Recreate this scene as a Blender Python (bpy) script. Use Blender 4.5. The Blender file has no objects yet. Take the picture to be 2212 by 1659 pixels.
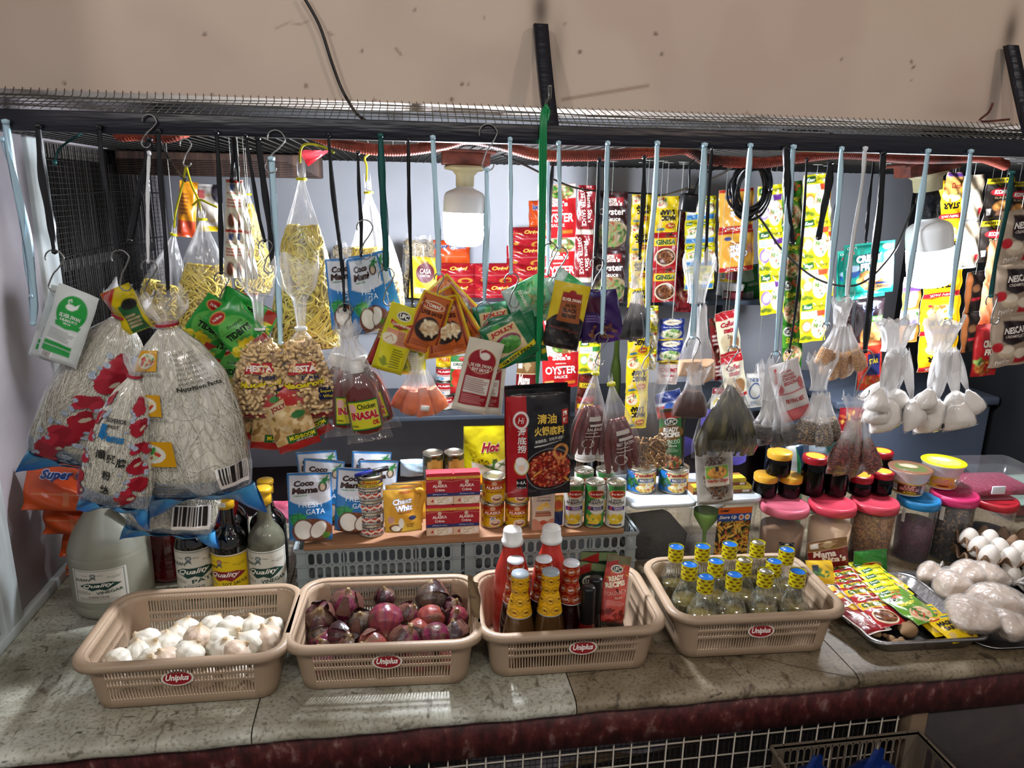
import bpy, bmesh, math, random
import numpy as np
from mathutils import Matrix, Vector
sc = bpy.context.scene
COL = sc.collection
# ---------------- camera, world, lamps, exposure ----------------
F0 = 1580.0; CAMZ = 1.70
def _basis(yaw, p, r):
    a, b = math.cos(yaw), math.sin(yaw)
    F = np.array([b*math.cos(p), a*math.cos(p), -math.sin(p)])
    R = np.array([a, -b, 0.0]); U = np.cross(R, F)
    c, s = math.cos(r), math.sin(r)
    return np.array([c*R+s*U, c*U-s*R, F])
CB = _basis(.158, .2535, .0176)
CP = np.array([0, 0, CAMZ])
cam = bpy.data.cameras.new('camera'); camo = bpy.data.objects.new('camera', cam); COL.objects.link(camo)
cam.sensor_width = 36; cam.lens = F0/2212*36; cam.clip_start = .02
m = Matrix.Identity(4)
for i in range(3):
    m[i][0] = CB[0][i]; m[i][1] = CB[1][i]; m[i][2] = -CB[2][i]; m[i][3] = CP[i]
camo.matrix_world = m; sc.camera = camo
sc.view_settings.view_transform = 'Standard'; sc.view_settings.look = 'None'
sc.view_settings.exposure = 0.0; sc.view_settings.gamma = 1.0; sc.view_settings.use_curve_mapping = False
sc.cycles.max_bounces = 8; sc.cycles.transparent_max_bounces = 24; sc.cycles.diffuse_bounces = 3
sc.cycles.glossy_bounces = 3; sc.cycles.transmission_bounces = 4; sc.cycles.caustics_reflective = False; sc.cycles.caustics_refractive = False
sc.cycles.sample_clamp_indirect = 4
w = bpy.data.worlds.new('world'); sc.world = w; w.use_nodes = True
w.node_tree.nodes['Background'].inputs[0].default_value = (.80, .78, .80, 1)
w.node_tree.nodes['Background'].inputs[1].default_value = 0.34
def lamp(loc, e, col, r, kind='POINT', rot=None, label=None):
    l = bpy.data.lights.new('market_lamp', kind); l.energy = e; l.color = col
    if kind == 'AREA': l.size = r
    else: l.shadow_soft_size = r
    o = bpy.data.objects.new('market_lamp', l); COL.objects.link(o); o.location = loc
    if rot: o.rotation_euler = rot
    return o
# the lamps of the market hall, behind and above the shopper
lamp((-1.6, -1.0, 3.1), 66, (1, .93, .86), .12)
lamp((0.2, -1.3, 3.2), 52, (1, .88, .78), .12)
lamp((1.9, -1.1, 3.1), 52, (1, .78, .64), .12)
lamp((-.5, -.6, 2.7), 18, (.86, .93, 1), .10)
# the light of the two screw-in bulbs
BULBS = [(1004, 1.42), (2008, 1.40)]

# ---------------- pixels to points ----------------
def ray(x, y): return np.array([(x-1106)/F0, -(y-829.5)/F0, 1.0]) @ CB
def PY(x, y, Y): d = ray(x, y); return CP + d*(Y/d[1])
def PZ(x, y, Z): d = ray(x, y); return CP + d*((Z-CAMZ)/d[2])
def PX(x, y, X): d = ray(x, y); return CP + d*(X/d[0])
def dep(P): return float(CB[2] @ (np.array(P)-CP))
def mpp(P): return dep(P)/F0

# ---------------- colours ----------------
def L(h):
    if not isinstance(h, str): return np.array(h[:3], float)
    h = h.lstrip('#')
    if len(h) == 3: h = ''.join(c*2 for c in h)
    v = np.array([int(h[i:i+2], 16)/255 for i in (0, 2, 4)])
    return np.where(v <= .04045, v/12.92, ((v+.055)/1.055)**2.4)
def L4(h): return tuple(L(h))+(1,)

# ---------------- materials ----------------
MATS = {}
def nt(name):
    m = bpy.data.materials.new(name); m.use_nodes = True; t = m.node_tree
    b = t.nodes['Principled BSDF']; MATS[name] = m
    return m, t, b
def pix(P): v = CB @ (np.array(P)-CP); return 1106+F0*v[0]/v[2], 829.5-F0*v[1]/v[2]
def N(t, k, **kw):
    n = t.nodes.new(k)
    for a, v in kw.items(): setattr(n, a, v)
    return n
def bump(t, b, scale, strength, stretch=(1, 1, 1), detail=2, kind='N', dist=.01):
    tc = N(t, 'ShaderNodeTexCoord'); mp = N(t, 'ShaderNodeMapping'); mp.inputs['Scale'].default_value = stretch
    t.links.new(tc.outputs['Object'], mp.inputs[0])
    if kind == 'V':
        n = N(t, 'ShaderNodeTexVoronoi'); n.inputs['Scale'].default_value = scale; out = n.outputs['Distance']
    else:
        n = N(t, 'ShaderNodeTexNoise'); n.inputs['Scale'].default_value = scale; n.inputs['Detail'].default_value = detail; out = n.outputs[0]
    t.links.new(mp.outputs[0], n.inputs['Vector'])
    bp = N(t, 'ShaderNodeBump'); bp.inputs['Strength'].default_value = strength; bp.inputs['Distance'].default_value = dist
    t.links.new(out, bp.inputs['Height']); t.links.new(bp.outputs[0], b.inputs['Normal'])
    return n, mp, tc
def mat(name, base='#888888', rough=.5, metal=0, bmp=None, attr=False, spec=.5, coat=0, emit=None, es=0, sub=0, stretch=(1, 1, 1), alpha=1, trans=0, ior=1.45):
    if name in MATS: return MATS[name]
    m, t, b = nt(name)
    b.inputs['Base Color'].default_value = L4(base); b.inputs['Roughness'].default_value = rough
    b.inputs['Metallic'].default_value = metal; b.inputs['Specular IOR Level'].default_value = spec
    b.inputs['Coat Weight'].default_value = coat; b.inputs['Coat Roughness'].default_value = .08
    b.inputs['Transmission Weight'].default_value = trans; b.inputs['IOR'].default_value = ior
    b.inputs['Alpha'].default_value = alpha
    if sub: b.inputs['Subsurface Weight'].default_value = sub; b.inputs['Subsurface Scale'].default_value = .01
    if emit: b.inputs['Emission Color'].default_value = L4(emit); b.inputs['Emission Strength'].default_value = es
    if attr:
        a = N(t, 'ShaderNodeAttribute'); a.attribute_name = 'Col'
        t.links.new(a.outputs['Color'], b.inputs['Base Color'])
    if bmp: bump(t, b, bmp[0], bmp[1], stretch)
    return m
def speck(name, cols, scale, rough=.6, pos=None, bmp=.3, stretch=(1, 1, 1), kind='V', detail=3):
    """colours scattered by cells or noise"""
    if name in MATS: return MATS[name]
    m, t, b = nt(name); b.inputs['Roughness'].default_value = rough
    tc = N(t, 'ShaderNodeTexCoord'); mp = N(t, 'ShaderNodeMapping'); mp.inputs['Scale'].default_value = stretch
    t.links.new(tc.outputs['Object'], mp.inputs[0])
    cr = N(t, 'ShaderNodeValToRGB'); cr.color_ramp.interpolation = 'CONSTANT' if kind == 'V' else 'LINEAR'
    if kind == 'V':
        n = N(t, 'ShaderNodeTexVoronoi'); n.inputs['Scale'].default_value = scale
        s = N(t, 'ShaderNodeSeparateColor'); t.links.new(n.outputs['Color'], s.inputs[0]); t.links.new(s.outputs[0], cr.inputs[0]); h = n.outputs['Distance']
    else:
        n = N(t, 'ShaderNodeTexNoise'); n.inputs['Scale'].default_value = scale; n.inputs['Detail'].default_value = detail
        t.links.new(n.outputs[0], cr.inputs[0]); h = n.outputs[0]
    t.links.new(mp.outputs[0], n.inputs['Vector'])
    e = cr.color_ramp.elements; k = len(cols); pos = pos or [i/k for i in range(k)]
    while len(e) < k: e.new(.5)
    for i in range(k): e[i].position = pos[i]; e[i].color = L4(cols[i])
    t.links.new(cr.outputs[0], b.inputs['Base Color'])
    bp = N(t, 'ShaderNodeBump'); bp.inputs['Strength'].default_value = bmp; bp.inputs['Distance'].default_value = .004
    t.links.new(h, bp.inputs['Height']); t.links.new(bp.outputs[0], b.inputs['Normal'])
    return m
def film(name, tint='#ffffff', haze=.10, streak=.35, rough=.12, scale=30, stretch=(1, 1, .15), bst=.5):
    """thin clear plastic: see-through, glossy, folds catch light"""
    if name in MATS: return MATS[name]
    m, t, b = nt(name); b.inputs['Base Color'].default_value = L4(tint); b.inputs['Roughness'].default_value = rough
    b.inputs['Specular IOR Level'].default_value = .7
    n, mp, tc = bump(t, b, scale, bst, stretch, 2, dist=.02)
    b.inputs['Specular IOR Level'].default_value = .2
    nrm = b.inputs['Normal'].links[0].from_socket; ge = N(t, 'ShaderNodeNewGeometry'); io = N(t, 'ShaderNodeMapRange'); io.inputs[3].default_value = 1.42; io.inputs[4].default_value = 1/1.42; t.links.new(ge.outputs['Backfacing'], io.inputs[0]); tr = N(t, 'ShaderNodeBsdfTransparent'); mx = N(t, 'ShaderNodeMixShader'); fr = N(t, 'ShaderNodeFresnel'); t.links.new(io.outputs[0], fr.inputs[0]); gl = N(t, 'ShaderNodeBsdfGlossy'); gl.inputs['Roughness'].default_value = rough; gl.inputs['Color'].default_value = (.9, .9, .9, 1); mg = N(t, 'ShaderNodeMixShader')
    t.links.new(nrm, fr.inputs['Normal']); t.links.new(nrm, gl.inputs['Normal'])
    r = N(t, 'ShaderNodeMapRange'); r.inputs[1].default_value = .50; r.inputs[2].default_value = .75; r.inputs[3].default_value = haze; r.inputs[4].default_value = haze+streak
    at = N(t, 'ShaderNodeAttribute'); at.attribute_name = 'Col'; ml = N(t, 'ShaderNodeMath', operation='MULTIPLY'); t.links.new(r.outputs[0], ml.inputs[0]); t.links.new(at.outputs['Fac'], ml.inputs[1]); m2 = N(t, 'ShaderNodeMath', operation='MULTIPLY', use_clamp=True); m2.inputs[1].default_value = 2; t.links.new(ml.outputs[0], m2.inputs[0])
    t.links.new(n.outputs[0], r.inputs[0]); t.links.new(m2.outputs[0], mx.inputs[0]); t.links.new(tr.outputs[0], mx.inputs[1]); t.links.new(b.outputs[0], mx.inputs[2])
    t.links.new(fr.outputs[0], mg.inputs[0]); t.links.new(mx.outputs[0], mg.inputs[1]); t.links.new(gl.outputs[0], mg.inputs[2])
    t.links.new(mg.outputs[0], t.nodes['Material Output'].inputs['Surface'])
    return m
mat('print', rough=.42, attr=True, bmp=(14, .22))
mat('foil', rough=.27, attr=True, bmp=(22, .55), spec=.6)
mat('paper', rough=.6, attr=True)
mat('enamel', rough=.28, attr=True, spec=.5)
mat('tin', '#b9b4a6', .28, 1); mat('steel', '#9c9c9c', .3, 1, bmp=(60, .1)); mat('wire', '#8a8a88', .35, .9)
mat('black_paint', '#12141f', .38, 0, bmp=(90, .25), stretch=(.1, 1, 1))
mat('black_plastic', '#0b0b0d', .35); mat('white_plastic', '#e4e6e2', .35)
film('bag_film', haze=.10, streak=.42, scale=42, bst=.5); film('cloudy_film', haze=.30, streak=.50, scale=45, bst=.6); film('milky_film', haze=.62, streak=.35, scale=40, bst=.6)
film('clear_tub', '#dfe4ea', .05, .03, .15, 12, (1, 1, 1), .05)
film('jar_glass', '#e8efe8', .06, .05, .05, 40, (1, 1, 1), .03)
film('rough_glass', '#dfe6d8', .05, .22, .06, 120, (1, 1, .35), .75)

# ---------------- geometry ----------------
class G:
    def __init__(s): s.V = []; s.F = []; s.C = []; s.n = 0
    def add(s, vf, col=(.5, .5, .5), mi=0, sm=True, M=None):
        V, F = vf; V = np.asarray(V, float).reshape(-1, 3)
        if M is not None: Mx = np.array(M); V = V @ Mx[:3, :3].T + Mx[:3, 3]
        c = np.asarray(col if not isinstance(col, str) else L(col), float)
        if c.ndim == 1: c = np.tile(c, (len(V), 1))
        s.V.append(V); s.C.append(c)
        for f in (F if isinstance(F, list) else [F]):
            f = np.asarray(f, int)
            if len(f): s.F.append((f+s.n, mi, sm))
        s.n += len(V); return s
    def mesh(s, name, mats):
        me = bpy.data.meshes.new(name); V = np.concatenate(s.V); C = np.concatenate(s.C)
        tot = sum(len(f) for f, _, _ in s.F); nl = sum(f.size for f, _, _ in s.F)
        me.vertices.add(len(V)); me.vertices.foreach_set('co', V.astype(np.float32).ravel())
        me.loops.add(nl); me.polygons.add(tot)
        me.loops.foreach_set('vertex_index', np.concatenate([f.ravel() for f, _, _ in s.F]).astype(np.int32))
        sizes = np.concatenate([np.full(len(f), f.shape[1]) for f, _, _ in s.F])
        me.polygons.foreach_set('loop_start', (np.cumsum(sizes)-sizes).astype(np.int32))
        me.polygons.foreach_set('material_index', np.concatenate([np.full(len(f), mi) for f, mi, _ in s.F]).astype(np.int32))
        me.polygons.foreach_set('use_smooth', np.concatenate([np.full(len(f), sm) for f, _, sm in s.F]))
        a = me.attributes.new('Col', 'FLOAT_COLOR', 'POINT')
        a.data.foreach_set('color', np.concatenate([C, np.ones((len(C), 1))], 1).astype(np.float32).ravel())
        me.update(calc_edges=True); me.validate(clean_customdata=False)
        for m in mats: me.materials.append(MATS[m] if isinstance(m, str) else m)
        return me
    def build(s, name, mats, parent=None, M=None):
        if not isinstance(mats, (list, tuple)): mats = [mats]
        o = bpy.data.objects.new(name, s.mesh(name, mats)); COL.objects.link(o)
        if parent is not None: o.parent = parent
        if M is not None: o.matrix_basis = mx(M)
        return o
def mx(M): return Matrix([list(map(float, r)) for r in np.array(M)])
def tag(o, label, cat, group=None, kind=None):
    o['label'] = label; o['category'] = cat
    if group: o['group'] = group
    if kind: o['kind'] = kind
    return o
def struct(o): o['kind'] = 'structure'; return o
def empty(name, M=None):
    o = bpy.data.objects.new(name, None); COL.objects.link(o); o.empty_display_size = .02
    if M is not None: o.matrix_basis = mx(M)
    return o
def dup(o, M, label, group=None):
    c = o.copy(); COL.objects.link(c)
    if M is not None: c.matrix_basis = mx(M)
    if label: c['label'] = label
    if group: c['group'] = group
    for ch in list(o.children):
        d = ch.copy(); COL.objects.link(d); d.parent = c
        for g in list(ch.children):
            e = g.copy(); COL.objects.link(e); e.parent = d
    return c
def TR(x, y, z): M = np.eye(4); M[:3, 3] = (x, y, z); return M
def RX(a): c, s = math.cos(a), math.sin(a); return np.array([[1, 0, 0, 0], [0, c, -s, 0], [0, s, c, 0], [0, 0, 0, 1.]])
def RY(a): c, s = math.cos(a), math.sin(a); return np.array([[c, 0, s, 0], [0, 1, 0, 0], [-s, 0, c, 0], [0, 0, 0, 1.]])
def RZ(a): c, s = math.cos(a), math.sin(a); return np.array([[c, -s, 0, 0], [s, c, 0, 0], [0, 0, 1, 0], [0, 0, 0, 1.]])
def SC(x, y=None, z=None): return np.diag([x, y if y is not None else x, z if z is not None else x, 1.])
def fr(xt, yt, xb, yb, Y, yaw=0, Yb=None, at='mid'):
    """frame of a thing seen between a top and a bottom point, standing at depth Y"""
    a = PY(xt, yt, Y); b = PY(xb, yb, Y if Yb is None else Yb); z = a-b; H = np.linalg.norm(z); z = z/H
    x = np.cross([0, 1, 0], z); x /= np.linalg.norm(x); y = np.cross(z, x)
    M = np.eye(4); M[:3, 0] = x; M[:3, 1] = y; M[:3, 2] = z
    o = {'mid': (a+b)/2, 'top': a, 'bot': b}[at]; M[:3, 3] = o
    return M @ RZ(math.radians(yaw)), H, mpp((a+b)/2)
def gridF(nv, nu, cu=False, cv=False):
    a = np.arange(nv*nu).reshape(nv, nu)
    if cu: a = np.concatenate([a, a[:, :1]], 1)
    if cv: a = np.concatenate([a, a[:1]], 0)
    return np.stack([a[:-1, :-1], a[:-1, 1:], a[1:, 1:], a[1:, :-1]], -1).reshape(-1, 4)
def lathe(prof, seg=32, a0=0, a1=None, cap=True):
    p = np.array(prof, float); full = a1 is None
    t = np.linspace(0, 2*math.pi, seg, endpoint=False) if full else np.linspace(a0, a1, seg)
    V = np.stack([p[:, None, 0]*np.cos(t), p[:, None, 0]*np.sin(t), np.repeat(p[:, 1:2], seg, 1)], -1).reshape(-1, 3)
    return V, gridF(len(p), seg, cu=full)
def smooth(prof, n=3):
    p = np.array(prof, float)
    for _ in range(n):
        q = [p[0]]
        for a, b in zip(p[:-1], p[1:]): q += [a*.75+b*.25, a*.25+b*.75]
        q.append(p[-1]); p = np.array(q)
    return p
def spline(P, n=8):
    P = np.array(P, float); 
    if len(P) < 3: return P
    Q = np.concatenate([[2*P[0]-P[1]], P, [2*P[-1]-P[-2]]]); out = []
    for i in range(1, len(Q)-2):
        t = np.linspace(0, 1, n, endpoint=False)[:, None]; a, b, c, d = Q[i-1:i+3]
        out.append(.5*(2*b+(c-a)*t+(2*a-5*b+4*c-d)*t*t+(3*b-a-3*c+d)*t**3))
    return np.concatenate(out+[P[-1:]])
def tube(P, r, seg=6, flat=1.0, tw=0):
    P = np.array(P, float); n = len(P); T = np.gradient(P, axis=0); T /= np.linalg.norm(T, axis=1)[:, None]+1e-12
    up = np.array([0, 1., 0]) if abs(T[0][1]) < .9 else np.array([1., 0, 0]); Ns = []
    nn = up-T[0]*(up@T[0]); nn /= np.linalg.norm(nn)
    for i in range(n):
        nn = nn-T[i]*(nn@T[i]); nn /= np.linalg.norm(nn)+1e-12; Ns.append(nn)
    Nn = np.array(Ns); Bn = np.cross(T, Nn); r = np.broadcast_to(np.asarray(r, float), (n,))
    t = np.linspace(0, 2*math.pi, seg, endpoint=False)[None, :, None]
    if tw:
        a = (np.linspace(0, 1, n)*tw)[:, None]; Nn, Bn = Nn*np.cos(a)+Bn*np.sin(a), Bn*np.cos(a)-Nn*np.sin(a)
    V = P[:, None]+r[:, None, None]*(np.cos(t)*Nn[:, None]*flat+np.sin(t)*Bn[:, None])
    F = gridF(n, seg, cu=True); b = (n-1)*seg
    return V.reshape(-1, 3), [F, np.arange(seg)[None, ::-1], (np.arange(seg)+b)[None]]
def sphere(rx=1, ry=None, rz=None, nu=16, nv=10):
    ry = rx if ry is None else ry; rz = rx if rz is None else rz
    ph = np.linspace(0, math.pi, nv)[:, None]; t = np.linspace(0, 2*math.pi, nu, endpoint=False)[None]
    V = np.stack([rx*np.sin(ph)*np.cos(t), ry*np.sin(ph)*np.sin(t), -rz*np.cos(ph)+0*t], -1).reshape(-1, 3)
    return V, gridF(nv, nu, cu=True)
def box(x0, y0, z0, x1, y1, z1):
    V = [(x, y, z) for z in (z0, z1) for y in (y0, y1) for x in (x0, x1)]
    return np.array(V, float), np.array([[0, 2, 3, 1], [4, 5, 7, 6], [0, 1, 5, 4], [2, 6, 7, 3], [0, 4, 6, 2], [1, 3, 7, 5]])
def rbox(x0, y0, z0, x1, y1, z1, r=.004, seg=2):
    bm = bmesh.new(); bmesh.ops.create_cube(bm, size=1)
    for v in bm.verts: v.co = ((v.co.x+.5)*(x1-x0)+x0, (v.co.y+.5)*(y1-y0)+y0, (v.co.z+.5)*(z1-z0)+z0)
    bmesh.ops.bevel(bm, geom=bm.edges[:], offset=r, segments=seg, profile=.5, affect='EDGES')
    bm.verts.index_update(); V = np.array([v.co[:] for v in bm.verts]); d = {}
    for f in bm.faces: d.setdefault(len(f.verts), []).append([v.index for v in f.verts])
    bm.free(); return V, [np.array(q) for q in d.values()]
def rrect(w, h, r, seg=6, ns=8):
    """closed rounded-rectangle outline, counter-clockwise, even count"""
    P = []
    for (cx, cy, a) in ((w/2-r, h/2-r, 0), (-w/2+r, h/2-r, 90), (-w/2+r, -h/2+r, 180), (w/2-r, -h/2+r, 270)):
        for k in range(seg+1):
            t = math.radians(a+90*k/seg); P.append((cx+r*math.cos(t), cy+r*math.sin(t)))
    return np.array(P)
def loft(rings):
    R = np.array(rings, float); return R.reshape(-1, 3), gridF(R.shape[0], R.shape[1], cu=True)
def cap(ring, flip=False):
    r = np.array(ring, float); i = np.arange(len(r)); return r, (i[::-1] if flip else i)[None]
_rng = np.random.default_rng(7); _T = _rng.random((64, 256))
def vn(x, y, seed=0):
    x = np.asarray(x, float); y = np.asarray(y, float); xi = np.floor(x).astype(int); yi = np.floor(y).astype(int); fx = x-xi; fy = y-yi
    fx = fx*fx*(3-2*fx); fy = fy*fy*(3-2*fy); h = lambda a, b: _T[(seed+b*7) % 64, (a*131+b*57+seed*17) % 256]
    return (h(xi, yi)*(1-fx)+h(xi+1, yi)*fx)*(1-fy)+(h(xi, yi+1)*(1-fx)+h(xi+1, yi+1)*fx)*fy

# ---------------- lettering ----------------
_TX = {}
def txmesh(s, bold=0., shear=0.):
    k = (s, bold, shear)
    if k in _TX: return _TX[k]
    c = bpy.data.curves.new('lettering', 'FONT'); c.body = s; c.size = 1; c.resolution_u = 2 if len(s) < 9 else 1; c.offset = bold; c.shear = shear
    c.fill_mode = 'FRONT'
    o = bpy.data.objects.new('lettering', c); COL.objects.link(o)
    dg = bpy.context.evaluated_depsgraph_get(); me = o.evaluated_get(dg).to_mesh()
    V = np.zeros(len(me.vertices)*3); me.vertices.foreach_get('co', V); V = V.reshape(-1, 3)[:, :2]
    me.calc_loop_triangles(); T = np.zeros(len(me.loop_triangles)*3, int); me.loop_triangles.foreach_get('vertices', T); T = T.reshape(-1, 3)
    o.evaluated_get(dg).to_mesh_clear(); bpy.data.objects.remove(o); bpy.data.curves.remove(c)
    if len(V):
        lo, hi = V.min(0), V.max(0); V = (V-(lo+hi)/2)/np.maximum(hi-lo, 1e-6)
        a, b, d = V[T[:, 0]], V[T[:, 1]], V[T[:, 2]]
        if ((b-a)[:, 0]*(d-a)[:, 1]-(b-a)[:, 1]*(d-a)[:, 0]).sum() < 0: T = T[:, ::-1]
    _TX[k] = (V, T); return V, T

class Cv:
    """flat artwork over a sheet W x H metres; u,v in 0..1, v up"""
    def __init__(s, W, H, base='#ffffff', cell=.0021):
        s.W, s.H, s.c = W, H, cell; s.nu = max(4, int(W/cell)); s.nv = max(4, int(H/cell))
        s.U, s.V = np.meshgrid(np.linspace(0, 1, s.nu+1), np.linspace(0, 1, s.nv+1)); s.X = s.U*W; s.Z = s.V*H
        s.col = np.tile(L(base or '#ffffff'), s.U.shape+(1,)); s.tx = []; s.mk = None if base else np.zeros(s.U.shape)
    def m(s, k, c):
        k = np.clip(k, 0, 1)
        if s.mk is not None: s.mk = np.maximum(s.mk, k); k = (k > .3)*1.0
        k = k[..., None]; s.col = s.col*(1-k)+(L(c) if not isinstance(c, np.ndarray) else c)*k; return s
    def _a(s, sd): return np.clip(.5-sd/s.c, 0, 1)
    def r(s, u0, v0, u1, v1, c):
        return s.m(s._a(np.maximum(abs(s.X-(u0+u1)/2*s.W)-(u1-u0)/2*s.W, abs(s.Z-(v0+v1)/2*s.H)-(v1-v0)/2*s.H)), c)
    def e(s, u, v, ru, rv, c, rot=0, k=None):
        x = s.X-u*s.W; z = s.Z-v*s.H; a = math.radians(rot); x, z = x*math.cos(a)+z*math.sin(a), z*math.cos(a)-x*math.sin(a)
        rx, rz = ru*s.W, rv*s.H; q = np.hypot(x/rx, z/rz); sd = (q-1)*min(rx, rz)
        if k: sd = abs(sd)-k*s.W
        return s.m(s._a(sd), c)
    def p(s, pts, c):
        P = np.array(pts, float)*(s.W, s.H); d = np.full(s.X.shape, 1e9); ins = np.zeros(s.X.shape, bool)
        for a, b in zip(P, np.roll(P, -1, 0)):
            e = b-a; wx = s.X-a[0]; wz = s.Z-a[1]; t = np.clip((wx*e[0]+wz*e[1])/(e@e+1e-12), 0, 1)
            d = np.minimum(d, np.hypot(wx-e[0]*t, wz-e[1]*t))
            cnd = (a[1] > s.Z) != (b[1] > s.Z); ins ^= cnd & (s.X < (b[0]-a[0])*(s.Z-a[1])/(b[1]-a[1]+1e-12)+a[0])
        return s.m(s._a(np.where(ins, -d, d)), c)
    def ln(s, pts, wd, c):
        P = np.array(pts, float)*(s.W, s.H); d = np.full(s.X.shape, 1e9)
        for a, b in zip(P[:-1], P[1:]):
            e = b-a; wx = s.X-a[0]; wz = s.Z-a[1]; t = np.clip((wx*e[0]+wz*e[1])/(e@e+1e-12), 0, 1)
            d = np.minimum(d, np.hypot(wx-e[0]*t, wz-e[1]*t))
        return s.m(s._a(d-wd*s.W/2), c)
    def bl(s, u0, v0, u1, v1, n, size, cols, seed=1, asp=.45, oval=True):
        """scattered food bits inside a region"""
        g = random.Random(seed); cu, cv = (u0+u1)/2, (v0+v1)/2
        for i in range(n):
            while True:
                a, b = g.uniform(-1, 1), g.uniform(-1, 1)
                if not oval or a*a+b*b < 1: break
            z = size*g.uniform(.6, 1.3); c = cols[g.randrange(len(cols))]
            s.e(cu+a*(u1-u0)/2, cv+b*(v1-v0)/2, z, z*asp*g.uniform(.7, 1.3)*s.W/s.H, c, g.uniform(0, 180))
        return s
    def nz(s, u0, v0, u1, v1, c, sc_=40, seed=3, th=.5, k=1):
        n = vn(s.X*sc_*10, s.Z*sc_*10, seed); reg = (s.U >= u0)&(s.U <= u1)&(s.V >= v0)&(s.V <= v1)
        return s.m(np.where(reg, np.clip((n-th)*6, 0, 1)*k, 0), c)
    def t(s, txt, u, v, w, h, c, rot=0, b=.02, sh=0, o=None, ow=.04):
        """lettering in a box w x h (fractions of the sheet)"""
        if o: s.tx.append((txt, u, v, w*(1+ow*.9), h*(1+ow*2.5), L(o), rot, b+ow, sh, .0))
        s.tx.append((txt, u, v, w, h, L(c), rot, b, sh, .0004 if o else 0)); return s
    def fine(s, u0, v0, u1, v1, n, c, seed=1):
        """rows of fine print"""
        g = random.Random(seed)
        for i in range(n):
            v = v1-(i+.5)*(v1-v0)/n
            s.ln([(u0, v), (u0+(u1-u0)*g.uniform(.7, 1), v)], .45*(v1-v0)/n*s.H/s.W, c)
        return s
    def bars(s, u0, v0, u1, v1, seed=1):
        g = random.Random(seed); s.r(u0, v0, u1, v1, '#f4f2ee'); u = u0+.06*(u1-u0)
        while u < u1-.06*(u1-u0):
            w_ = (u1-u0)*g.choice((.02, .03, .045)); s.r(u, v0+.18*(v1-v0), u+w_, v1-.06*(v1-v0), '#1a1a1a'); u += w_+(u1-u0)*g.choice((.025, .035))
        return s
def emit(g, cv, S, mi=0, lift=.0009, flip=False):
    P = S(cv.U, cv.V, 0.0); F = gridF(cv.nv+1, cv.nu+1)
    if cv.mk is not None: F = F[(cv.mk.ravel() > .3)[F].all(1)]
    g.add((P.reshape(-1, 3), F[:, ::-1] if flip else F), cv.col.reshape(-1, 3), mi)
    for (txt, u, v, w_, h_, c, rot, b, sh, ex) in cv.tx:
        V, T = txmesh(txt, b, sh)
        if not len(V): continue
        x = V[:, 0]*w_*cv.W; z = V[:, 1]*h_*cv.H; a = math.radians(rot)
        X = x*math.cos(a)-z*math.sin(a); Z = x*math.sin(a)+z*math.cos(a)
        g.add((S(u+X/cv.W, v+Z/cv.H, lift+ex), T[:, ::-1] if flip else T), c, mi)

# ---------------- pouches and sachets ----------------
def pouch_mesh(cv, D=.012, style='pillow', seed=0, wr=.0008, back='#c8c8c8', m='print', curl=0., ear=0., lean=0., top=0):
    g = G(); W, H = cv.W, cv.H; q = random.Random(seed); k = [(q.uniform(1, 4), q.uniform(1, 5), q.uniform(0, 6.3)) for _ in range(4)]
    def S(u, v, off, side=-1):
        u = np.asarray(u, float); v = np.asarray(v, float); a = np.clip(1-(2*u-1)**2, 0, 1)
        if style == 'pillow': pv = np.clip(1-(2*v-1)**2, 0, 1)**.5
        elif style == 'stand': pv = np.clip(1.06-v, 0, 1)**.7*np.clip(v*14, 0, 1)**.5
        elif style == 'sachet': pv = (np.clip((v-.05)/.18, 0, 1)*np.clip((.95-v)/.18, 0, 1))**.5; a = np.clip((u-.04)/.2, 0, 1)*np.clip((.96-u)/.2, 0, 1)
        else: pv = 0*v
        y = side*(D*a**.6*pv+.0006)
        wv = sum(np.sin(a_*u*3.1+b_*v*3.1+c_) for a_, b_, c_ in k)*wr
        x = (u-.5)*W*(1+ear*(v-.5)); z = (v-.5)*H
        return np.stack([x, y+wv+curl*(2*u-1)**2+lean*(v-.5)+side*off, z+0*x], -1)
    emit(g, cv, S)
    nb = 8; U, V = np.meshgrid(np.linspace(0, 1, nb*2), np.linspace(0, 1, nb*2))
    g.add((S(U, V, 0, 1).reshape(-1, 3), gridF(nb*2, nb*2)[:, ::-1]), back)
    return g.mesh('pouch', [m])
def put(name, me, M, label, cat, group=None, parent=None):
    o = bpy.data.objects.new(name, me); COL.objects.link(o)
    if parent is not None: o.parent = parent
    if M is not None: o.matrix_basis = mx(M)
    if label: tag(o, label, cat, group)
    return o
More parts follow.
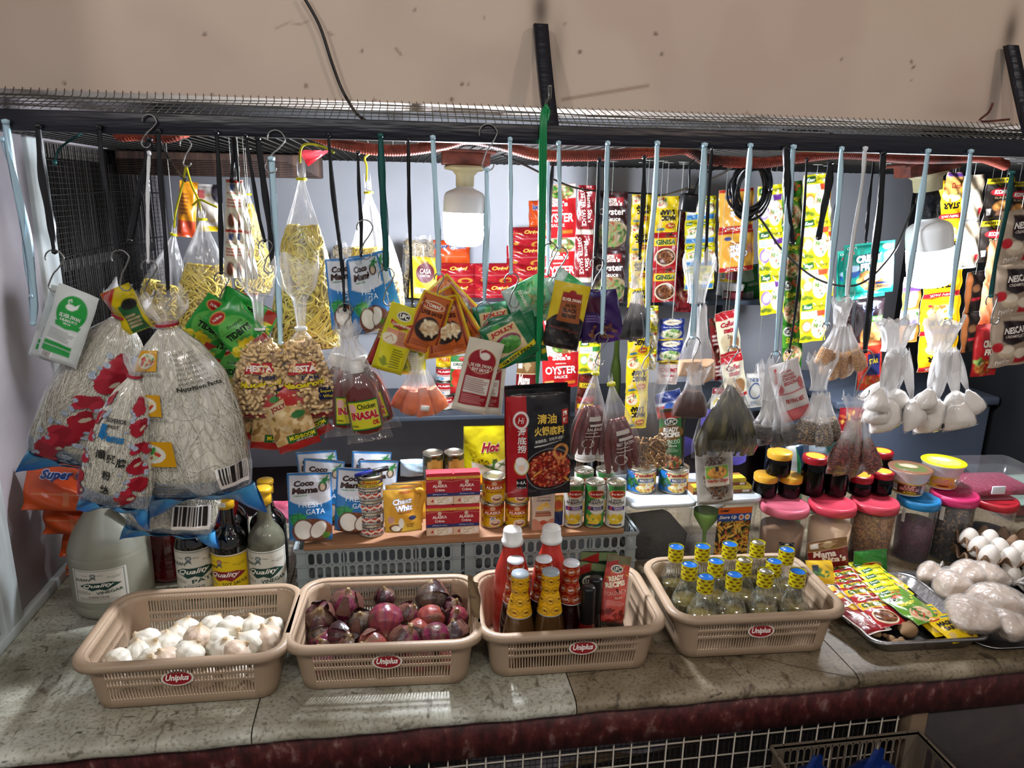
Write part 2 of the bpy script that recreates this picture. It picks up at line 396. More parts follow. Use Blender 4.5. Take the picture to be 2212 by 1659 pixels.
# ================= the setting =================
def marble(name, c0, c1, c2):
    m, t, b = nt(name); b.inputs['Roughness'].default_value = .5
    tc = N(t, 'ShaderNodeTexCoord'); P = tc.outputs['Object']
    def noise(scale, det, st=(1, 1, 1), dis=0, rot=0):
        mp = N(t, 'ShaderNodeMapping'); mp.inputs['Scale'].default_value = st; mp.inputs['Rotation'].default_value = (0, 0, rot)
        n = N(t, 'ShaderNodeTexNoise'); n.inputs['Scale'].default_value = scale; n.inputs['Detail'].default_value = det; n.inputs['Distortion'].default_value = dis
        t.links.new(P, mp.inputs[0]); t.links.new(mp.outputs[0], n.inputs['Vector']); return n.outputs[0]
    def ramp(src, st):
        r = N(t, 'ShaderNodeValToRGB'); e = r.color_ramp.elements
        while len(e) < len(st): e.new(.5)
        for i, (p, c) in enumerate(st): e[i].position = p; e[i].color = L4(c)
        t.links.new(src, r.inputs[0]); return r.outputs[0]
    def mul(a, c, k=1.0, mode='MULTIPLY'):
        x = N(t, 'ShaderNodeMix', data_type='RGBA', blend_type=mode); x.inputs[0].default_value = k
        t.links.new(a, x.inputs[6]); t.links.new(c, x.inputs[7]); return x.outputs[2]
    c = ramp(noise(3.2, 6, (1, 2.2, 1), 1.2, .5), [(.3, c0), (.5, c1), (.62, c2)])
    c = mul(c, ramp(noise(2.2, 9, (1, 2, 1), 1.2, -.35), [(.40, '#ffffff'), (.5, '#a89c84'), (.60, '#ffffff')]), .45)
    c = mul(c, ramp(noise(45, 3, (1, .5, 1), 1), [(.30, '#6e5f48'), (.42, '#ffffff')]), .7)
    c = mul(c, ramp(noise(160, 3), [(.30, '#7a6c54'), (.5, '#ffffff')]), .6)
    c = mul(c, ramp(noise(90, 2, (.35, 1, 1), .5, .9), [(.25, '#4a4234'), (.32, '#ffffff')]), .8)
    c = mul(c, ramp(noise(9, 5, (1, 1, 1), .3), [(.35, '#8f8468'), (.55, '#ffffff')]), .45)
    t.links.new(c, b.inputs['Base Color'])
    bp = N(t, 'ShaderNodeBump'); bp.inputs['Strength'].default_value = .25; bp.inputs['Distance'].default_value = .002
    t.links.new(noise(60, 4), bp.inputs['Height']); t.links.new(bp.outputs[0], b.inputs['Normal'])
marble('marble', '#9d9a86', '#b2b2a2', '#c6c8bc'); marble('tan_marble', '#776a52', '#887c66', '#988c76')  # right slabs: tan tone with the dimmer light there put into the colour
speck('maroon_paint', ['#34100f', '#4c1a1a', '#5a2826', '#8a6a66'], 60, .55, [.34, .50, .60, .74], .6, (1, 1, .6), 'N', 12)
speck('dark_maroon', ['#170b0c', '#1e0f10', '#281516'], 20, .6, [.3, .5, .8], .4, kind='N')
speck('blue_plaster', ['#c6cbd3', '#d6dae2', '#dfe3e8'], 3, .7, [.3, .5, .7], .12, kind='N', detail=8)
speck('lilac_plaster', ['#948f96', '#a8a2a6', '#b8b2b4'], 5, .55, [.3, .5, .7], .3, kind='N', detail=6)
speck('worn_white', ['#5f5f52', '#a4aaa8', '#bcc6c6', '#c8cfcc'], 14, .6, [.25, .38, .5, .8], .3, (1, 1, .2), 'N', 8)
speck('rusty', ['#1d100c', '#4b2018', '#6e3324', '#3a1a14'], 30, .65, [.2, .4, .6, .8], .5, kind='N')
speck('old_wood', ['#241a17', '#3d2a22', '#5a4234'], 8, .7, [.3, .5, .75], .4, (8, 1, 1), 'N', 6)
speck('board', ['#57483a', '#75614c', '#8a765c'], 6, .7, [.3, .5, .75], .3, (.25, 3, 3), 'N', 6)
mat('grout', '#3b352a', .9); mat('void', '#060608', .9); mat('grey_plank', '#5d5854', .8)

XL, XR, YF, YB, ZT = -.76, 2.05, 1.052, 1.90, .85; YR = 1.35
# countertop in four slabs
ct = empty('countertop'); tag(ct, 'long worn marble countertop in joined slabs over the maroon ledge', 'countertop')
def slab(x0, x1, sk=0):
    g = G(); n = 24; prof = []
    ys = [YB, YF+.02] + [YF+.02-.02*math.sin(a) for a in np.linspace(.2, math.pi-.2, 8)] + [YF+.02]
    zs = [ZT, ZT] + [ZT-.015+.015*math.cos(a) for a in np.linspace(.2, math.pi-.2, 8)] + [ZT-.03]
    R = []
    for k in range(n+1):
        x = x0+(x1-x0)*k/n; wob = .0015*math.sin(x*23)+.001*math.sin(x*61)
        R.append([(x+sk*((y-YF)/.85)*(1 if k == n else 0), y+(wob if i > 1 else 0), z) for i, (y, z) in enumerate(zip(ys, zs))])
    R = np.array(R); g.add((R.reshape(-1, 3), gridF(n+1, len(ys)))); 
    for k, fl in ((0, True), (n, False)): g.add(cap(R[k], fl))
    return g
js = [XL, -.2495, .2915, .826, XR]
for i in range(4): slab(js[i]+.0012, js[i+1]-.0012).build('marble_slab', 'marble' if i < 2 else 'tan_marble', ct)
g = G(); g.add(box(XL, YF+.012, ZT-.028, XR, YB, ZT-.006))
def crack(pts):
    P = [PZ(x, y, ZT)+(0, 0, .0003) for x, y in pts]
    g.add(tube(spline(P, 5), .0006, 4))
crack([(1100, 1400), (1360, 1410), (1620, 1420), (1720, 1440), (1855, 1466)]); crack([(1560, 1420), (1580, 1440), (1600, 1462)])
crack([(1225, 1462), (1300, 1450), (1400, 1420)]); crack([(2160, 1394), (2180, 1415)]); crack([(265, 1700/1.2), (285, 1440)])
g.build('joint', 'grout', ct)
# ledge and what is under it
zl = PY(1100, 1630, 1.075)[2]
g = G(); g.add(box(XL-.1, 1.075, zl, XR, 1.14, ZT-.029)); g.build('ledge', 'maroon_paint', ct)
g = G(); g.add(box(XL-.1, 1.09, 0, PY(1100, 1600, 1.1)[0]-.25, 1.13, zl)); struct(g.build('wall_under_counter', 'dark_maroon'))
xw = PY(1990, 1560, 1.10)[0]
g = G(); g.add(box(xw, 1.09, 0, XR, 1.15, zl)); struct(g.build('wall_counter_right', 'dark_maroon'))
g = G(); g.add(rbox(xw-.036, 1.085, 0, xw, 1.12, zl, .003)); o = g.build('wooden_post', 'board'); tag(o, 'pale wooden post under the counter ledge between wire screen and dark wall', 'post')
g = G(); x = xw-.06
while x > -.4: g.add(tube([(x, 1.095, 0), (x+.002, 1.095, zl-.001)], .0016, 5)); x -= .034
for z in np.arange(zl-.035, .3, -.038): g.add(tube([(-.4, 1.0975, z-.002), (xw-.052, 1.0975, z+.006)], .0016, 5))
o = g.build('wire_screen', mat('white_wire', '#b9b2a4', .45)); tag(o, 'white welded wire screen closing the space under the counter', 'wire screen')
g = G(); x = xw-.04
while x > -.4: g.add(box(x, 1.125, .3, x+.0012, 1.1262, zl)); x -= .011
for z in np.arange(zl-.01, .35, -.011): g.add(box(-.4, 1.127, z, xw, 1.1282, z+.0012))
o = g.build('mesh_screen', mat('black_wire', '#15130f', .5)); tag(o, 'fine black wire screen behind the white one under the counter', 'screen')
g = G(); M, H, s = fr(1450, 1560, 1330, 1640, 1.24); g.add(rbox(-.32, 0, -.10, .22, .012, .10, .004)); o = g.build('board', 'board', None, TR(.42, 1.22, zl-.07) @ RY(-.1)); tag(o, 'brown board leaning behind the wire under the counter', 'board')
g = G(); U, V = np.meshgrid(np.linspace(0, 1, 30), np.linspace(0, 1, 14)); g.add((np.stack([.12+U*.62, 1.19+.012*np.sin(U*19)+.008*np.sin(V*9), zl-.15+V*.135+U*.05], -1).reshape(-1, 3), gridF(14, 30))); o = g.build('plastic_sack', mat('grey_sack', '#77727a', .5, bmp=(20, .6))); tag(o, 'crumpled pale plastic sack behind the wire under the counter', 'sack')
# floors, walls
g = G(); g.add(box(-4, -4, -.05, 5, 3, 0)); struct(g.build('floor', mat('concrete', '#6a625a', .8)))
zd = PY(600, 1008, 2.68)[2]; YW = 2.68
g = G(); g.add(box(-.9, YW, zd, 2.6, YW+.1, 2.4)); struct(g.build('wall_back', 'blue_plaster'))
g = G(); g.add(box(-.9, YW-.006, 0, 2.6, YW+.1, zd)); struct(g.build('trim_1', 'dark_maroon'))
# left wall with its wire window
zs_ = 1.12; yw0, yw1 = 1.80, 2.62
g = G(); g.add(box(-.86, .9, 0, XL, yw0-.06, 2.4)); g.add(box(-.86, yw0-.06, 0, XL, YW, zs_)); g.add(box(-.86, yw0-.06, 1.80, XL, YW, 2.4)); g.add(box(-.86, yw1, zs_, XL, YW, 1.8))
struct(g.build('wall_left', 'lilac_plaster'))
g = G(); g.add(rbox(XL-.03, yw0-.075, .9, XL+.012, yw0, 1.80, .004)); struct(g.build('trim_2', 'worn_white'))
g = G(); g.add(rbox(XL-.01, 1.36, ZT, XL+.012, 1.425, 2.0, .004)); g.add(rbox(XL-.01, 1.20, ZT+.10, XL+.010, 1.36, ZT+.125, .003)); struct(g.build('trim_3', 'worn_white'))
g = G(); g.add(rbox(XL-.005, YF+.01, ZT+.0005, XL+.014, YB, ZT+.022, .003)); struct(g.build('baseboard_left', 'worn_white'))
win = empty('window_1'); struct(win)
g = G()
for y in np.arange(yw0, yw1, .0125): g.add(box(XL-.006, y, zs_, XL-.0045, y+.0016, 1.795))
for y in np.arange(yw0+.005, yw1, .019): g.add(box(XL-.022, y, zs_, XL-.020, y+.003, 1.795))
for z in np.arange(zs_, 1.795, .0125): g.add(box(XL-.0045, yw0, z, XL-.003, yw1, z+.0008))
for z in (1.20, 1.31, 1.43, 1.55, 1.69): g.add(tube([(XL+.001, yw0, z-.01), (XL+.001, 2.2, z), (XL+.001, yw1, z-.005)], .0014, 4))
g.build('wire_screen', 'black_wire', win)
g = G(); g.add(box(XL-.05, yw0, 1.765, XL-.02, yw1, 1.80)); g.add(box(XL-.05, yw0, 1.50, XL-.035, yw1, 1.525)); g.add(box(XL-.05, yw0, 1.25, XL-.035, yw1, 1.27)); g.build('window_frame', 'grey_plank', win)
g = G(); rr = random.Random(2); y = 1.6
while y < 3.2:
    wd = rr.uniform(.03, .07); g.add(box(-1.05+rr.uniform(0, .03), y, .9, -1.02+rr.uniform(0, .03), y+wd, 2.0)); y += wd+rr.uniform(.01, .05)
o = g.build('plank_fence', 'grey_plank'); tag(o, 'grey vertical planks outside the wire window on the left', 'fence')
g = G(); g.add(box(-1.2, 1.2, .5, -1.18, 3.4, 2.3)); struct(g.build('wall_outer_left', 'void'))
# ceiling inside, fascia
g = G(); g.add(box(-.9, 1.15, 2.35, 2.6, YW+.1, 2.4)); struct(g.build('ceiling', mat('ceiling_paint', '#b8b2a6', .8)))
zf = PY(1106, 231, 1.47)[2]
W_, H_ = 3.1, .75
cv = Cv(W_, H_, '#c6b3a4', .0036); X0 = -1.0
def fuv(x, y): p = PY(x, y, 1.47); return (p[0]-X0)/W_, (p[2]-zf)/H_
cv.nz(0, 0, 1, 1, '#c0ab9c', 1.2, 5, .45, .5).nz(0, 0, 1, 1, '#cdbcaa', .5, 9, .45, .6)
rr = random.Random(11)
for i in range(46):
    u, v = rr.uniform(.1, .95), rr.random()**1.5*.45; cv.e(u, v, .0009*rr.uniform(.5, 1.5), .0045*rr.uniform(.4, 1.2), rr.choice(['#6b5344', '#7d6656', '#54402f']), rr.uniform(0, 180))
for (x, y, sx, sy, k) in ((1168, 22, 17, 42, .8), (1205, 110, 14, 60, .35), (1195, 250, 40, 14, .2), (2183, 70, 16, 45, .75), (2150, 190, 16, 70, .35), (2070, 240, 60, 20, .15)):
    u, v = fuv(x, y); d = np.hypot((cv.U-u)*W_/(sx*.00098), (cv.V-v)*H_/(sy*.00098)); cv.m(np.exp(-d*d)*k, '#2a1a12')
def fl(pts, wd, c): cv.ln([fuv(x, y) for x, y in pts], wd/W_, c)
fl([(595, 62), (625, 48), (648, 53), (668, 45)], .0015, '#8d7a6a'); fl([(855, 105), (866, 118)], .004, '#8d7563'); fl([(1215, 215), (1400, 185)], .006, '#a48d7c')
fl([(710, 70), (718, 76)], .003, '#8a7562')
g = G()
def S(u, v, off): return np.stack([X0+u*W_, 1.47-off+0*u, zf+v*H_], -1)
emit(g, cv, S)
g.add(box(X0, 1.471, zf, X0+W_, 1.62, zf+H_), '#a9a096', 0, False)
struct(g.build('wall_front', 'paper'))
g = G(); g.add(box(-1.0, 1.62, zf+.06, 2.1, 1.68, zf+.30)); struct(g.build('trim_4', mat('cream_board', '#c9c2ae', .7)))
g = G(); g.add(box(2.0, 1.2, .0, 2.6, YW, 2.35)); struct(g.build('wall_right', mat('black_wall', '#111216', .7)))

# ================= rack above the counter =================
def beamz(x): return PY(x, 250+.0335*x, YR)
b0, b1 = beamz(-60), beamz(2290)
g = G(); r = .0165
g.add(rbox(b0[0], YR-.012, -r, b1[0], YR+.012, r, .002))
V = np.concatenate(g.V); V[:, 2] += (b0[2]+b1[2])/2-.002+(V[:, 0]-.2)*.002; g.V = [V]
o = g.build('hanging_rail', 'black_paint'); tag(o, 'long black painted rail across the stall front, everything hangs from it', 'rail')
ZB = (b0[2]+b1[2])/2-.002; ZU = ZB-r
def bracket(pts, w_, name, label):
    g = G(); P = [PY(x, y, YR+.10) for x, y in pts]; P = [(p[0], YR+.095-.085*t, p[2]) for p, t in zip(P, np.linspace(0, 1, len(P)))]
    for a, b in zip(P[:-1], P[1:]): pass
    n = len(P); V = []
    for p in P:
        for dx, dy in ((-w_/2, 0), (w_/2, 0), (w_/2, .006), (w_/2-.003, .016), (-w_/2, .016)): V.append((p[0]+dx, p[1]+dy, p[2]))
    g.add((V, [gridF(n, 5, cu=True)])); g.add((V[:5], np.arange(5)[None])); g.add((V[-5:], np.arange(5)[None, ::-1]))
    o = g.build(name, 'black_paint', None); tag(o, label, 'bracket'); return o
bo = bracket([(1168, 52), (1168, 130), (1170, 215), (1172, 284)], .026, 'steel_bracket', 'black steel bracket from the beige wall with the green cord hooked on it')
g = G(); g.add(tube(spline([PY(1175, 232, 1.385), PY(1186, 214, 1.375), PY(1188, 200, 1.365), PY(1188, 184, 1.36)]), YR*.0028, 7)); g.build('hook_rod', 'wire', bo)
b2 = bracket([(2186, 98), (2180, 190), (2172, 262), (2160, 308)], .023, 'steel_bracket', 'black steel bracket from the beige wall at the far right')
g = G(); g.add(tube(spline([PY(2180, 258, 1.395), PY(2118, 262, 1.365), PY(2136, 242, 1.35), PY(2145, 222, 1.345)]), .0022, 7)); g.build('hook_rod', 'rusty', b2)
# welded mesh lying on the rail and turned up to the wall
g = G(); rr = random.Random(4); x = -.74
while x < 1.95:
    j = rr.uniform(-.003, .003); k = .006*math.sin(x*4)
    g.add(tube([(x+j, YR+.016, ZB+r+.002), (x, YR+.06, ZB+r+.022+k), (x+.002, 1.455, zf-.006+k*.5), (x, 1.466, zf+.003)], .0009, 3)); x += .0135
for q in np.linspace(0.08, .95, 9):
    ys, zs = YR+.016+.105*q, ZB+r+.002+(zf-.008-ZB-r)*q**.8
    g.add(tube([(xx, ys+.002*math.sin(xx*9+q*5), zs+.003*math.sin(xx*7+q*9)) for xx in np.arange(-.74, 1.96, .06)], .0009, 3))
o = g.build('wire_mesh', mat('galvanised', '#6d6b66', .4, .85)); tag(o, 'bent galvanised wire mesh filling the gap between black rail and beige wall', 'wire mesh')
g = G(); zc = ZB-.004
x = -.74
while x < 1.95: g.add(box(x, YR+.018, zc, x+.0022, YW-.03, zc+.0022)); x += .0254
for y in np.arange(YR+.03, YW-.03, .0254): g.add(box(-.74, y, zc+.0022, 1.95, y+.0022, zc+.0044))
for y in (1.66, 2.1): g.add(box(-.75, y, zc+.005, 1.97, y+.022, zc+.012))
for x in (-.5, .05, .62, 1.3): g.add(box(x, YR+.02, zc+.012, x+.02, YW-.02, zc+.02))
o = g.build('mesh_shelf', mat('sooty_wire', '#1b1916', .6)); tag(o, 'dark sooty wire mesh shelf lying flat behind the rail overhead', 'mesh shelf')
g = G(); p0, p1 = PY(250, 310, 2.20), PY(690, 350, 2.20)
g.add(rbox(p0[0], 2.18, 1.735, p1[0], 2.30, zc-.003, .004)); g.add(rbox(p0[0], 2.30, 1.75, p1[0]-.02, 2.42, zc-.003, .004))
for k in range(9): g.add(box(p0[0], 2.174, 1.736+k*.0045, p1[0]-.01*k, 2.18, 1.738+k*.0045))
o = g.build('plank_stack', 'old_wood'); tag(o, 'dark brown old planks stored under the overhead mesh at the left', 'planks')
# orange ribbed conduit
def conduit(pts, Y, label, r0=.0108):
    P = spline([PY(x, y, Y+dy) for x, y, dy in pts], 14); d = np.linalg.norm(np.diff(P, axis=0), axis=1); s = np.concatenate([[0], np.cumsum(d)])
    n = int(s[-1]/.0016); t = np.linspace(0, s[-1], n); Q = np.stack([np.interp(t, s, P[:, i]) for i in range(3)], 1)
    g = G(); g.add(tube(Q, r0*(1+.10*np.where(np.arange(n) % 3 == 0, -1, .4)), 10)); o = g.build('ribbed_conduit', 'conduit'); tag(o, label, 'conduit', None); return o
speck('conduit', ['#1e120f', '#6d2a1c', '#9a3d28', '#a5482f'], 9, .75, [.32, .42, .6, .9], .1, kind='N', detail=3)
conduit([(250, 285, 0), (265, 292, 0), (300, 290, 0), (345, 296, 0), (385, 290, 0), (410, 278, .02)], 1.44, 'orange ribbed conduit looping down by the dark planks at left')
conduit([(660, 285, 0), (720, 306, 0), (800, 322, 0), (880, 324, 0), (960, 312, 0), (1010, 300, 0), (1080, 312, 0), (1160, 334, 0), (1260, 336, 0), (1360, 332, 0), (1440, 325, 0), (1480, 322, 0), (1500, 332, 0), (1530, 345, 0), (1640, 352, 0), (1720, 342, 0), (1820, 332, 0), (1960, 342, 0), (2060, 342, 0), (2120, 340, 0), (2175, 358, 0)], 1.47, 'long orange ribbed conduit sagging just behind the black rail')
# cords and cables
def cord(name, pts, r, m, label, cat='cable', n=10, seg=7):
    g = G(); g.add(tube(spline([PY(x, y, Y) for x, y, Y in pts], n), r, seg)); o = g.build(name, m); tag(o, label, cat); return o
cord('cable', [(652, -14, 1.45), (690, 55, 1.45), (715, 130, 1.45), (735, 185, 1.45), (752, 218, 1.44), (770, 245, 1.39), (792, 262, 1.365)], .0028, 'black_plastic', 'thin black cable running down the beige wall to the rail')
cord('cable', [(1085, 335, 1.62), (1130, 355, 1.7), (1240, 405, 2.0), (1330, 415, 2.2), (1400, 418, 2.3), (1440, 420, 2.1), (1540, 385, 1.7), (1590, 355, 1.53)], .0026, 'black_plastic', 'black cable drooping over the hanging sauce sachets behind')
cord('cable', [(1590, 440, 1.52), (1640, 470, 1.54), (1690, 540, 1.56), (1760, 600, 1.57), (1830, 618, 1.57), (1880, 600, 1.57), (1930, 545, 1.57), (1955, 490, 1.575), (1975, 440, 1.575)], .0024, 'black_plastic', 'black lamp cable looping to the right hand bulb')
cord('cable', [(1690, 280, 1.9), (1800, 290, 2.0), (1818, 350, 2.0), (1815, 410, 2.0), (1800, 460, 2.0), (1795, 520, 2.0)], .002, 'black_plastic', 'thin black cord hanging on the wall right of the noodle seasoning strips')
g = G()
for k in range(13):
    rr = random.Random(k); c = PY(1622+rr.uniform(-8, 8), 408+rr.uniform(-8, 6), 1.47+.003*k); a, b = .040+rr.uniform(-.010, .007), .053+rr.uniform(-.010, .010)
    g.add(tube([(c[0]+a*math.cos(t)+.002*math.sin(3*t+k), c[1]+.004*math.sin(2*t+k), c[2]+b*math.sin(t)) for t in np.linspace(0, 2*math.pi, 40)], .0027, 6))
o = g.build('cable_coil', 'black_plastic'); tag(o, 'coiled bundle of black cable hanging below the conduit', 'cable coil')
g = G(); g.add(tube(spline([PY(1500, 345, 1.46), PY(1490, 360, 1.46), PY(1489, 400, 1.46), PY(1488, 420, 1.46)]), .0022)); pl = G()
M, H, s = fr(1491, 408, 1484, 458, 1.46); pl.add(rbox(-.017, -.014, -H/2, .017, .012, H/2*.6, .005)); pl.add(rbox(-.008, -.008, H/2*.5, .008, .008, H/2, .003))
o = pl.build('extension_socket', 'black_plastic', None, M); tag(o, 'black extension socket hanging on its lead below the conduit', 'socket'); g.add(tube(spline([PY(1497, 418, 1.46), PY(1515, 380, 1.46), PY(1560, 358, 1.455)]), .0024)); c = g.build('lead', 'black_plastic'); c.parent = o; c.matrix_parent_inverse = o.matrix_basis.inverted()

# ================= bulbs =================
mat('bulb_white', '#cfd2d2', .35); mat('cream_socket', '#b5ae8c', .4, bmp=(40, .2)); mat('dark_tape', '#0c0e16', .3, bmp=(60, .5))
mat('bulb_glow', '#ffffff', .5, emit='#f1f5ff', es=680.0); mat('bulb_glow_dim', '#ffffff', .5, emit='#f1f5ff', es=215.0)
def bulb(xc, yt, yb, Y, label, dark=False):
    M, H, s = fr(xc, yt, xc-3 if not dark else xc+4, yb, Y, at='bot'); e = empty('light_bulb', M); tag(e, label, 'light bulb'); R = 45*s if not dark else 46*s
    H2 = .56*H
    G().add(lathe(smooth([(0, 0), (R*.55, .0), (R*.9, .006), (R, .03), (R, H2)], 2), 28)).build('diffuser', 'bulb_glow_dim' if dark else 'bulb_glow', e)
    G().add(lathe([(R*1.0, H2)]+list(smooth([(R, H2), (R, H*.80), (R*.9, H*.9), (R*.42, H*.96), (R*.40, H*1.0), (R*.40, H*1.06)], 2)), 28)).build('housing', 'bulb_white', e)
    sk = G()
    if dark:
        sk.add(lathe([(R*.44, H*1.0), (R*.5, H*1.02), (R*.48, H*1.2), (R*.52, H*1.25), (R*.42, H*1.38), (0, H*1.38)], 20)); sk.build('socket', 'dark_tape', e)
        sb = G(); sb.add(lathe([(0, H*1.36), (R*.6, H*1.38), (R*.62, H*1.55), (R*.9, H*1.62), (0, H*1.62)], 24)); sb.build('socket_base', 'cream_socket', e)
    else:
        sk.add(lathe([(R*.38, H*.985), (R*.43, H*1.0), (R*.44, H*1.17), (R*.62, H*1.24), (R*.98, H*1.26), (R, H*1.30), (R*.9, H*1.33), (0, H*1.33)], 28)); sk.build('socket', 'cream_socket', e)
    br = G(); h0 = H*(1.62 if dark else 1.33); q = .05 if not dark else .065; br.add(rbox(-q, -.03, h0, q, .03, h0+.028, .003)); br.add(rbox(-q*1.25, -.036, h0+.026, q*1.25, .036, h0+.032, .002)); br.build('mounting_block', 'rusty', e)
    return e
bulb(1004, 402, 532, 1.62, 'glowing bulb on a cream socket behind the rail at left centre')
bulb(2006, 470, 618, 1.60, 'glowing bulb on a black taped socket at the right of the stall', True)

# ================= shelves at the back =================
mat('shelf_steel', '#39414c', .5, bmp=(30, .1))
YS = 2.33
def zat(x, y, Y): return PY(x, y, Y)[2]
zs1 = zat(1050, 652, YS-.02); zs2 = zat(900, 900, YS-.02)
for nm, xa, xb, z, lb in (('wall_shelf', 800, 1700, zs1, 'upper grey steel shelf on the back wall holding red packs'), ('wall_shelf', 560, 1660, zs2, 'lower grey steel shelf on the back wall holding cans')):
    e = empty(nm, TR(0, 0, 0)); tag(e, lb, 'shelf')
    G().add(rbox(PY(xa, 700, YS)[0], YS-.02, z-.016, PY(xb, 700, YS)[0], YW, z, .002)).build('shelf_board', 'shelf_steel', e)
    for xx in (xa+60, (xa+xb)/2, xb-60): X = PY(xx, 700, YS)[0]; V = [(X+dx, y, zz) for dx in (0, .015) for y, zz in ((YS+.02, z-.016), (YW, z-.016), (YW, z-.12), (YW-.02, z-.12), (YW-.02, z-.03), (YS+.02, z-.022))]; G().add((V, [gridF(2, 6, cu=True), np.array([[0, 1, 2, 3, 4, 5]]), np.array([[11, 10, 9, 8, 7, 6]])]), sm=False).build('shelf_support', 'shelf_steel', e)
# grey box and dark cabinet at the right
c0 = PY(1885, 862, 2.1); c1 = PY(2150, 872, 2.1)
e = empty('storage_box', TR((c0[0]+c1[0])/2, 2.3, 0)); tag(e, 'big blue grey storage box behind the jars at the right', 'box'); hw = (c1[0]-c0[0])/2
mat('grey_blue', '#4a5464', .5)
G().add(rbox(-hw*1.6, -.2, 0, hw*.95, .2, c0[2]-.03, .01)).build('body', 'grey_blue', e); G().add(rbox(-hw*1.6, -.22, c0[2]-.03, hw, .22, c0[2], .008)).build('lid', 'grey_blue', e)
# ================= things standing on the counter =================
def stand(xc, yb, z, R, yt=None):
    """centre of a round base whose front touches pixel (xc, yb); height up to a top centre at yt"""
    p = PZ(xc, yb, z); d = p-CP; d[2] = 0; d /= np.linalg.norm(d); c = p+d*R
    return c, (PY(xc, yt, c[1])[2]-z if yt else None)
ORD = ['first', 'second', 'third', 'fourth', 'fifth', 'sixth', 'seventh', 'eighth', 'ninth', 'tenth', 'eleventh', 'twelfth']
# ---- slotted baskets ----
mat('beige_plastic', '#a08a73', .42, bmp=(250, .06)); mat('sticker', rough=.25, attr=True)
def basket_mesh():
    W, D, Hh = .290, .185, .098; w1, d1 = .318, .212; nfr, nsd = 46, 30
    # perimeter parameters of a rounded rectangle, finely cut where the slots are
    def ring(w_, d_, r, z):
        pts = []
        def side(a, b, n):
            t = np.concatenate([[0], np.linspace(.008, .992, 2*n+1), [1.0]]); return [(a[0]+(b[0]-a[0])*k, a[1]+(b[1]-a[1])*k) for k in t]
        def arc(cx, cy, a): return [(cx+r*math.cos(math.radians(a+q)), cy+r*math.sin(math.radians(a+q))) for q in (15, 30, 45, 60, 75)]
        x, y = w_/2, d_/2
        pts += side((-x+r, -y), (x-r, -y), nfr)+arc(x-r, -y+r, -90)+side((x, -y+r), (x, y-r), nsd)+arc(x-r, y-r, 0)
        pts += side((x-r, y), (-x+r, y), nfr)+arc(-x+r, y-r, 90)+side((-x, y-r), (-x, -y+r), nsd)+arc(-x+r, -y+r, 180)
        return [(a, b, z) for a, b in pts]
    zs = [.0, .004, .020, .045, .050, .060, .065, .086, Hh]
    R = np.array([ring(W+(w1-W)*z/Hh-(.012 if k == 0 else 0), D+(d1-D)*z/Hh-(.012 if k == 0 else 0), .028+.008*z/Hh, z) for k, z in enumerate(zs)])
    n = R.shape[1]; F = gridF(len(zs), n, cu=True).reshape(len(zs)-1, n, 4); keep = np.ones((len(zs)-1, n), bool); o = 0
    for cnt in (nfr, nsd, nfr, nsd):
        idx = [o+1+2*k for k in range(cnt)]
        for row in (2, 4, 6): keep[row, idx] = False
        o += 2*cnt+3+5
    g = G(); g.add((R.reshape(-1, 3), F[keep]), sm=True)
    lip = [(w1, d1, .036, Hh), (w1+.006, d1+.006, .038, Hh+.003), (w1+.022, d1+.022, .046, Hh+.003), (w1+.030, d1+.030, .05, Hh-.001), (w1+.031, d1+.031, .05, Hh-.009)]
    g.add(loft([ring(a, b, c, z) for a, b, c, z in lip])); g.add(cap(R[0], True))
    return g.mesh('basket', ['beige_plastic'])
bmsh = basket_mesh()
cvU = Cv(.052, .026, '#d8d2c6', .0008).e(.5, .5, .46, .45, '#8e1f26').e(.5, .5, .485, .49, '#d8d2c6', k=.022); cvU.t('Uniplus', .5, .5, .72, .52, '#f2efe8', sh=.25, b=.03)
def stk(W, H, cv):
    g = G(); emit(g, cv, lambda u, v, off: np.stack([(u-.5)*W, -off-.0001+0*u, (v-.5)*H], -1), lift=.0004)
    # oval outline: drop the corners
    V = g.V[0]; k = (np.hypot(V[:, 0]/(W/2), V[:, 2]/(H/2)) < 1.03); f, mi, s = g.F[0]; g.F[0] = (f[k[f].all(1)], mi, s); return g.mesh('sticker', ['sticker'])
smsh = stk(.052, .026, cvU)
BK = []
specs = [([(138, 1450), (615, 1415), (640, 1275), (270, 1290)], (379, 1461), 'beige slotted basket full of garlic at the left end'), ([(615, 1405), (1048, 1390), (1018, 1252), (655, 1265)], (834, 1438), 'beige slotted basket full of red onions'),
 ([(1050, 1390), (1443, 1355), (1362, 1232), (1022, 1240)], (1262, 1395), 'beige slotted basket holding sauce bottles and pouches'), ([(1462, 1350), (1825, 1325), (1735, 1205), (1388, 1212)], (1650, 1360), 'beige slotted basket holding yellow sealed glass bottles')]
for c4, (sx, sy), lb in specs:
    P = [PZ(x, y, ZT+.098) for x, y in c4]; c = sum(P)/4; d = (P[1]-P[0])+(P[2]-P[3]); a = math.atan2(d[1], d[0])
    M = TR(c[0], c[1]+.008, ZT+.001) @ RZ(a); o = put('basket', bmsh, M, lb, 'basket', 'beige slotted baskets along the counter edge'); so = o.modifiers.new('thick', 'SOLIDIFY'); so.thickness = .0024; so.offset = 0
    Mi = np.linalg.inv(M); q = Mi @ np.append(PZ(sx, sy, ZT+.07), 1); zc = .060
    s = put('brand_sticker', smsh, TR(q[0], -(.185+.027*zc/.098)/2-.0035, zc) @ RX(-.13), None, None, parent=o); s['label'] = 'red oval sticker'
    BK.append(M)
def onb(i, x, y, z): return PZ(x, y, z)
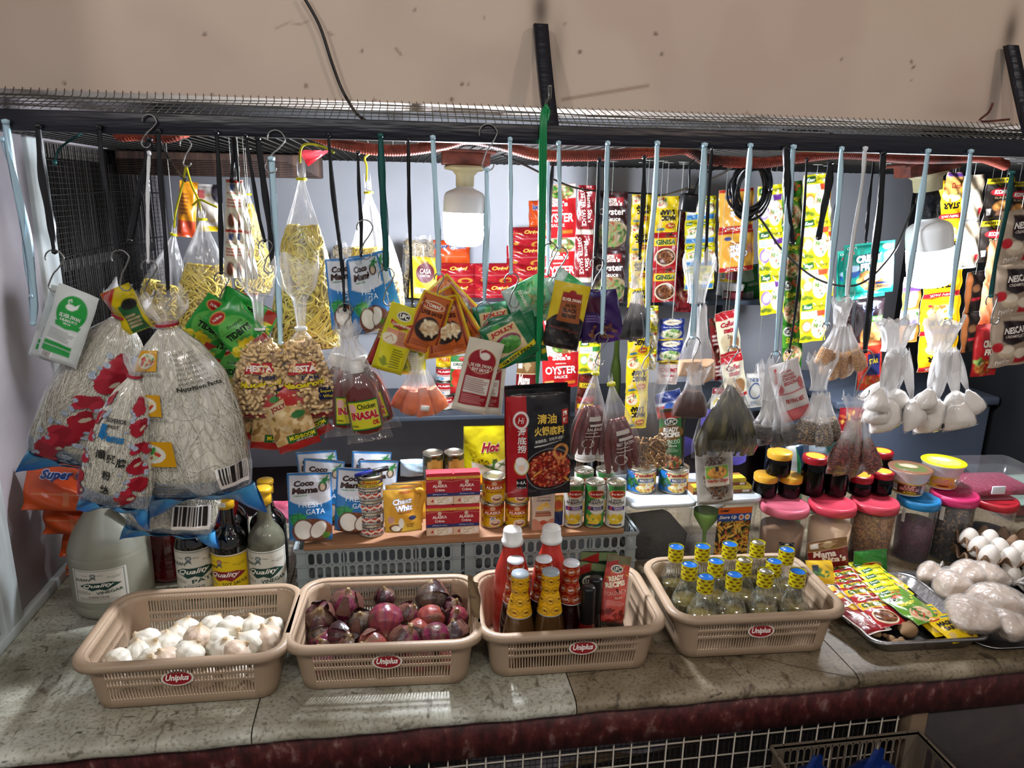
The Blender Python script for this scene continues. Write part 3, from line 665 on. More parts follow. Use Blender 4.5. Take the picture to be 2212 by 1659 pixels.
# ---- garlic ----
def garlic(seed):
    q = random.Random(seed); nu, nv = 40, 22; lob = q.choice((7, 8, 9)); t, s = np.meshgrid(np.linspace(0, 2*math.pi, nu, endpoint=False), np.linspace(0, 1, nv))
    pr = np.interp(s, [0, .04, .12, .3, .5, .68, .8, .88, .94, 1], [.0, .25, .62, .96, 1, .82, .45, .22, .15, .11]); pz = np.interp(s, [0, .12, .3, .5, .7, .85, 1], [-.66, -.64, -.42, -.02, .44, .70, .92])
    f = 1-.17*(1-abs(np.cos(lob*t/2+q.random())))**1.5*np.clip(pr*1.3-.2, 0, 1)+.03*np.sin(2*t+q.random()*6)
    bend = np.clip(s-.8, 0, 1)*q.uniform(-1, 1)
    V = np.stack([pr*f*np.cos(t)+bend*1.5, pr*f*np.sin(t), pz], -1)*.0235
    st = vn(t*9, s*2, seed); w = np.clip((s-.75)*4, 0, 1)[..., None]; base = L('#d2cdbe') if seed != 3 else L('#c2ae9a')
    C = base*(1-.0)+0*V; C = C*(.82+.3*st[..., None]); C = C*(1-w)+L('#b39a74')*w; b = np.clip((.08-s)*14, 0, 1)[..., None]; C = C*(1-b)+L('#8a6c48')*b
    g = G(); g.add((V.reshape(-1, 3), gridF(nv, nu, cu=True)), C.reshape(-1, 3)); g.add(cap(V[-1]), '#a08a66'); g.add(cap(V[0], True), '#8a6c48')
    for k in range(14): a = q.uniform(0, 6.28); g.add(tube([(.001*math.cos(a), .001*math.sin(a), -.0145), (.005*math.cos(a), .005*math.sin(a), -.0165-.002*q.random())], .0004, 3), '#9c8660')
    return g.mesh('garlic', ['skin'])
mat('skin', rough=.48, attr=True, bmp=(160, .12)); GM = [garlic(i) for i in range(5)]
gar = [(312, 1388, 'leftmost, against the slanted left wall'), (363, 1392, 'big and pale with its neck upright, left of centre'), (402, 1357, 'rearmost on the left, round and smooth'), (428, 1375, 'tan tinted, resting on top near the middle'), (462, 1352, 'root end up at the back centre'), (503, 1362, 'lying on its side at back right of centre'), (547, 1352, 'with a torn papery neck at the back right'), (590, 1352, 'smallest, in the rear right corner'),
 (577, 1378, 'by the right wall below the smallest one'), (535, 1392, 'with a long dry stem at front right'), (488, 1400, 'pale yellow, near the front right of centre'), (462, 1385, 'with broken base, near the middle'), (411, 1410, 'ribbed, at front centre'), (357, 1424, 'half hidden at front behind the rim'), (300, 1412, 'streaked, front left of the heap'), (262, 1428, 'lowest at front left with a cut stem'), (330, 1404, 'wedged between two at left'), (380, 1372, 'purplish, at the rear left of centre'), (515, 1408, 'front, pressed against the rim at right'), (330, 1428, 'front, touching the rim at left')]
rr = random.Random(5)
for i, (x, y, lb) in enumerate(gar):
    z = .904 if i not in (3,) else .918; p = PZ(x, y, z); s = rr.uniform(1.08, 1.3)*(.8 if i in (7, 17) else 1)
    M = TR(*p) @ RZ(rr.uniform(0, 6.28)) @ RX(rr.choice((-.4, .3, .9, -1.1, 1.5))*rr.uniform(.5, 1)) @ SC(s); put('garlic_bulb', GM[i % 5], M, 'white garlic bulb, '+lb, 'garlic', 'garlic bulbs in the basket')
for i in range(18):
    q = BK[0] @ np.array([-.125+.05*(i % 6)+rr.uniform(-.006, .006), -.055+.055*(i//6), .028, 1]); put('garlic_bulb', GM[i % 5], TR(*q[:3]) @ RZ(rr.uniform(0, 6)) @ RX(rr.uniform(-1, 1)), 'white garlic bulb underneath, seen only through the basket slots', 'garlic', 'lower garlic bulbs')
# ---- onions ----
def onion(seed):
    q = random.Random(seed); nu, nv = 44, 24; t, s = np.meshgrid(np.linspace(0, 2*math.pi, nu, endpoint=False), np.linspace(0, 1, nv))
    pr = np.interp(s, [0, .05, .15, .3, .5, .7, .83, .9, .95, 1], [.0, .3, .65, .93, 1, .85, .5, .22, .14, .10]); pz = np.interp(s, [0, .15, .5, .8, .9, 1], [-.9, -.78, 0, .75, .95, 1.25])
    f = 1+.03*np.sin(2*t+q.random()*6)+.012*np.sin(9*t+3*s)
    V = np.stack([pr*f*np.cos(t)+.25*np.clip(s-.88, 0, 1)*8*q.uniform(-.3, .3), pr*f*np.sin(t), pz*q.uniform(.86, 1.05)], -1)*.028
    c = [('#6e1c3c', '#3a0f22'), ('#5a1838', '#7a3030'), ('#4e1f28', '#2a1518'), ('#6a2a30', '#8a4436'), ('#352a26', '#5a4a40')][seed % 5]
    k = vn(t*14, s*3, seed)[..., None]; k2 = np.clip((vn(t*2.5, s*4, seed+9)[..., None]-.62)*8, 0, 1)*.75
    C = L(c[0])*k+L(c[1])*(1-k); C = C*(1-k2)+L('#5a4636')*k2; w = np.clip((s-.84)*6, 0, 1)[..., None]; C = C*(1-w)+L('#8a7450')*w; b = np.clip((.10-s)*10, 0, 1)[..., None]; C = C*(1-b)+L('#77603e')*b
    g = G(); g.add((V.reshape(-1, 3), gridF(nv, nu, cu=True)), C.reshape(-1, 3)); g.add(cap(V[-1]), '#77603e')
    r = G()
    for j in range(26): a = q.uniform(0, 6.28); d = q.uniform(.3, 1); r.add(tube(spline([(0, 0, -.024), (.006*d*math.cos(a), .006*d*math.sin(a), -.0275), (.013*d*math.cos(a+.4), .013*d*math.sin(a+.4), -.028+.004*q.random())], 4), .00035, 3), '#93815a')
    h = G()
    for j in range(4):
        a = q.uniform(0, 6.28); U, W = np.meshgrid(np.linspace(-.5, .5, 5), np.linspace(0, 1, 6)); rad = .0285*(np.sin(math.pi*(.5-W*.38))); aa = a+U*.9*(1-W*.4); zz = .026*W*1.1
        rad = rad+.002+.004*np.clip(W-.6, 0, 1)*q.uniform(0, 3); h.add((np.stack([rad*np.cos(aa), rad*np.sin(aa), zz], -1).reshape(-1, 3), gridF(6, 5)), q.choice(['#2c1a1c', '#3c2420', '#5e3e34']))
    return g.mesh('onion', ['onion_skin']), r.mesh('roots', ['onion_skin']), h.mesh('skin_flake', ['onion_skin'])
mat('onion_skin', rough=.34, attr=True, bmp=(120, .15)); OM = [onion(i) for i in range(5)]
oni = [(692, 1335, 1.15, .915, 2, 'dark and flaky, at the far left by the basket wall', .5), (747, 1306, 1.15, .928, 0, 'bright purple, standing tall at the back left', .2), (833, 1342, 1.2, .925, 1, 'largest, turned with its roots to the front, in the middle', 1.5), (832, 1290, .75, .925, 2, 'withered with a long dry neck at the back', 0),
 (932, 1292, 1.15, .93, 4, 'brown skinned, on top at the back right', .9), (880, 1327, .8, .922, 0, 'small glossy red, right of the largest', -.6), (930, 1335, 1.0, .915, 3, 'orange tinted, below the brown skinned one', 1.2), (985, 1335, .85, .91, 1, 'small purple, beside the cardboard tag', .4), (976, 1312, .8, .915, 2, 'almost black, behind the cardboard tag side', .5),
 (903, 1362, .85, .905, 3, 'small striped red, centre right', -.8), (940, 1377, 1.05, .903, 0, 'red with pale neck forward, at front right', 1.3), (985, 1372, .95, .90, 4, 'dark brown, in the front right corner', .5), (873, 1384, 1.1, .902, 0, 'deep purple, at front centre', -.4), (805, 1394, 1.05, .90, 3, 'mottled tan and red, at front left of centre', 1.0),
 (780, 1345, .9, .912, 4, 'grey brown, left of the largest', .3), (735, 1375, 1.0, .895, 2, 'dark with loose skins, front left', 1.2), (752, 1400, .8, .885, 4, 'olive brown, low at the front left', .2), (700, 1395, .8, .885, 2, 'black skinned, lowest at the front left', -.5), (690, 1370, .9, .893, 4, 'dull brown, under the flaky one at left', 1.1)]
for i, (x, y, s, z, k, lb, tl) in enumerate(oni):
    p = PZ(x, y, z); e = put('onion', OM[k][0], TR(*p) @ RZ(.9*i) @ RX(tl) @ SC(s), 'red onion, '+lb, 'onion', 'red onions in the basket')
    if i in (2, 4, 6, 10): e.matrix_basis = mx(TR(*p) @ RX(-tl if i != 2 else 2.0) @ RZ(i) @ SC(s))
    put('roots', OM[k][1], None, None, None, parent=e); put('skin_flake', OM[k][2], None, None, None, parent=e)
for i in range(15):
    q = BK[1] @ np.array([-.12+.06*(i % 5), -.055+.055*(i//5), .033, 1]); put('onion', OM[(i*2) % 5][0], TR(*q[:3]) @ RZ(i) @ RX(i*.7), 'red onion underneath, seen only through the basket slots', 'onion', 'lower red onions')
M, H, s = fr(1020, 1250, 1022, 1384, 1.20, yaw=-72, Yb=1.185); cv = Cv(.045, H, '#7d6a4c').nz(0, 0, 1, 1, '#6b5940', 6).ln([(.3, .8), (.3, .55), (.7, .5)], .04, '#3a3226').ln([(.25, .7), (.7, .72)], .04, '#3a3226').ln([(.4, .45), (.75, .42), (.4, .36)], .04, '#3a3226')
put('cardboard_sign', pouch_mesh(cv, .0015, 'flat', 3, .0015, '#7d6a4c', 'paper', .004), M, 'torn cardboard price sign stuck in the onion basket', 'sign')
# ---- bottles ----
mat('brown_sauce', '#4a3218', .15, bmp=(60, .1), coat=.6); mat('dark_sauce', '#200508', .08, coat=1); mat('red_ketchup', '#b4332a', .28, sub=.1); mat('hot_sauce', '#5a0d08', .1, coat=1)
mat('white_cap', '#d6d6d2', .35); mat('cap_blue', '#0f55a0', .3); mat('black_glass', '#040405', .06, coat=1); mat('vinegar', '#5c5c4c', .2, coat=.5); mat('yellow_cap', '#c69a1c', .35); mat('jug_plastic', '#8f8f80', .35, bmp=(5, .1), sub=.1)
def wrapart(cv, R, z0, ang=160, mi=0, g=None, m='enamel', c0=-90, prof=None):
    """sheet of artwork bent round a body of radius R(z) facing the shopper"""
    a = math.radians(ang)
    def S(u, v, off):
        th = math.radians(c0)+(np.asarray(u)-.5)*a; z = z0+np.asarray(v)*cv.H; r = (np.interp(z, prof[:, 1], prof[:, 0]) if prof is not None else R)+.0004+off
        return np.stack([r*np.cos(th), r*np.sin(th), z+0*th], -1)
    gg = g or G(); emit(gg, cv, S, mi, lift=.0005); return gg
def bottle(name, c, label, cat, parts, group=None, rz=0):
    e = empty(name, TR(c[0], c[1], c[2]) @ RZ(math.atan2(-c[0], c[1])*.6+rz)); tag(e, label, cat, group)
    for nm, g, m in parts: g.build(nm, m, e)
    return e
# big ketchup bottles
zb = ZT+.004
def papa(c, H, label):
    R = .034; pr = smooth([(0, 0), (R*.9, 0), (R*1.05, .01), (R*1.05, H*.45), (R*.98, H*.62), (R*.55, H*.80), (R*.5, H*.86), (R*.5, H*.88)], 3)
    cp = lathe([(R*.50, H*.865), (R*.62, H*.87), (R*.62, H*.90), (R*.56, H*.905), (R*.53, H*.985), (R*.48, H), (0, H)], 36); t = np.arange(len(cp[0])) % 36
    bottle('ketchup_bottle', c, label, 'bottle', [('body', G().add(lathe(pr, 32)), 'red_ketchup'), ('cap', G().add(cp), 'white_cap')], 'big red ketchup bottles')
for x, yb_, yt, lb in ((1098, 1385, 1142, 'tall red plastic ketchup bottle with white cap, left one at the back of the basket'), (1180, 1380, 1138, 'tall red plastic ketchup bottle with white cap, right one at the back of the basket')):
    c = PY(x, 1300, 1.262); H = PY(x, yt, 1.262)[2]-zb; papa((c[0]+.006, 1.262, zb), H, lb)
def wrapneck(cols, txt, W, H):
    cv = Cv(W, H, cols[0], .0012)
    for k in range(4):
        for j in range(6):
            u, v = j/6+.08+(.08 if k % 2 else 0), .12+.25*k
            cv.e(u, v, .075, .09, cols[1], 0).e(u, v, .065, .075, cols[2]); cv.t(txt, u, v, .10, .07, cols[3], sh=.2, rot=12 if txt == 'PAPA' else 0)
    return cv
cvP = wrapneck(['#8e1c12', '#c98a4a', '#8e1c12', '#eee6da'], 'PAPA', .085, .075); cvM = wrapneck(['#d9a312', '#5a1208', '#e8b82a', '#5a1208'], 'TOMAS', .085, .075)
def slim(c, H, label, cv, liq, cap_='#c8cbd0', group=None, R=.029):
    n = R*.46; pr = smooth([(0, 0), (R*.9, 0), (R, .008), (R, H*.30), (R*.93, H*.42), (n*1.25, H*.70), (n, H*.78), (n, H*.95)], 2)
    nk = np.array([(n*1.7, H*.56), (n*1.30, H*.72), (n*1.06, H*.79), (n*1.18, H*.86), (n*1.18, H*.98), (n*1.1, H)])
    k = nk[:, 1]; sl = G(); sl.add(lathe([(r+.0003, z) for r, z in nk]+[(0, H)], 32), cap_)
    prof = nk[nk[:, 1] < H*.999]; cv2 = Cv(.085, H*.98-H*.57, '#000'); cv2.U, cv2.V, cv2.col, cv2.nu, cv2.nv = cv.U, cv.V, cv.col, cv.nu, cv.nv; cv2.tx = cv.tx
    cv2.H = H*.41; wrapart(cv2, 0, H*.57, 350, g=sl, prof=prof)
    return bottle('sauce_bottle', c, label, 'bottle', [('body', G().add(lathe(pr, 32)), liq), ('neck_wrap', sl, 'enamel')], group)
for x, yt, Y, lb in ((1112, 1207, 1.215, 'left one, behind the yellow capped bottle'), (1172, 1205, 1.222, 'middle one, in front of the right ketchup bottle'), (1231, 1214, 1.215, 'right one, standing free')):
    c = PY(x, 1300, Y); H = PY(x, yt, Y)[2]-zb; slim((c[0], Y, zb), H, 'dark sauce bottle with red neck wrap, '+lb, cvP, 'dark_sauce', group='red necked sauce bottles')
for x, yt, lb in ((1122, 1237, 'left one at the front of the basket'), (1187, 1233, 'right one at the front of the basket')):
    Y = 1.178; c = PY(x, 1320, Y); H = PY(x, yt, Y)[2]-zb; slim((c[0], Y, zb), H, 'brown sauce bottle with yellow wrapped neck, '+lb, cvM, 'brown_sauce', '#8f9aa0', 'yellow necked sauce bottles', .030)
for x, yt, Y, m_, lb in ((1269, 1267, 1.170, 'hot_sauce', 'small red hot sauce bottle with long black cap at the front'), (1284, 1248, 1.205, 'black_glass', 'small dark bottle with black cap behind the hot sauce')):
    c = PY(x, 1320, Y); H = PY(x, yt, Y)[2]-zb; R = .020
    bottle('hot_sauce_bottle', (c[0], Y, zb), lb, 'bottle', [('body', G().add(lathe(smooth([(0, 0), (R, 0), (R, H*.3), (R*.62, H*.55), (R*.6, H*.7)], 2), 24)), m_), ('cap', G().add(lathe([(R*.68, H*.52), (R*.66, H*.97), (R*.6, H), (0, H)], 24)), 'black_plastic')])
# the clear bottles with yellow seals
cvS = Cv(.06, .03, '#b9b414', .0012); rr = random.Random(3)
for k in range(4):
    for j in range(7): cvS.r(j/7+.02+(.07 if k % 2 else 0), .08+.24*k, j/7+.10+(.07 if k % 2 else 0), .20+.24*k, '#6a1a12')
mat('olive_oil', '#4e4214', .12, coat=.8); MSEAL = {}
def oilb(c, H, blue, label, me=None):
    if blue in MSEAL:
        M = TR(*c) @ RZ(random.Random(c[0]).uniform(-.5, .5)); return dup(MSEAL[blue], M, label)
    R = .031; n = .0125; pr = smooth([(0, .0), (R*.93, 0), (R, .006), (R, H*.42), (R*.97, H*.47), (n*1.15, H*.76), (n, H*.80), (n, H*.93)], 2); inn = [(max(r-.002, 0), z+.002) for r, z in pr if z < H*.45]
    sl = G(); wrapart(cvS, n+.0012, H*.80, 358, g=sl); sl.add(lathe([(n+.0014, H*.79), (n+.0026, H*.85), (n+.0012, H*.86), (n+.0022, H*.91), (n+.001, H*.985)], 24), '#b9b414'); sl.V[0] *= (1.12, 1.12, 1)
    cpg = G().add(lathe([(n*1.12, H*.95), (n*1.25, H*.985), (n*1.2, H), (n*.9, H*1.0), (n*.85, H*.992), (0, H*.992)], 24))
    o = bottle('glass_bottle', c, label, 'bottle', [('body', G().add(lathe(pr, 36)), 'rough_glass'), ('oil', G().add(lathe(list(inn)+[(0, H*.45)], 32)), 'olive_oil'), ('seal', sl, 'enamel'), ('cap', cpg, 'cap_blue' if blue else 'tin')], 'yellow sealed glass bottles in the basket')
    MSEAL[blue] = o; return o
ob = [(1525, 1247, 1, 1.198, 'blue cap, first of the front row from the left'), (1587, 1242, 1, 1.175, 'blue cap, second of the front row'), (1655, 1235, 0, 1.175, 'silver cap, third of the front row'), (1727, 1238, 1, 1.175, 'blue cap, far right of the front row'), (1490, 1220, 1, 1.215, 'blue cap, leftmost of the second row'), (1547, 1213, 1, 1.232, 'blue cap, second row behind the first two'), (1608, 1211, 0, 1.232, 'silver cap, in the middle of the second row'), (1673, 1213, 1, 1.235, 'blue cap, right of the second row'),
 (1461, 1182, 1, 1.275, 'blue cap, in the rear left corner'), (1518, 1181, 1, 1.287, 'blue cap, back row under the green funnel'), (1577, 1176, 1, 1.287, 'blue cap, back row before the pasta label'), (1637, 1173, 0, 1.287, 'silver cap, tallest looking in the back row'), (1700, 1188, 1, 1.28, 'blue cap, rear right corner')]
Hb = None
for x, yt, bl, Y, lb in ob:
    p = PY(x, yt, Y); 
    if Hb is None: Hb = p[2]-zb
    k = (p[2]-zb)/Hb; Y2 = Y
    # stand on the basket floor: slide along the ray to the depth where the top meets the bottle height
    q = PZ(x, yt, zb+Hb); oilb((q[0], max(q[1], 1.196), zb), Hb, bl, 'clear glass bottle of olive oil, '+lb)
# ---- bottles of the left back ----
def label_susan(W, H, kind):
    y = kind == 'SOY SAUCE'; cv = Cv(W, H, '#c9c5b8' if not y else '#d8b806', .0011); c = '#12382f' if not y else '#7d1420'; k = '#1d1d1d'
    cv.r(.0, .0, 1, 1, '#cfcbc0'); cv.r(.04, .03, .96, .97, '#3c5a58' if not y else '#a8701c'); cv.r(.055, .045, .945, .955, '#c9c5b8' if not y else '#d8b806')
    cv.e(.42, .83, .055, .05, '#4a5a5c' if not y else '#8a3a48').p([(.38, .78), (.36, .69), (.42, .74), (.47, .69), (.46, .78)], '#4a5a5c'); cv.t('SB', .42, .83, .06, .05, '#c9c5b8')
    cv.t('Trade', .27, .83, .11, .025, k, b=0).t('Mark', .55, .835, .1, .025, k, b=0).t('Net Content', .78, .78, .24, .03, k, b=0, rot=5).t('720 mL', .80, .74, .14, .025, k, b=0, rot=5)
    cv.t('SUSAN', .22, .70, .30, .075, c if not y else '#1d1d1d', rot=3, sh=.15); cv.p([(.14, .50), (.30, .60), (.72, .62), (.90, .54), (.70, .42), (.62, .37), (.50, .42), (.38, .37), (.30, .42)], c); cv.t('Quality', .50, .52, .55, .14, '#e8e4da', sh=.4, rot=3)
    cv.t(kind, .68, .33, .46, .085, c if not y else '#1d1d1d', rot=6); cv.t('Bottled by:', .48, .225, .2, .025, k, b=0); cv.t('SUSAN PATIS', .48, .18, .36, .04, k); cv.fine(.12, .07, .85, .155, 3, '#77746a'); cv.fine(.07, .26, .36, .36, 3, '#77746a'); return cv
def tallb(x, yb_, yt, label, glass, cap_, kind, lz=(.02, .115), R=.038, tilt=0, group=None, Yc=None, cap_text=True, da=0, name='bottle'):
    c, _ = stand(x, yb_, ZT, R); H = PY(x, yt, c[1])[2]-ZT; n = .014
    pr = smooth([(0, 0), (R*.95, 0), (R, .006), (R, H*.50), (R*.99, H*.55), (R*.80, H*.62), (n*1.2, H*.68), (n, H*.75), (n*.95, H*.93)], 2)
    parts = [('body', G().add(lathe(pr, 40)), glass)]
    if cap_: g = G(); g.add(lathe([(n*1.02, H*.855), (n*1.18, H*.86), (n*1.18, H*.925), (n*1.12, H*.93), (n*1.14, H*.955), (n*1.3, H*.96), (n*1.3, H*.99), (n*1.2, H), (0, H)], 28)); parts.append(('cap', g, cap_))
    if kind:
        cv = label_susan(.115, lz[1]-lz[0], kind); g = wrapart(cv, R+.0003, lz[0], 175, c0=-90+da); parts.append(('paper_label', g, 'paper'))
        s2 = G(); cv3 = Cv(.012, .01, '#d8d8d8').fine(.1, .2, .9, .9, 3, '#777'); wrapart(cv3, n*1.2, H*.885, 40, g=s2, c0=-110)
        if cap_: parts.append(('price_sticker', s2, 'paper'))
    return bottle(name, (c[0], c[1], ZT), label, 'bottle', parts, group)
tallb(431, 1300, 1062, 'black glass fish sauce bottle with white paper label, left of three', 'black_glass', None, 'PATIS', (.018, .120), .0385)
tallb(507, 1302, 1062, 'black glass soy sauce bottle with yellow paper label, middle of three', 'black_glass', 'yellow_cap', 'SOY SAUCE', (.014, .112), .0375, da=-18)
tallb(585, 1300, 1052, 'cloudy grey vinegar bottle with white paper label and yellow cap', 'vinegar', 'yellow_cap', 'VINEGAR', (.018, .118), .038, da=-12)
tallb(508, 1250, 1020, 'dark bottle standing right behind the yellow labelled soy sauce', 'black_glass', 'yellow_cap', None, R=.040); tallb(588, 1250, 1035, 'dark bottle with yellow cap standing right behind the vinegar bottle', 'black_glass', 'yellow_cap', None, R=.040)
c, _ = stand(257, 1340, ZT, .077); H = PY(250, 1050, c[1])[2]-ZT; R = .077
pr = smooth([(0, .0), (R*.88, 0), (R, .012), (R, .024), (R*.97, .028), (R, .033), (R, H*.50), (R*.985, H*.51), (R*.98, H*.54), (R*.80, H*.68), (R*.42, H*.84), (R*.24, H*.93), (R*.22, H)], 2)
e = bottle('jug', (c[0], c[1], ZT), 'big greyish white plastic gallon jug with white vinegar label', 'jug', [('body', G().add(lathe(pr, 48)), 'jug_plastic')])
cv = label_susan(.105, .072, 'VINEGAR'); wrapart(cv, R+.0006, .045, 79, c0=-102).build('paper_label', 'paper', e)
g = G(); g.add(tube(spline([(.02, -.03, H*.86), (.055, -.035, H*.80), (.062, -.03, H*.66)]), .007, 8)); g.add(lathe([(R*.26, H*.98), (R*.28, H*.98), (R*.28, H*1.08), (0, H*1.08)], 24)); g.build('cap', 'jug_plastic', e)
# red water container behind
mat('red_clear', '#5e0c0e', .15, coat=1, bmp=(14, .4)); R = .048; c = PY(368, 1200, 1.60); H = PY(368, 1130, 1.60)[2]-ZT
bottle('red_container', (c[0], 1.60, ZT), 'dark red plastic container between the jug and the black bottles', 'container', [('body', G().add(lathe(smooth([(0, 0), (R, 0), (R, .03), (R*.96, .035), (R, .04), (R, H*.45), (R*.95, H*.5), (R, H*.55), (R, H*.9), (R*.6, H*1.15), (R*.3, H*1.25), (0, H*1.25)], 2), 36)), 'red_clear')])
# ================= crates, plank and the things behind the baskets =================
mat('crate_plastic', '#8f989a', .35, alpha=.86, trans=0, bmp=(60, .05)); mat('clear_lid', '#c6cdd2', .25)
zc0 = PY(800, 1178, 1.462)[2]
def panel(W, H, nc, rows, mg=.022):
    g = G(); cw = (W-2*mg)/nc; z = .006; 
    def quad(x0, z0, x1, z1): g.add(([(x0, 0, z0), (x1, 0, z0), (x1, 0, z1), (x0, 0, z1)], np.arange(4)[None]), sm=False)
    for rh in rows:
        for c in range(nc):
            x0, x1, z0, z1 = mg+c*cw, mg+(c+1)*cw, z, z+rh; cx = (x0+x1)/2; r = cw*.36; hz = rh/2-.0035-r; cz = (z0+z1)/2; inn = []; out = []
            for a in range(-45, 315, 15):
                t = math.radians(a+7.5); ix = cx+r*math.cos(t); iz = cz+r*math.sin(t)+(hz if math.sin(t) > 0 else -hz); k = max(abs(math.cos(t)), abs(math.sin(t)))
                inn.append((ix, 0, iz)); out.append((cx+cw/2*math.cos(t)/k, 0, cz+rh/2*math.sin(t)/k))
            n = len(inn); g.add((out+inn, gridF(2, n, cu=True)), sm=False)
        z += rh
    quad(0, 0, mg, H); quad(W-mg, 0, W, H); quad(mg, 0, W-mg, .006); quad(mg, z, W-mg, H)
    return g
def crate(xa, xb, label, Yf=1.462, D=.27, z0=ZT+.001, z1=zc0-.001, name='crate', m='crate_plastic', ab=None):
    A, Bx = ab or (PY(xa, 1200, Yf)[0], PY(xb, 1200, Yf)[0]); W = Bx-A; H = z1-z0; e = empty(name, TR((A+Bx)/2, Yf+D/2, z0)); tag(e, label, 'crate', None)
    rw = [(H-.014)*k for k in (.34, .33, .33)]
    for nm, M, w_, nc in (('front_panel', TR(-W/2, -D/2, 0), W, 18), ('back_panel', TR(W/2, D/2, 0) @ RZ(math.pi), W, 18), ('side_panel', TR(-W/2, D/2, 0) @ RZ(-math.pi/2), D, 12), ('side_panel', TR(W/2, -D/2, 0) @ RZ(math.pi/2), D, 12)):
        g = panel(w_, H, nc, rw); z = .006
        for rh in rw+[0]: g.add(box(0, -.0035, z-.0012, w_, -.0005, z+.0012), sm=False); z += rh
        for k in range(0, 5): xx = .022+(w_-.044)*k/4; g.add(box(xx-.0012, -.0035, 0, xx+.0012, -.0005, H), sm=False)
        g.add(box(-.002, -.006, H-.005, w_+.002, .0, H), sm=False); o = g.build(nm, m, e, M)
    b = G().add(box(-W/2, -D/2, 0, W/2, D/2, .003)); b.build('base_panel', m, e); return e
crate(640, 996, 'left translucent plastic crate with oblong holes behind the onion basket'); crate(1004, 1372, 'right translucent plastic crate with oblong holes behind the sauce basket')
zp = zc0+.010; a, b = PY(832, 1160, 1.45)[0], PY(1348, 1160, 1.45)[0]
g = G(); g.add(rbox(a-.17, 1.452, zc0, b, 1.70, zp, .001)); o = g.build('plank', mat('plywood', '#8a6244', .6, bmp=(30, .2), stretch=(.2, 1, 1))); tag(o, 'thin brown plywood plank laid across the two translucent crates', 'plank')
# red packs inside the right crate, seen through the holes
def doypack(name, xt, yt, xb, yb, wpx, Y, cv_fn, label, cat='pouch', D=.016, style='stand', group=None, yaw=0, Yb=None, back='#c8c8c8', m='foil', seed=1, ear=0, curl=0, me=None, wr=.0009):
    M, H, s = fr(xt, yt, xb, yb, Y, yaw, Yb); W = wpx*s/max(.35, math.cos(math.radians(yaw)))
    if me is None: me = pouch_mesh(cv_fn(W, H), D, style, seed, wr, back, m, curl, ear)
    return put(name, me, M, label, cat, group), me
def a_coco(W, H):
    c = Cv(W, H, '#1f6fae', .0014); c.r(.0, .0, 1, 1, '#1e6cab').r(.05, .60, .97, .97, '#c9ced6').e(.52, .62, .46, .07, '#c9ced6'); c.e(.25, .33, .2, .10, '#2f8a4a').bl(.02, .25, .45, .42, 26, .09, ['#1c6b35', '#2f9a4c', '#155026'], 2, .12)
    c.e(.55, .17, .46, .19, '#6b3b22').bl(.1, .0, .98, .34, 60, .05, ['#7a4a2c', '#5a2f1a', '#8a5a38'], 5, .2); c.e(.36, .20, .24, .15, '#5a2f1a', 35).e(.36, .20, .21, .13, '#d9d6cc', 35).e(.70, .20, .18, .15, '#5a2f1a', -35).e(.70, .20, .155, .13, '#d9d6cc', -35).e(.87, .10, .08, .05, '#4a7d20')
    c.e(.80, .80, .10, .07, '#3a1c12').e(.80, .80, .06, .05, '#b8a890').bl(.70, .85, .95, .93, 10, .07, ['#1f7a34'], 4, .25).ln([(.93, .88), (.95, .8), (.9, .75)], .012, '#3a1c12')
    c.t('Coco', .38, .86, .46, .085, '#321a12', rot=4, sh=.15, b=.05).t('Mama', .40, .76, .60, .09, '#321a12', rot=4, sh=.15, b=.05).t('UNANG PIGA', .30, .685, .32, .022, '#2f8a3a', rot=3).t('FRESH', .52, .56, .52, .075, '#dfeaf2', b=0).t('GATA', .64, .46, .42, .075, '#dfeaf2', b=0); return c
o, CM = doypack('coconut_milk_pouch', 668, 1021, 672, 1167, 92, 1.47, a_coco, 'blue and white coconut milk pouch standing at the left end of the crates', 'pouch', .022, Yb=1.452, group='standing coconut milk pouches', ear=.02)
for xt, yt, xb, yb_, wp, Y, lb in ((770, 1007, 770, 1152, 92, 1.50, 'second from the left, partly behind the stacked tins'), (690, 968, 690, 1110, 112, 1.60, 'rear left, leaning with its top edge tilted'), (697, 987, 700, 1130, 92, 1.565, 'behind the front left one, only the top shows'), (800, 966, 800, 1110, 112, 1.63, 'rear right, highest at the back'), (815, 987, 812, 1130, 112, 1.59, 'behind the tins at the right')):
    M, H, s = fr(xt, yt, xb, yb_, Y, yaw=random.Random(xt).uniform(-10, 10)); M = M @ RY(math.radians(-6 if xt == 690 else 3)) @ SC(1.0); H0 = .142; zlo = M[2, 3]-H/2
    put('coconut_milk_pouch', CM, M, 'blue and white coconut milk pouch, '+lb, 'pouch', 'standing coconut milk pouches')
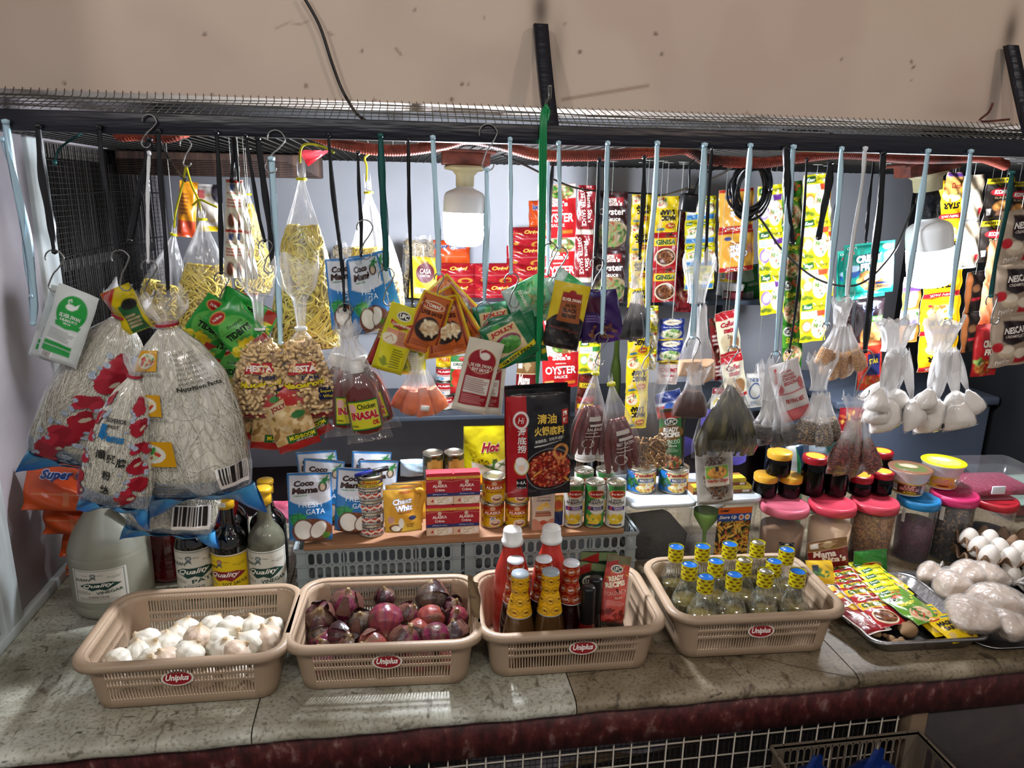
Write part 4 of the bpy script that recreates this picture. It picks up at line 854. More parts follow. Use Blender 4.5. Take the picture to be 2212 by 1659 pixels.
# cans
def can(name, x, yb_, z, R, H, art, label, cat='can', lidc='tin', group=None, Y=None, art_ang=170, pull=False, rz=0, me=None, base='#c9c5b8'):
    if Y is None: c, _ = stand(x, yb_, (zp if z > zp and z < zp+.2 else z), R); c[2] = z
    else: q = PY(x, yb_, Y); c = np.array([q[0], Y, z])
    e = empty(name, TR(c[0], c[1], z) @ RZ(math.atan2(-c[0], c[1])*.7+rz)); tag(e, label, cat, group)
    if me: 
        for n_, m_ in me: put(n_, m_, None, None, None, parent=e)
        return e, me
    g = G(); g.add(lathe([(0, .0), (R*.96, 0), (R*1.02, .001), (R*1.02, .003), (R, .004), (R, H-.004), (R*1.02, H-.003), (R*1.02, H), (R*.97, H+.0006), (R*.95, H-.003), (R*.8, H-.003), (R*.78, H-.0022), (R*.4, H-.0022), (0, H-.0026)], 40))
    if pull: g.add(tube([(R*.3*math.cos(t), R*.5*math.sin(t)-R*.2, H-.001) for t in np.linspace(0, 6.28, 14)], .0008, 5))
    w = G(); cv = art(R*math.radians(art_ang), H-.009); wrapart(cv, R, .0045, art_ang, g=w); w.add(lathe([(R+.0002, .0045), (R+.0002, H-.0045)], 40), base)
    ms = [('tin_body', g.mesh('tin_body', ['tin'])), ('paper_label', w.mesh('label', ['enamel']))]
    for n_, m_ in ms: put(n_, m_, None, None, None, parent=e)
    return e, ms
def a_reno(W, H):
    c = Cv(W, H, '#d8d4c8', .001); c.r(0, .70, 1, 1, '#1d2740').r(0, .0, 1, .24, '#1d2740').r(0, .24, 1, .72, '#b8412a').ln([(u, .62 if i % 2 else .34) for i, u in enumerate(np.linspace(.06, .94, 9))], .035, '#d8d4c8').ln([(u, .50 if i % 2 else .24) for i, u in enumerate(np.linspace(.06, .94, 9))], .012, '#d8d4c8')
    c.r(.0, 0, .10, 1, '#c9b420').r(.90, 0, 1, 1, '#cfcabc').fine(.91, .1, .99, .9, 8, '#666'); c.t('RENO BRAND', .48, .86, .62, .17, '#e4e0d4').t('LIVER SPREAD', .48, .11, .62, .14, '#e4e0d4'); return c
def a_reno1(W, H):
    c = Cv(W, H, '#c9a820', .001); c.r(0, .30, 1, 1, '#1a2140').r(0, 0, 1, .28, '#d2b424').e(.5, .62, .30, .28, '#d2b424').e(.5, .62, .275, .245, '#20264a').e(.5, .62, .25, .21, '#c9a820').t('Reno', .5, .62, .38, .30, '#a82c1c').t('LIVER SPREAD', .5, .14, .60, .16, '#1a2140'); return c
R = .0272; hR = (PY(803, 1030, 1.48)[2]-zp)/5; rm = None
for k in range(5):
    if k < 4: e, rm = can('food_tin', 803, 1163, zp+k*hR+.0005, R, hR-.0008, a_reno, 'small liver spread tin with zigzag band, '+['lowest of the stack of five', 'second from the bottom of the stack', 'third from the bottom of the stack', 'fourth up, just under the blue label'][k], group='stacked liver spread tins', me=rm, base='#1d2740', rz=(.1, -.25, .05, -.1)[k]-.1)
    else: e, r5 = can('food_tin', 803, 1163, zp+k*hR+.0005, R, hR-.0008, a_reno1, 'topmost liver spread tin with blue and yellow oval label', 'can', group='stacked liver spread tins')
px_ = e.matrix_basis.translation; zt = zp+5*hR
M = TR(px_[0]+.003, px_[1]-.008, zt+.0055) @ RZ(.25) @ RY(-.12) @ RY(math.pi/2)
e = empty('pen', M); tag(e, 'thick blue marker pen lying on top of the tin stack', 'pen'); G().add(lathe([(0, -.035), (.0045, -.034), (.005, -.01), (.005, .028), (.0045, .03), (0, .03)], 16)).build('barrel', mat('blue_pen', '#151f6a', .3), e); G().add(lathe([(.0054, .004), (.0054, .038), (0, .04)], 16)).build('cap', mat('pen_cap', '#101018', .3), e)
def a_cheez(W, H):
    c = Cv(W, H, '#c08a22', .0012); c.nz(0, 0, 1, 1, '#d6a436', 1.5, 4).e(.5, .5, .36, .28, '#cf972a').p([(.1, .02), (.9, .02), (.8, .2), (.45, .28), (.2, .22)], '#d9b23a').e(.3, .14, .18, .09, '#6a3a1a').e(.3, .14, .12, .06, '#dfd9c8').e(.18, .32, .09, .08, '#b98a7a').e(.45, .25, .07, .11, '#dcdacf').e(.75, .36, .1, .05, '#26325a').e(.58, .93, .17, .035, '#a85a1c')
    c.t('Cheez', .50, .74, .52, .13, '#e8eaf0', rot=6, sh=.1, b=.05, o='#2a3c78').t('Whiz', .54, .59, .46, .13, '#e8eaf0', rot=6, sh=.1, b=.05, o='#2a3c78').t('ORIGINAL', .55, .485, .36, .035, '#8a3a14', rot=4).t("SAVER'S", .68, .22, .22, .035, '#7a2c14').t('PACK!', .68, .17, .18, .035, '#7a2c14'); return c
o, CZ = doypack('cheese_spread_pouch', 868, 1056, 872, 1148, 80, 1.475, a_cheez, 'golden cheese spread pouch standing in front between tins and red boxes', 'pouch', .02, Yb=1.462, group='cheese spread pouches', ear=.03)
g = G(); M, H, s = fr(902, 1062, 905, 1120, 1.478, at='mid'); U = np.linspace(0, 1, 14); sp = spline([(.030, -.003, .040), (.040, -.004, .042), (.046, -.004, .030), (.040, -.003, .018), (.036, -.003, 0), (.036, -.003, -.02)], 6); g.add(tube(sp, .0065, 8, .5), '#c08a22'); k = g.build('spout', 'foil', o)
for i, (x, yt, Y, lb) in enumerate(((872, 1040, 1.525, 'behind the front one, tilted'), (884, 1033, 1.57, 'rearmost, only its upper edge showing'))):
    M, H, s = fr(x, yt, x+4, yt+97, Y, yaw=-4+8*i); put('cheese_spread_pouch', CZ, M, 'golden cheese spread pouch, '+lb, 'pouch', 'cheese spread pouches')
def a_gold(W, H):
    c = Cv(W, H, '#7d5a22', .0013); c.nz(0, 0, 1, 1, '#b98a3a', 3, 3).r(0, 0, .3, 1, '#3f4020').r(0, .92, 1, 1, '#3c3a1c').nz(.3, .5, .8, .95, '#c99a4a', 8, 7); c.e(.22, .70, .10, .13, '#6b6a68').t('GRANDE', .52, .42, .60, .12, '#1c120a', b=.05).fine(.3, .1, .8, .3, 3, '#1c120a'); return c
gm = None
for x, lb in ((935, 'left one of two gold cans standing behind the red cream boxes'), (981, 'right one of two gold cans standing behind the red cream boxes')):
    H = PY(x, 977, 1.62)[2]-zp-.0005; e, gm = can('gold_can', x, 1000, zp+.0005, .0232, H, a_gold, lb, Y=1.62, group='gold cans', me=gm, base='#3f4020')
def a_crema(W, H):
    c = Cv(W, H, '#9c1828', .0011); c.r(0, .84, 1, .92, '#d8b43a').r(0, .92, 1, 1, '#b02030').r(0, .27, 1, .38, '#1c2c62').r(0, 0, 1, .27, '#cfb79a').e(.6, .12, .33, .13, '#dcd6c6').bl(.35, .02, .9, .22, 40, .035, ['#efe9d8', '#a89a70', '#c4b48a'], 3, .35).p([(.15, .10), (.25, .2), (.28, .08)], '#b02030').r(.82, .08, .96, .24, '#e0dcd2').e(.5, .74, .07, .07, '#c9b49a').e(.5, .35, .36, .06, '#1c2c62').p([(0, .76), (.4, .8), (1, .74), (1, .75), (.4, .815), (0, .775)], '#c98a70')
    c.t('ALASKA', .5, .62, .54, .10, '#e9dfd4', b=.03).t('Créma', .5, .49, .36, .085, '#e9dfd4').t('All-Purpose Cream', .5, .34, .56, .045, '#cdd4e8', sh=.3).t('EVERYDAY BUDGET PACK 110ml', .5, .88, .8, .035, '#5a3a14'); return c
W = .0515; rm = None
def carton(name, x0, x1, yb_, z, H, art, label, group, D=.032, Y=1.470, me=None, top='#a01a2a', side='#7d1422'):
    A = PY(x0, yb_, Y)[0]; B_ = PY(x1, yb_, Y)[0]; W = B_-A-.0006; M = TR((A+B_)/2, Y, z)
    if me is None:
        g = G(); cv = art(W, H); emit(g, cv, lambda u, v, off: np.stack([(u-.5)*W, -off+0*u, v*H], -1), lift=.0003); g.add(box(-W/2, .0002, 0, W/2, D, H-.0002), side, sm=False)
        g.add(box(-W/2+.002, .0, H, W/2-.002, D*.55, H+.0022), top, sm=False); me = g.mesh('carton', ['paper'])
    return put(name, me, M, label, 'carton', group), me
hc = (PY(950, 1022, 1.472)[2]-zp)/2
for k, (x0, x1, z, pos) in enumerate(((921, 979, zp+.0004, 'bottom left of the four'), (979.5, 1035, zp+.0004, 'bottom right of the four'), (922, 980, zp+hc+.0004, 'top left of the four'), (980.5, 1036, zp+hc+.0004, 'top right of the four'))):
    o, rm = carton('cream_carton', x0, x1, 1150, z, hc-.0028, a_crema, 'red cream carton with blue band, '+pos, 'red cream cartons', me=rm)
def a_evap(W, H):
    c = Cv(W, H, '#c9a516', .0012); c.r(0, .80, 1, 1, '#9c2a18').e(.58, .20, .17, .17, '#e2dccb').e(.58, .18, .13, .11, '#7a3a1c').e(.58, .22, .10, .06, '#d8cdb0').r(.85, .12, .95, .36, '#ddd7c4').r(.12, .18, .20, .40, '#a82c1a').r(0, 0, .1, 1, '#b89a3a').e(.5, .88, .08, .10, '#c9a586')
    c.r(.2, .58, .8, .78, '#a82c1a').t('ALASKA', .5, .68, .50, .14, '#efe6d6', b=.04).t('Evaporada', .5, .48, .44, .10, '#7a1c14'); return c
he = (PY(1063, 1035, 1.49)[2]-zp)/2; em = None
for x, z, lb in ((1063, zp+.0005, 'lower left one with a small price sticker'), (1115, zp+.0005, 'lower right one, under the black and red packet'), (1066, zp+he+.0005, 'upper left one, its lid in view'), (1117, zp+he+.0005, 'upper right one, half hidden by the black and red packet')):
    e, em = can('milk_can', x, 1143, z, .0262, he-.001, a_evap, 'yellow and red milk can, '+lb, group='evaporated milk cans', me=em, base='#b8951a')
    if x == 1063: g = G(); wrapart(Cv(.013, .010, '#cfcfcf').t('32', .5, .5, .5, .6, '#555'), .0266, .020, 28, g=g); g.build('price_sticker', 'paper', e)
def a_creamer(W, H):
    c = Cv(W, H, '#c9bfae', .0012); c.r(0, 0, 1, .3, '#b8826a').e(.5, .42, .42, .2, '#cfc5b4').r(.14, .42, .84, .47, '#8a4e30').r(.12, .36, .86, .41, '#9a5a38').r(.14, .48, .80, .50, '#6a3a24').bl(.2, .55, .8, .7, 12, .08, ['#d9b23a', '#e2c25a'], 3, .7).e(.5, .20, .16, .06, '#a8452e'); c.t('Creamer', .5, .79, .62, .055, '#3a3f52').t('All Purpose', .5, .86, .6, .04, '#3a3f52'); return c
H = PY(1170, 1062, 1.475)[2]-zp; carton('creamer_carton', 1149, 1197, 1143, zp+.0004, H, a_creamer, 'tall pale creamer carton between milk cans and pineapple juice', None, top='#c9bfae', side='#b8ae9c')
doypack('sachet', 1206, 1070, 1203, 1135, 24, 1.485, lambda W, H: Cv(W, H, '#1f3768').r(0, .5, 1, 1, '#b8902a').e(.5, .7, .4, .15, '#b04a2a').r(0, .0, 1, .15, '#26437a'), 'blue and yellow sachet tucked left of the pineapple juice cans', 'sachet', .003, 'sachet')
def a_pine(alt):
    def f(W, H):
        c = Cv(W, H, '#c9cac4', .0012)
        if alt: c.r(0, 0, .55, 1, '#2f7a34').p([(.1, .55), (.35, .75), (.95, .75), (.95, .0), (.3, .0)], '#2f8a38').e(.62, .5, .34, .2, '#cfd2c8').r(.1, 0, .2, 1, '#1f5a2a')
        else: c.p([(.15, 1), (.95, 1), (.85, .72), (.6, .78), (.3, .70)], '#2f6a34').r(.0, 0, .14, 1, '#b9bab4').fine(.02, .1, .12, .8, 14, '#7a8a7a')
        c.e(.55, .80, .30, .095, '#c9a04a').e(.55, .80, .28, .085, '#9c1c1e').t('Del Monte', .55, .80, .42, .05, '#efe2d2').t('100%', .5, .66, .34, .055, '#222').t('PINEAPPLE', .52, .595, .56, .065, '#1c1c1c', b=.03).t('JUICE DRINK', .52, .54, .42, .03, '#333')
        c.r(.2, .40, .85, .50, '#3a2a6a' if not alt else '#26305e').e(.32, .45, .05, .035, '#b02a3a').t('Heart' if not alt else 'A-C-E', .58, .47, .3, .035, '#dcd6e8', sh=.2).t('Smart', .6, .43, .3, .03, '#dcd6e8', sh=.2)
        c.bl(.22, .06, .78, .28, 26, .10, ['#c9b030', '#d8c248', '#b89a20'], 4, .6).r(.3, .03, .75, .07, '#26305e'); return c
    return f
HP = PY(1236, 1038, 1.49)[2]-zp; pm = None
for x, alt, lb in ((1236, 0, 'left one of the front three'), (1281, 1, 'green sided, middle one of the front three'), (1326, 0, 'right one of the front three')):
    e, q = can('juice_can', x, 1143, zp+.0005, .0222, HP, a_pine(alt), 'slim pineapple juice can, '+lb, group='pineapple juice cans', me=pm if not alt else None, pull=True)
    if not alt: pm = q
for x, lb in ((1258, 'rear left one, only its rim shows'), (1304, 'rear right one, only its rim shows')):
    q = PY(x, 1028, 1.565); can('juice_can', x, 1100, zp+.0005, .0222, HP, a_pine(1), 'slim pineapple juice can, '+lb, group='pineapple juice cans', Y=1.555, me=pm)
for x, lb in ((1262, 'dark jar with white label behind the juice cans, left'), (1300, 'dark jar with white label behind the juice cans, right')):
    c = PY(x, 1030, 1.63); bottle('jar', (c[0], 1.63, zp), lb, 'jar', [('body', G().add(lathe([(0, 0), (.026, 0), (.026, .16), (.02, .17), (0, .17)], 28)), 'black_glass'), ('paper_label', wrapart(Cv(.06, .04, '#b9b4aa').fine(.1, .1, .9, .9, 5, '#777'), .0262, .105, 150), 'paper'), ('lid', G().add(lathe([(.024, .165), (.024, .185), (0, .185)], 24)), 'tin')])
# ---- tubs ----
def tub(name, x0, x1, yb_, ytop, label, cont, frac, Yf, lidm, D=.16, lean=0):
    A = PY(x0, yb_, Yf)[0]; B_ = PY(x1, yb_, Yf)[0]; W = B_-A; H = PY((x0+x1)/2, ytop, Yf)[2]-ZT; e = empty(name, TR((A+B_)/2, Yf+D/2, ZT+.001)); tag(e, label, 'tub')
    rings = []
    for z, k in ((0, .90), (.004, .92), (H*.9, 1.0), (H*.93, 1.03)): rings.append([(x*k, y*k, z) for x, y in rrect(W*.97, D, .02)])
    g = G(); g.add(loft(rings)); g.add(cap(rings[0], True)); g.build('body', 'clear_tub', e)
    lid = [[(x*k, y*k, z) for x, y in rrect(W*.99, D*1.03, .02)] for z, k in ((H*.90, 1.02), (H*.90, 1.05), (H*.955, 1.05), (H*.965, 1.03), (H*.965, .93), (H*.955, .92))]; g = G(); g.add(loft(lid)); g.add(cap(lid[-1])); g.build('lid', lidm, e)
    if cont: cr = [[(x*k, y*k, z+(.006*math.sin(x*40)+.006*math.cos(y*50) if i == 2 else 0)) for x, y in rrect(W*.94, D*.95, .018)] for i, (z, k) in enumerate(((.005, .90), (H*frac*.5, .93), (H*frac, .95)))]; g = G(); g.add(loft(cr)); g.add(cap(cr[0], True)); g.add(cap(cr[-1])); o = g.build('contents', cont, e); o['kind'] = 'stuff'
    return e, W, H, D
speck('black_grain', ['#0c0d10', '#1b1d24', '#24252b'], 220, .5); speck('grey_powder', ['#3c4048', '#4a4d54'], 8, .8, kind='N')
t1 = tub('storage_tub', 1358, 1494, 1218, 1083, 'translucent grey tub with dark contents under the two fruit cans', 'black_grain', .42, 1.52, 'clear_lid')
t2 = tub('storage_tub', 1498, 1630, 1226, 1073, 'translucent tub with pasta picture label and green funnel inside', None, .2, 1.50, 'clear_lid')
def a_pasta(W, H):
    c = Cv(W, H, '#17150f', .0013); c.bl(0, 0, 1, .72, 150, .085, ['#c99a3a', '#dbb04e', '#b8862c', '#b4552a', '#55602a', '#cfa548'], 8, .28, False); c.r(0, .72, 1, .87, '#1e3f86').r(0, .87, 1, 1, '#c05a1e').t('Store Up', .30, .795, .52, .09, '#e8e4d8', sh=.3).t('SUMMIT', .2, .935, .28, .05, '#1a1a2a').e(.70, .79, .075, .055, '#dcdcd6').e(.70, .79, .05, .037, '#b04a2a').e(.88, .79, .075, .055, '#dcdcd6').e(.88, .79, .05, .037, '#c98a2a'); return c
e, W2, H2, D2 = t2; cv = a_pasta(.085, H2*.74); g = G(); emit(g, cv, lambda u, v, off: np.stack([(u-.5)*cv.W+.012, -D2/2*(.93+.07*v)-.004-off, H2*.10+v*cv.H], -1)); g.build('picture_label', 'enamel', e)
G().add(lathe([(.004, .02), (.005, .06), (.030, .10), (.031, .115), (.029, .115), (.004, .062)], 24)).build('funnel', mat('green_plastic', '#6a9a2a', .4), e, TR(-.037, -.035, .002))
def a_today(W, H):
    c = Cv(W, H, '#1c62a6', .0013); c.p([(.32, 1), (.9, 1), (.9, .3), (.45, .3), (.34, .6)], '#cdbf92').p([(.62, .88), (.95, 1), (.95, .2), (.8, .4)], '#c9a43a').bl(.12, .25, .40, .65, 26, .09, ['#1f4a24', '#2f6a2c', '#17381c'], 3, .16).e(.58, .20, .22, .20, '#c9ac3e').bl(.36, .03, .82, .36, 50, .05, ['#e0c65a', '#c99a2a', '#e8dcae', '#b8402a'], 6, .7).e(.7, .42, .1, .14, '#d8d4c8', k=.01).r(.8, 0, 1, .12, '#d2c8a8')
    c.t("Today's", .60, .84, .62, .19, '#a3281c', b=.05, o='#e2d8c0', rot=2).r(.40, .48, .80, .68, '#1d3d74').t('MIXED', .60, .60, .32, .09, '#e4e0d4').t('FRUIT', .60, .52, .26, .05, '#e4e0d4', b=0); return c
zt1 = ZT+.001+t1[2]*.965; tm = None
for x, lb in ((1381, 'big blue fruit cocktail can on the tub, left of two'), (1450, 'big blue fruit cocktail can on the tub, right of two')):
    H = PY(x, 1027, 1.55)[2]-zt1; e, tm = can('fruit_can', x, 1091, zt1, .036, H, a_today, lb, group='fruit cocktail cans', me=tm, base='#1c62a6')
def a_menudo(W, H):
    c = Cv(W, H, '#1f5c28', .0013); c.r(.82, 0, 1, 1, '#12140f').r(0, .86, 1, 1, '#3c2a18').e(.5, .90, .7, .05, '#8a2a1c').e(.42, .80, .24, .06, '#d8d4c8').e(.42, .80, .21, .045, '#14301a').t('UFC', .42, .80, .28, .06, '#e8e4d8').e(.40, .63, .5, .12, '#6a4a1c').t('READY', .42, .68, .58, .075, '#e4dfd2', b=.05).t('RECIPES', .40, .60, .72, .075, '#e4dfd2', b=.05).t('MENUDO', .45, .49, .62, .065, '#c8d6c0', b=0).t('Sauce', .48, .43, .3, .04, '#c8d6c0', sh=.2).fine(.15, .32, .7, .39, 3, '#8ab08a').bl(-.05, .0, .85, .27, 110, .06, ['#a8402a', '#c9603a', '#8a2a1c', '#d89a4a', '#c9b88a'], 5, .5); return c
doypack('ready_sauce_pouch', 1453, 882, 1449, 1016, 58, 1.60, a_menudo, 'green ready sauce pouch behind the hanging bags above the fruit cans', 'pouch', .014)
def a_calde(W, H):
    c = Cv(W, H, '#a83c34', .0012); c.r(0, .87, 1, 1, '#5e5a3c').p([(0, .88), (.45, .94), (.45, .86), (0, .80)], '#8e1f1c').e(.45, .47, .42, .36, '#b8483e').bl(.0, .6, 1, .86, 14, .08, ['#a8702a', '#b8862c'], 3, .3).e(.42, .80, .24, .06, '#d8d4c8').e(.42, .80, .2, .045, '#1f2e20').t('UFC', .42, .80, .27, .06, '#e8e4d8').t('READY', .42, .67, .60, .075, '#e8dfc2', b=.05, rot=14).t('RECIPES', .42, .58, .76, .08, '#e8dfc2', b=.05, rot=14).t('CALDERETA', .50, .46, .80, .055, '#e0b0a0', b=0, rot=14).t('Sauce', .55, .39, .30, .04, '#e0b0a0', rot=14, sh=.2).fine(.15, .26, .9, .34, 4, '#d08a80').bl(.0, .0, 1, .2, 30, .1, ['#6a1a14', '#8a2a1c'], 4, .5); return c
doypack('ready_sauce_pouch', 1338, 1200, 1318, 1345, 60, 1.245, a_calde, 'red caldereta sauce pouch standing at the right of the sauce basket', 'pouch', .014, Yb=1.20, yaw=10, back='#20281c')
def a_dkp(W, H): c = Cv(W, H, '#17281c', .0015); c.r(0, .88, 1, 1, '#6a7a52').p([(0, .88), (.5, 1), (.5, .86), (0, .76)], '#8e1f1c').e(.5, .70, .24, .09, '#c8c8b8').e(.5, .70, .20, .06, '#17281c').t('UFC', .5, .70, .26, .07, '#d8d4c8'); return c
doypack('ready_sauce_pouch', 1294, 1192, 1286, 1330, 78, 1.285, a_dkp, 'dark green sauce pouch leaning at the back of the sauce basket', 'pouch', .012, yaw=-8, back='#17201a')
doypack('ready_sauce_pouch', 1278, 1215, 1262, 1340, 62, 1.262, a_dkp, 'dark green sauce pouch behind the black capped bottles', 'pouch', .012, yaw=-12, back='#17201a', seed=4)
doypack('ready_sauce_pouch', 1308, 1262, 1322, 1352, 40, 1.235, lambda W, H: Cv(W, H, '#3a3f3c').nz(0, 0, 1, 1, '#8a9490', 4).fine(.2, .1, .6, .9, 12, '#222'), 'silver backed pouch leaning on its edge in the sauce basket', 'pouch', .010, yaw=-55, back='#20241c', m='steel')
def a_gchip(W, H):
    c = Cv(W, H, '#5e5954', .0013); c.nz(0, 0, 1, 1, '#8a857c', 2.5, 4).bl(.16, .08, .86, .80, 260, .035, ['#4a2c18', '#5e3a20', '#341c10', '#6b4628'], 5, .5).e(.5, .03, .30, .06, '#8a847a'); W0, H0 = .70, .30; c.r(.20, .30, .84, .62, '#b8b0a0').r(.22, .42, .82, .61, '#6f9a35').r(.22, .31, .82, .42, '#c9bfae').e(.52, .51, .26, .09, '#c98a3a').bl(.32, .44, .72, .58, 24, .05, ['#d8a04e', '#a8642a', '#7a4420'], 4, .5).r(.46, .53, .56, .60, '#3a2c28')
    c.t('Garlic Chips', .52, .385, .56, .075, '#a8281e', b=.04, o='#e0d6c4'); return c
zt2 = ZT+.001+t2[2]*.965
doypack('garlic_chips_pouch', 1541, 950, 1545, 1086, 84, 1.49, a_gchip, 'shiny see-through pouch of garlic chips standing on the pasta tub', 'pouch', .020, Yb=1.478, back='#aaaaaa', ear=.06)
# small boxes by the garlic chips
def a_cube(W, H): c = Cv(W, H, '#6a3a1c', .0015); c.r(0, .55, 1, 1, '#c9b22a').r(.55, .1, .9, .45, '#c9bfa8').fine(.1, .6, .6, .9, 2, '#3a5a20'); return c
for k, (x0, x1, yb_, z, lb) in enumerate(((1496, 1530, 1075, zt2, 'lower left of the garlic pouch'), (1578, 1622, 1076, zt2, 'lower right of the garlic pouch'), (1580, 1610, 1062, zt2+.019, 'on top, right of the garlic pouch'))):
    carton('seasoning_box', x0, x1, yb_, z, .0165, a_cube, 'small yellow and brown seasoning cube box, '+lb, 'seasoning cube boxes', D=.04, Y=1.53, top='#c9b22a', side='#8a5a24')
# ---- purple fan behind ----
M, H, s = fr(1530, 880, 1530, 1060, 1.80); e = empty('desk_fan', M); tag(e, 'desk fan with translucent purple blades behind the garlic chips pouch', 'fan'); mat('purple_blade', '#4a4390', .35)
for k in range(4):
    a0 = math.radians(-12+90*k); U, V = np.meshgrid(np.linspace(0, 1, 12), np.linspace(-1, 1, 9)); r = .02+.095*U; w_ = .75*np.sin(np.pi*(.12+.80*U))**.6; a = a0+V*w_*.62; G().add((np.stack([r*np.cos(a), .012*V*(1-.3*U), r*np.sin(a)], -1).reshape(-1, 3), gridF(9, 12))).build('blade', 'purple_blade', e)
G().add(lathe([(0, -.02), (.02, -.018), (.024, .0), (.02, .03), (0, .03)], 20)).build('hub', 'white_plastic', e, RX(math.pi/2)); g = G(); g.add(tube([(0, .03, 0), (0, .06, -.05), (0, .06, ZT-M[2, 3])], .009, 8)); g.add(lathe([(0, ZT-M[2, 3]), (.07, ZT-M[2, 3]), (.05, ZT-M[2, 3]+.02), (0, ZT-M[2, 3]+.03)], 24), M=TR(0, .06, 0)); g.build('stand', 'white_plastic', e)
# ---- canisters ----
for n_, c_ in (('lid_pink', '#b83a4c'), ('lid_rose', '#c25f72'), ('lid_magenta', '#b82a5e'), ('lid_blue', '#1c6ea0'), ('lid_red', '#a8242e')): mat(n_, c_, .35)
speck('brown_powder', ['#7a5c44', '#86684e', '#6b4c3a'], 6, .8, kind='N'); speck('cream_powder', ['#d6b494', '#dcbc9c', '#cca888'], 6, .8, kind='N'); speck('brown_grain', ['#5a3c22', '#8a5f36', '#70492a', '#9a7044'], 260, .6); speck('purple_grain', ['#4a2236', '#5c2c46', '#381828'], 300, .6)
speck('pepper_grain', ['#15100d', '#241a16', '#3a2c22', '#6b5236', '#19120f'], 190, .5); speck('dark_bits', ['#120d14', '#241a26', '#3a2a30', '#2c2422'], 60, .4)
def canister(x, yb_, yt, wpx, label, lid, cont, frac, z0=ZT, rim=True, dR=0):
    p = PZ(x, yb_, z0); R = wpx*mpp(p)*.5*.935; c, H = stand(x, yb_, z0, R*.93, yt); H -= .004
    e = empty('canister', TR(c[0], c[1], z0+.001) @ RZ(math.atan2(-c[0], c[1])*.8)); tag(e, label, 'canister', 'round storage canisters')
    G().add(lathe(smooth([(0, 0), (R*.86, 0), (R*.88, .004), (R*.97, H*.9), (R*.98, H*.93)], 1), 40)).build('body', 'clear_tub', e)
    G().add(lathe([(R*1.0, H*.86), (R*1.04, H*.865), (R*1.05, H*.95), (R*1.0, H*.985), (R*.90, H*.985), (R*.87, H*.955), (0, H*.955)] , 44)).build('lid', lid, e)
    o = G().add(lathe([(0, .003), (R*.84, .004), (R*(.86+.08*frac), H*frac), (R*.5, H*(frac+.02)), (0, H*(frac+.035))], 36)).build('contents', cont, e); o['kind'] = 'stuff'
    return e, c, R, z0+.001+H*.985, H
C1 = canister(1677, 1236, 1082, 106, 'round clear canister of brown powder with pale rose lid', 'lid_rose', 'brown_powder', .62)
C2 = canister(1778, 1236, 1080, 101, 'round clear canister of cream powder with pink lid', 'lid_pink', 'cream_powder', .66)
C3 = canister(1868, 1228, 1076, 100, 'round clear canister of brown grains with pink lid', 'lid_pink', 'brown_grain', .80)
C4 = canister(1962, 1216, 1070, 88, 'round clear canister of dark purple grains with blue lid', 'lid_blue', 'purple_grain', .60)
C5 = canister(2036, 1212, 1060, 98, 'round clear canister of black speckled peppercorns with magenta lid', 'lid_magenta', 'pepper_grain', .80)
C6 = canister(2122, 1206, 1072, 98, 'round clear canister of dark dried bits with red lid', 'lid_red', 'dark_bits', .40)
e = C1[0]; g = wrapart(Cv(.034, .020, '#10162a', .0008).e(.5, .5, .47, .46, '#131b3a').e(.5, .5, .49, .49, '#8a8a80', k=.01).e(.5, .78, .14, .12, '#d8d4c8').t('Canister', .5, .45, .72, .30, '#d8c8a8', b=.04), C1[2]*.925, C1[4]*.36, math.degrees(.034/(C1[2]*.93)), c0=-78); g.build('oval_label', 'enamel', e)
for C_, lb in ((C4, -135), (C5, -120)): wrapart(Cv(.010, .035, '#c9c2ba'), C_[2]*.955, C_[4]*.62, 12, c0=lb).build('paper_tag', 'paper', C_[0])
# ---- jars on the canisters ----
mat('lid_yellow', '#c9972a', .35); mat('jar_lid_red', '#8a1420', .3); mat('jar_dark', '#040303', .16, spec=.3)
def jar(x, yb_, z, wpx, yt, lid, label, sticker=False, Y=None):
    p = PZ(x, yb_, z) if Y is None else PY(x, yb_, Y); R = wpx*mpp(p)*.5; 
    if Y is None: c, H = stand(x, yb_, z, R, yt)
    else: c = np.array([p[0], Y, z]); H = PY(x, yt, Y)[2]-z
    e = empty('glass_jar', TR(c[0], c[1], z+.0005)); tag(e, label, 'jar', 'dark glass jars on the canisters'); h = H-.014
    G().add(lathe(smooth([(0, 0), (R*.9, 0), (R*.97, .004), (R*.98, h-.008), (R*.88, h-.001), (R*.86, h)], 1), 36)).build('body', 'jar_dark', e)
    G().add(lathe([(R*.95, h-.002), (R*.98, h), (R*.98, H-.002), (R*.93, H), (0, H)], 40)).build('lid', lid, e)
    if sticker: G().add(lathe([(R*.74, H+.0003), (0, H+.0004)], 32)).build('lid_label', 'lid_yellow', e)
    return e, c, R, z+.0005+H
z1 = C1[3]; J1 = jar(1649, 1078, z1, 52, 1024, 'lid_yellow', 'short dark jar with yellow lid, lower left of the three'); J2 = jar(1702, 1078, z1, 52, 1026, 'lid_yellow', 'short dark jar with yellow lid, lower right of the three')
M = J1[0].matrix_basis.translation; N2 = J2[0].matrix_basis.translation; c = (M+N2)/2; jz = min(J1[3], J2[3]); jar(1680, 1020, jz, 53, 975, 'lid_yellow', 'short dark jar with yellow lid, topmost of the three', Y=c[1]+.004)
z2 = C2[3]; jar(1750, 1075, z2, 53, 985, 'jar_lid_red', 'tall dark jar with red lid and yellow disc, fully in view', True); jar(1801, 1075, z2, 50, 990, 'jar_lid_red', 'tall dark jar right of the tall red lidded one, half hidden by the sausage bag', True)
z3 = C3[3]; jar(1853, 1074, z3, 53, 1025, 'jar_lid_red', 'short dark jar with red lid just under the hanging red bean bag', True); jar(1900, 1072, z3, 46, 1018, 'jar_lid_red', 'short dark jar with red lid next to the brown noodle cup', True)
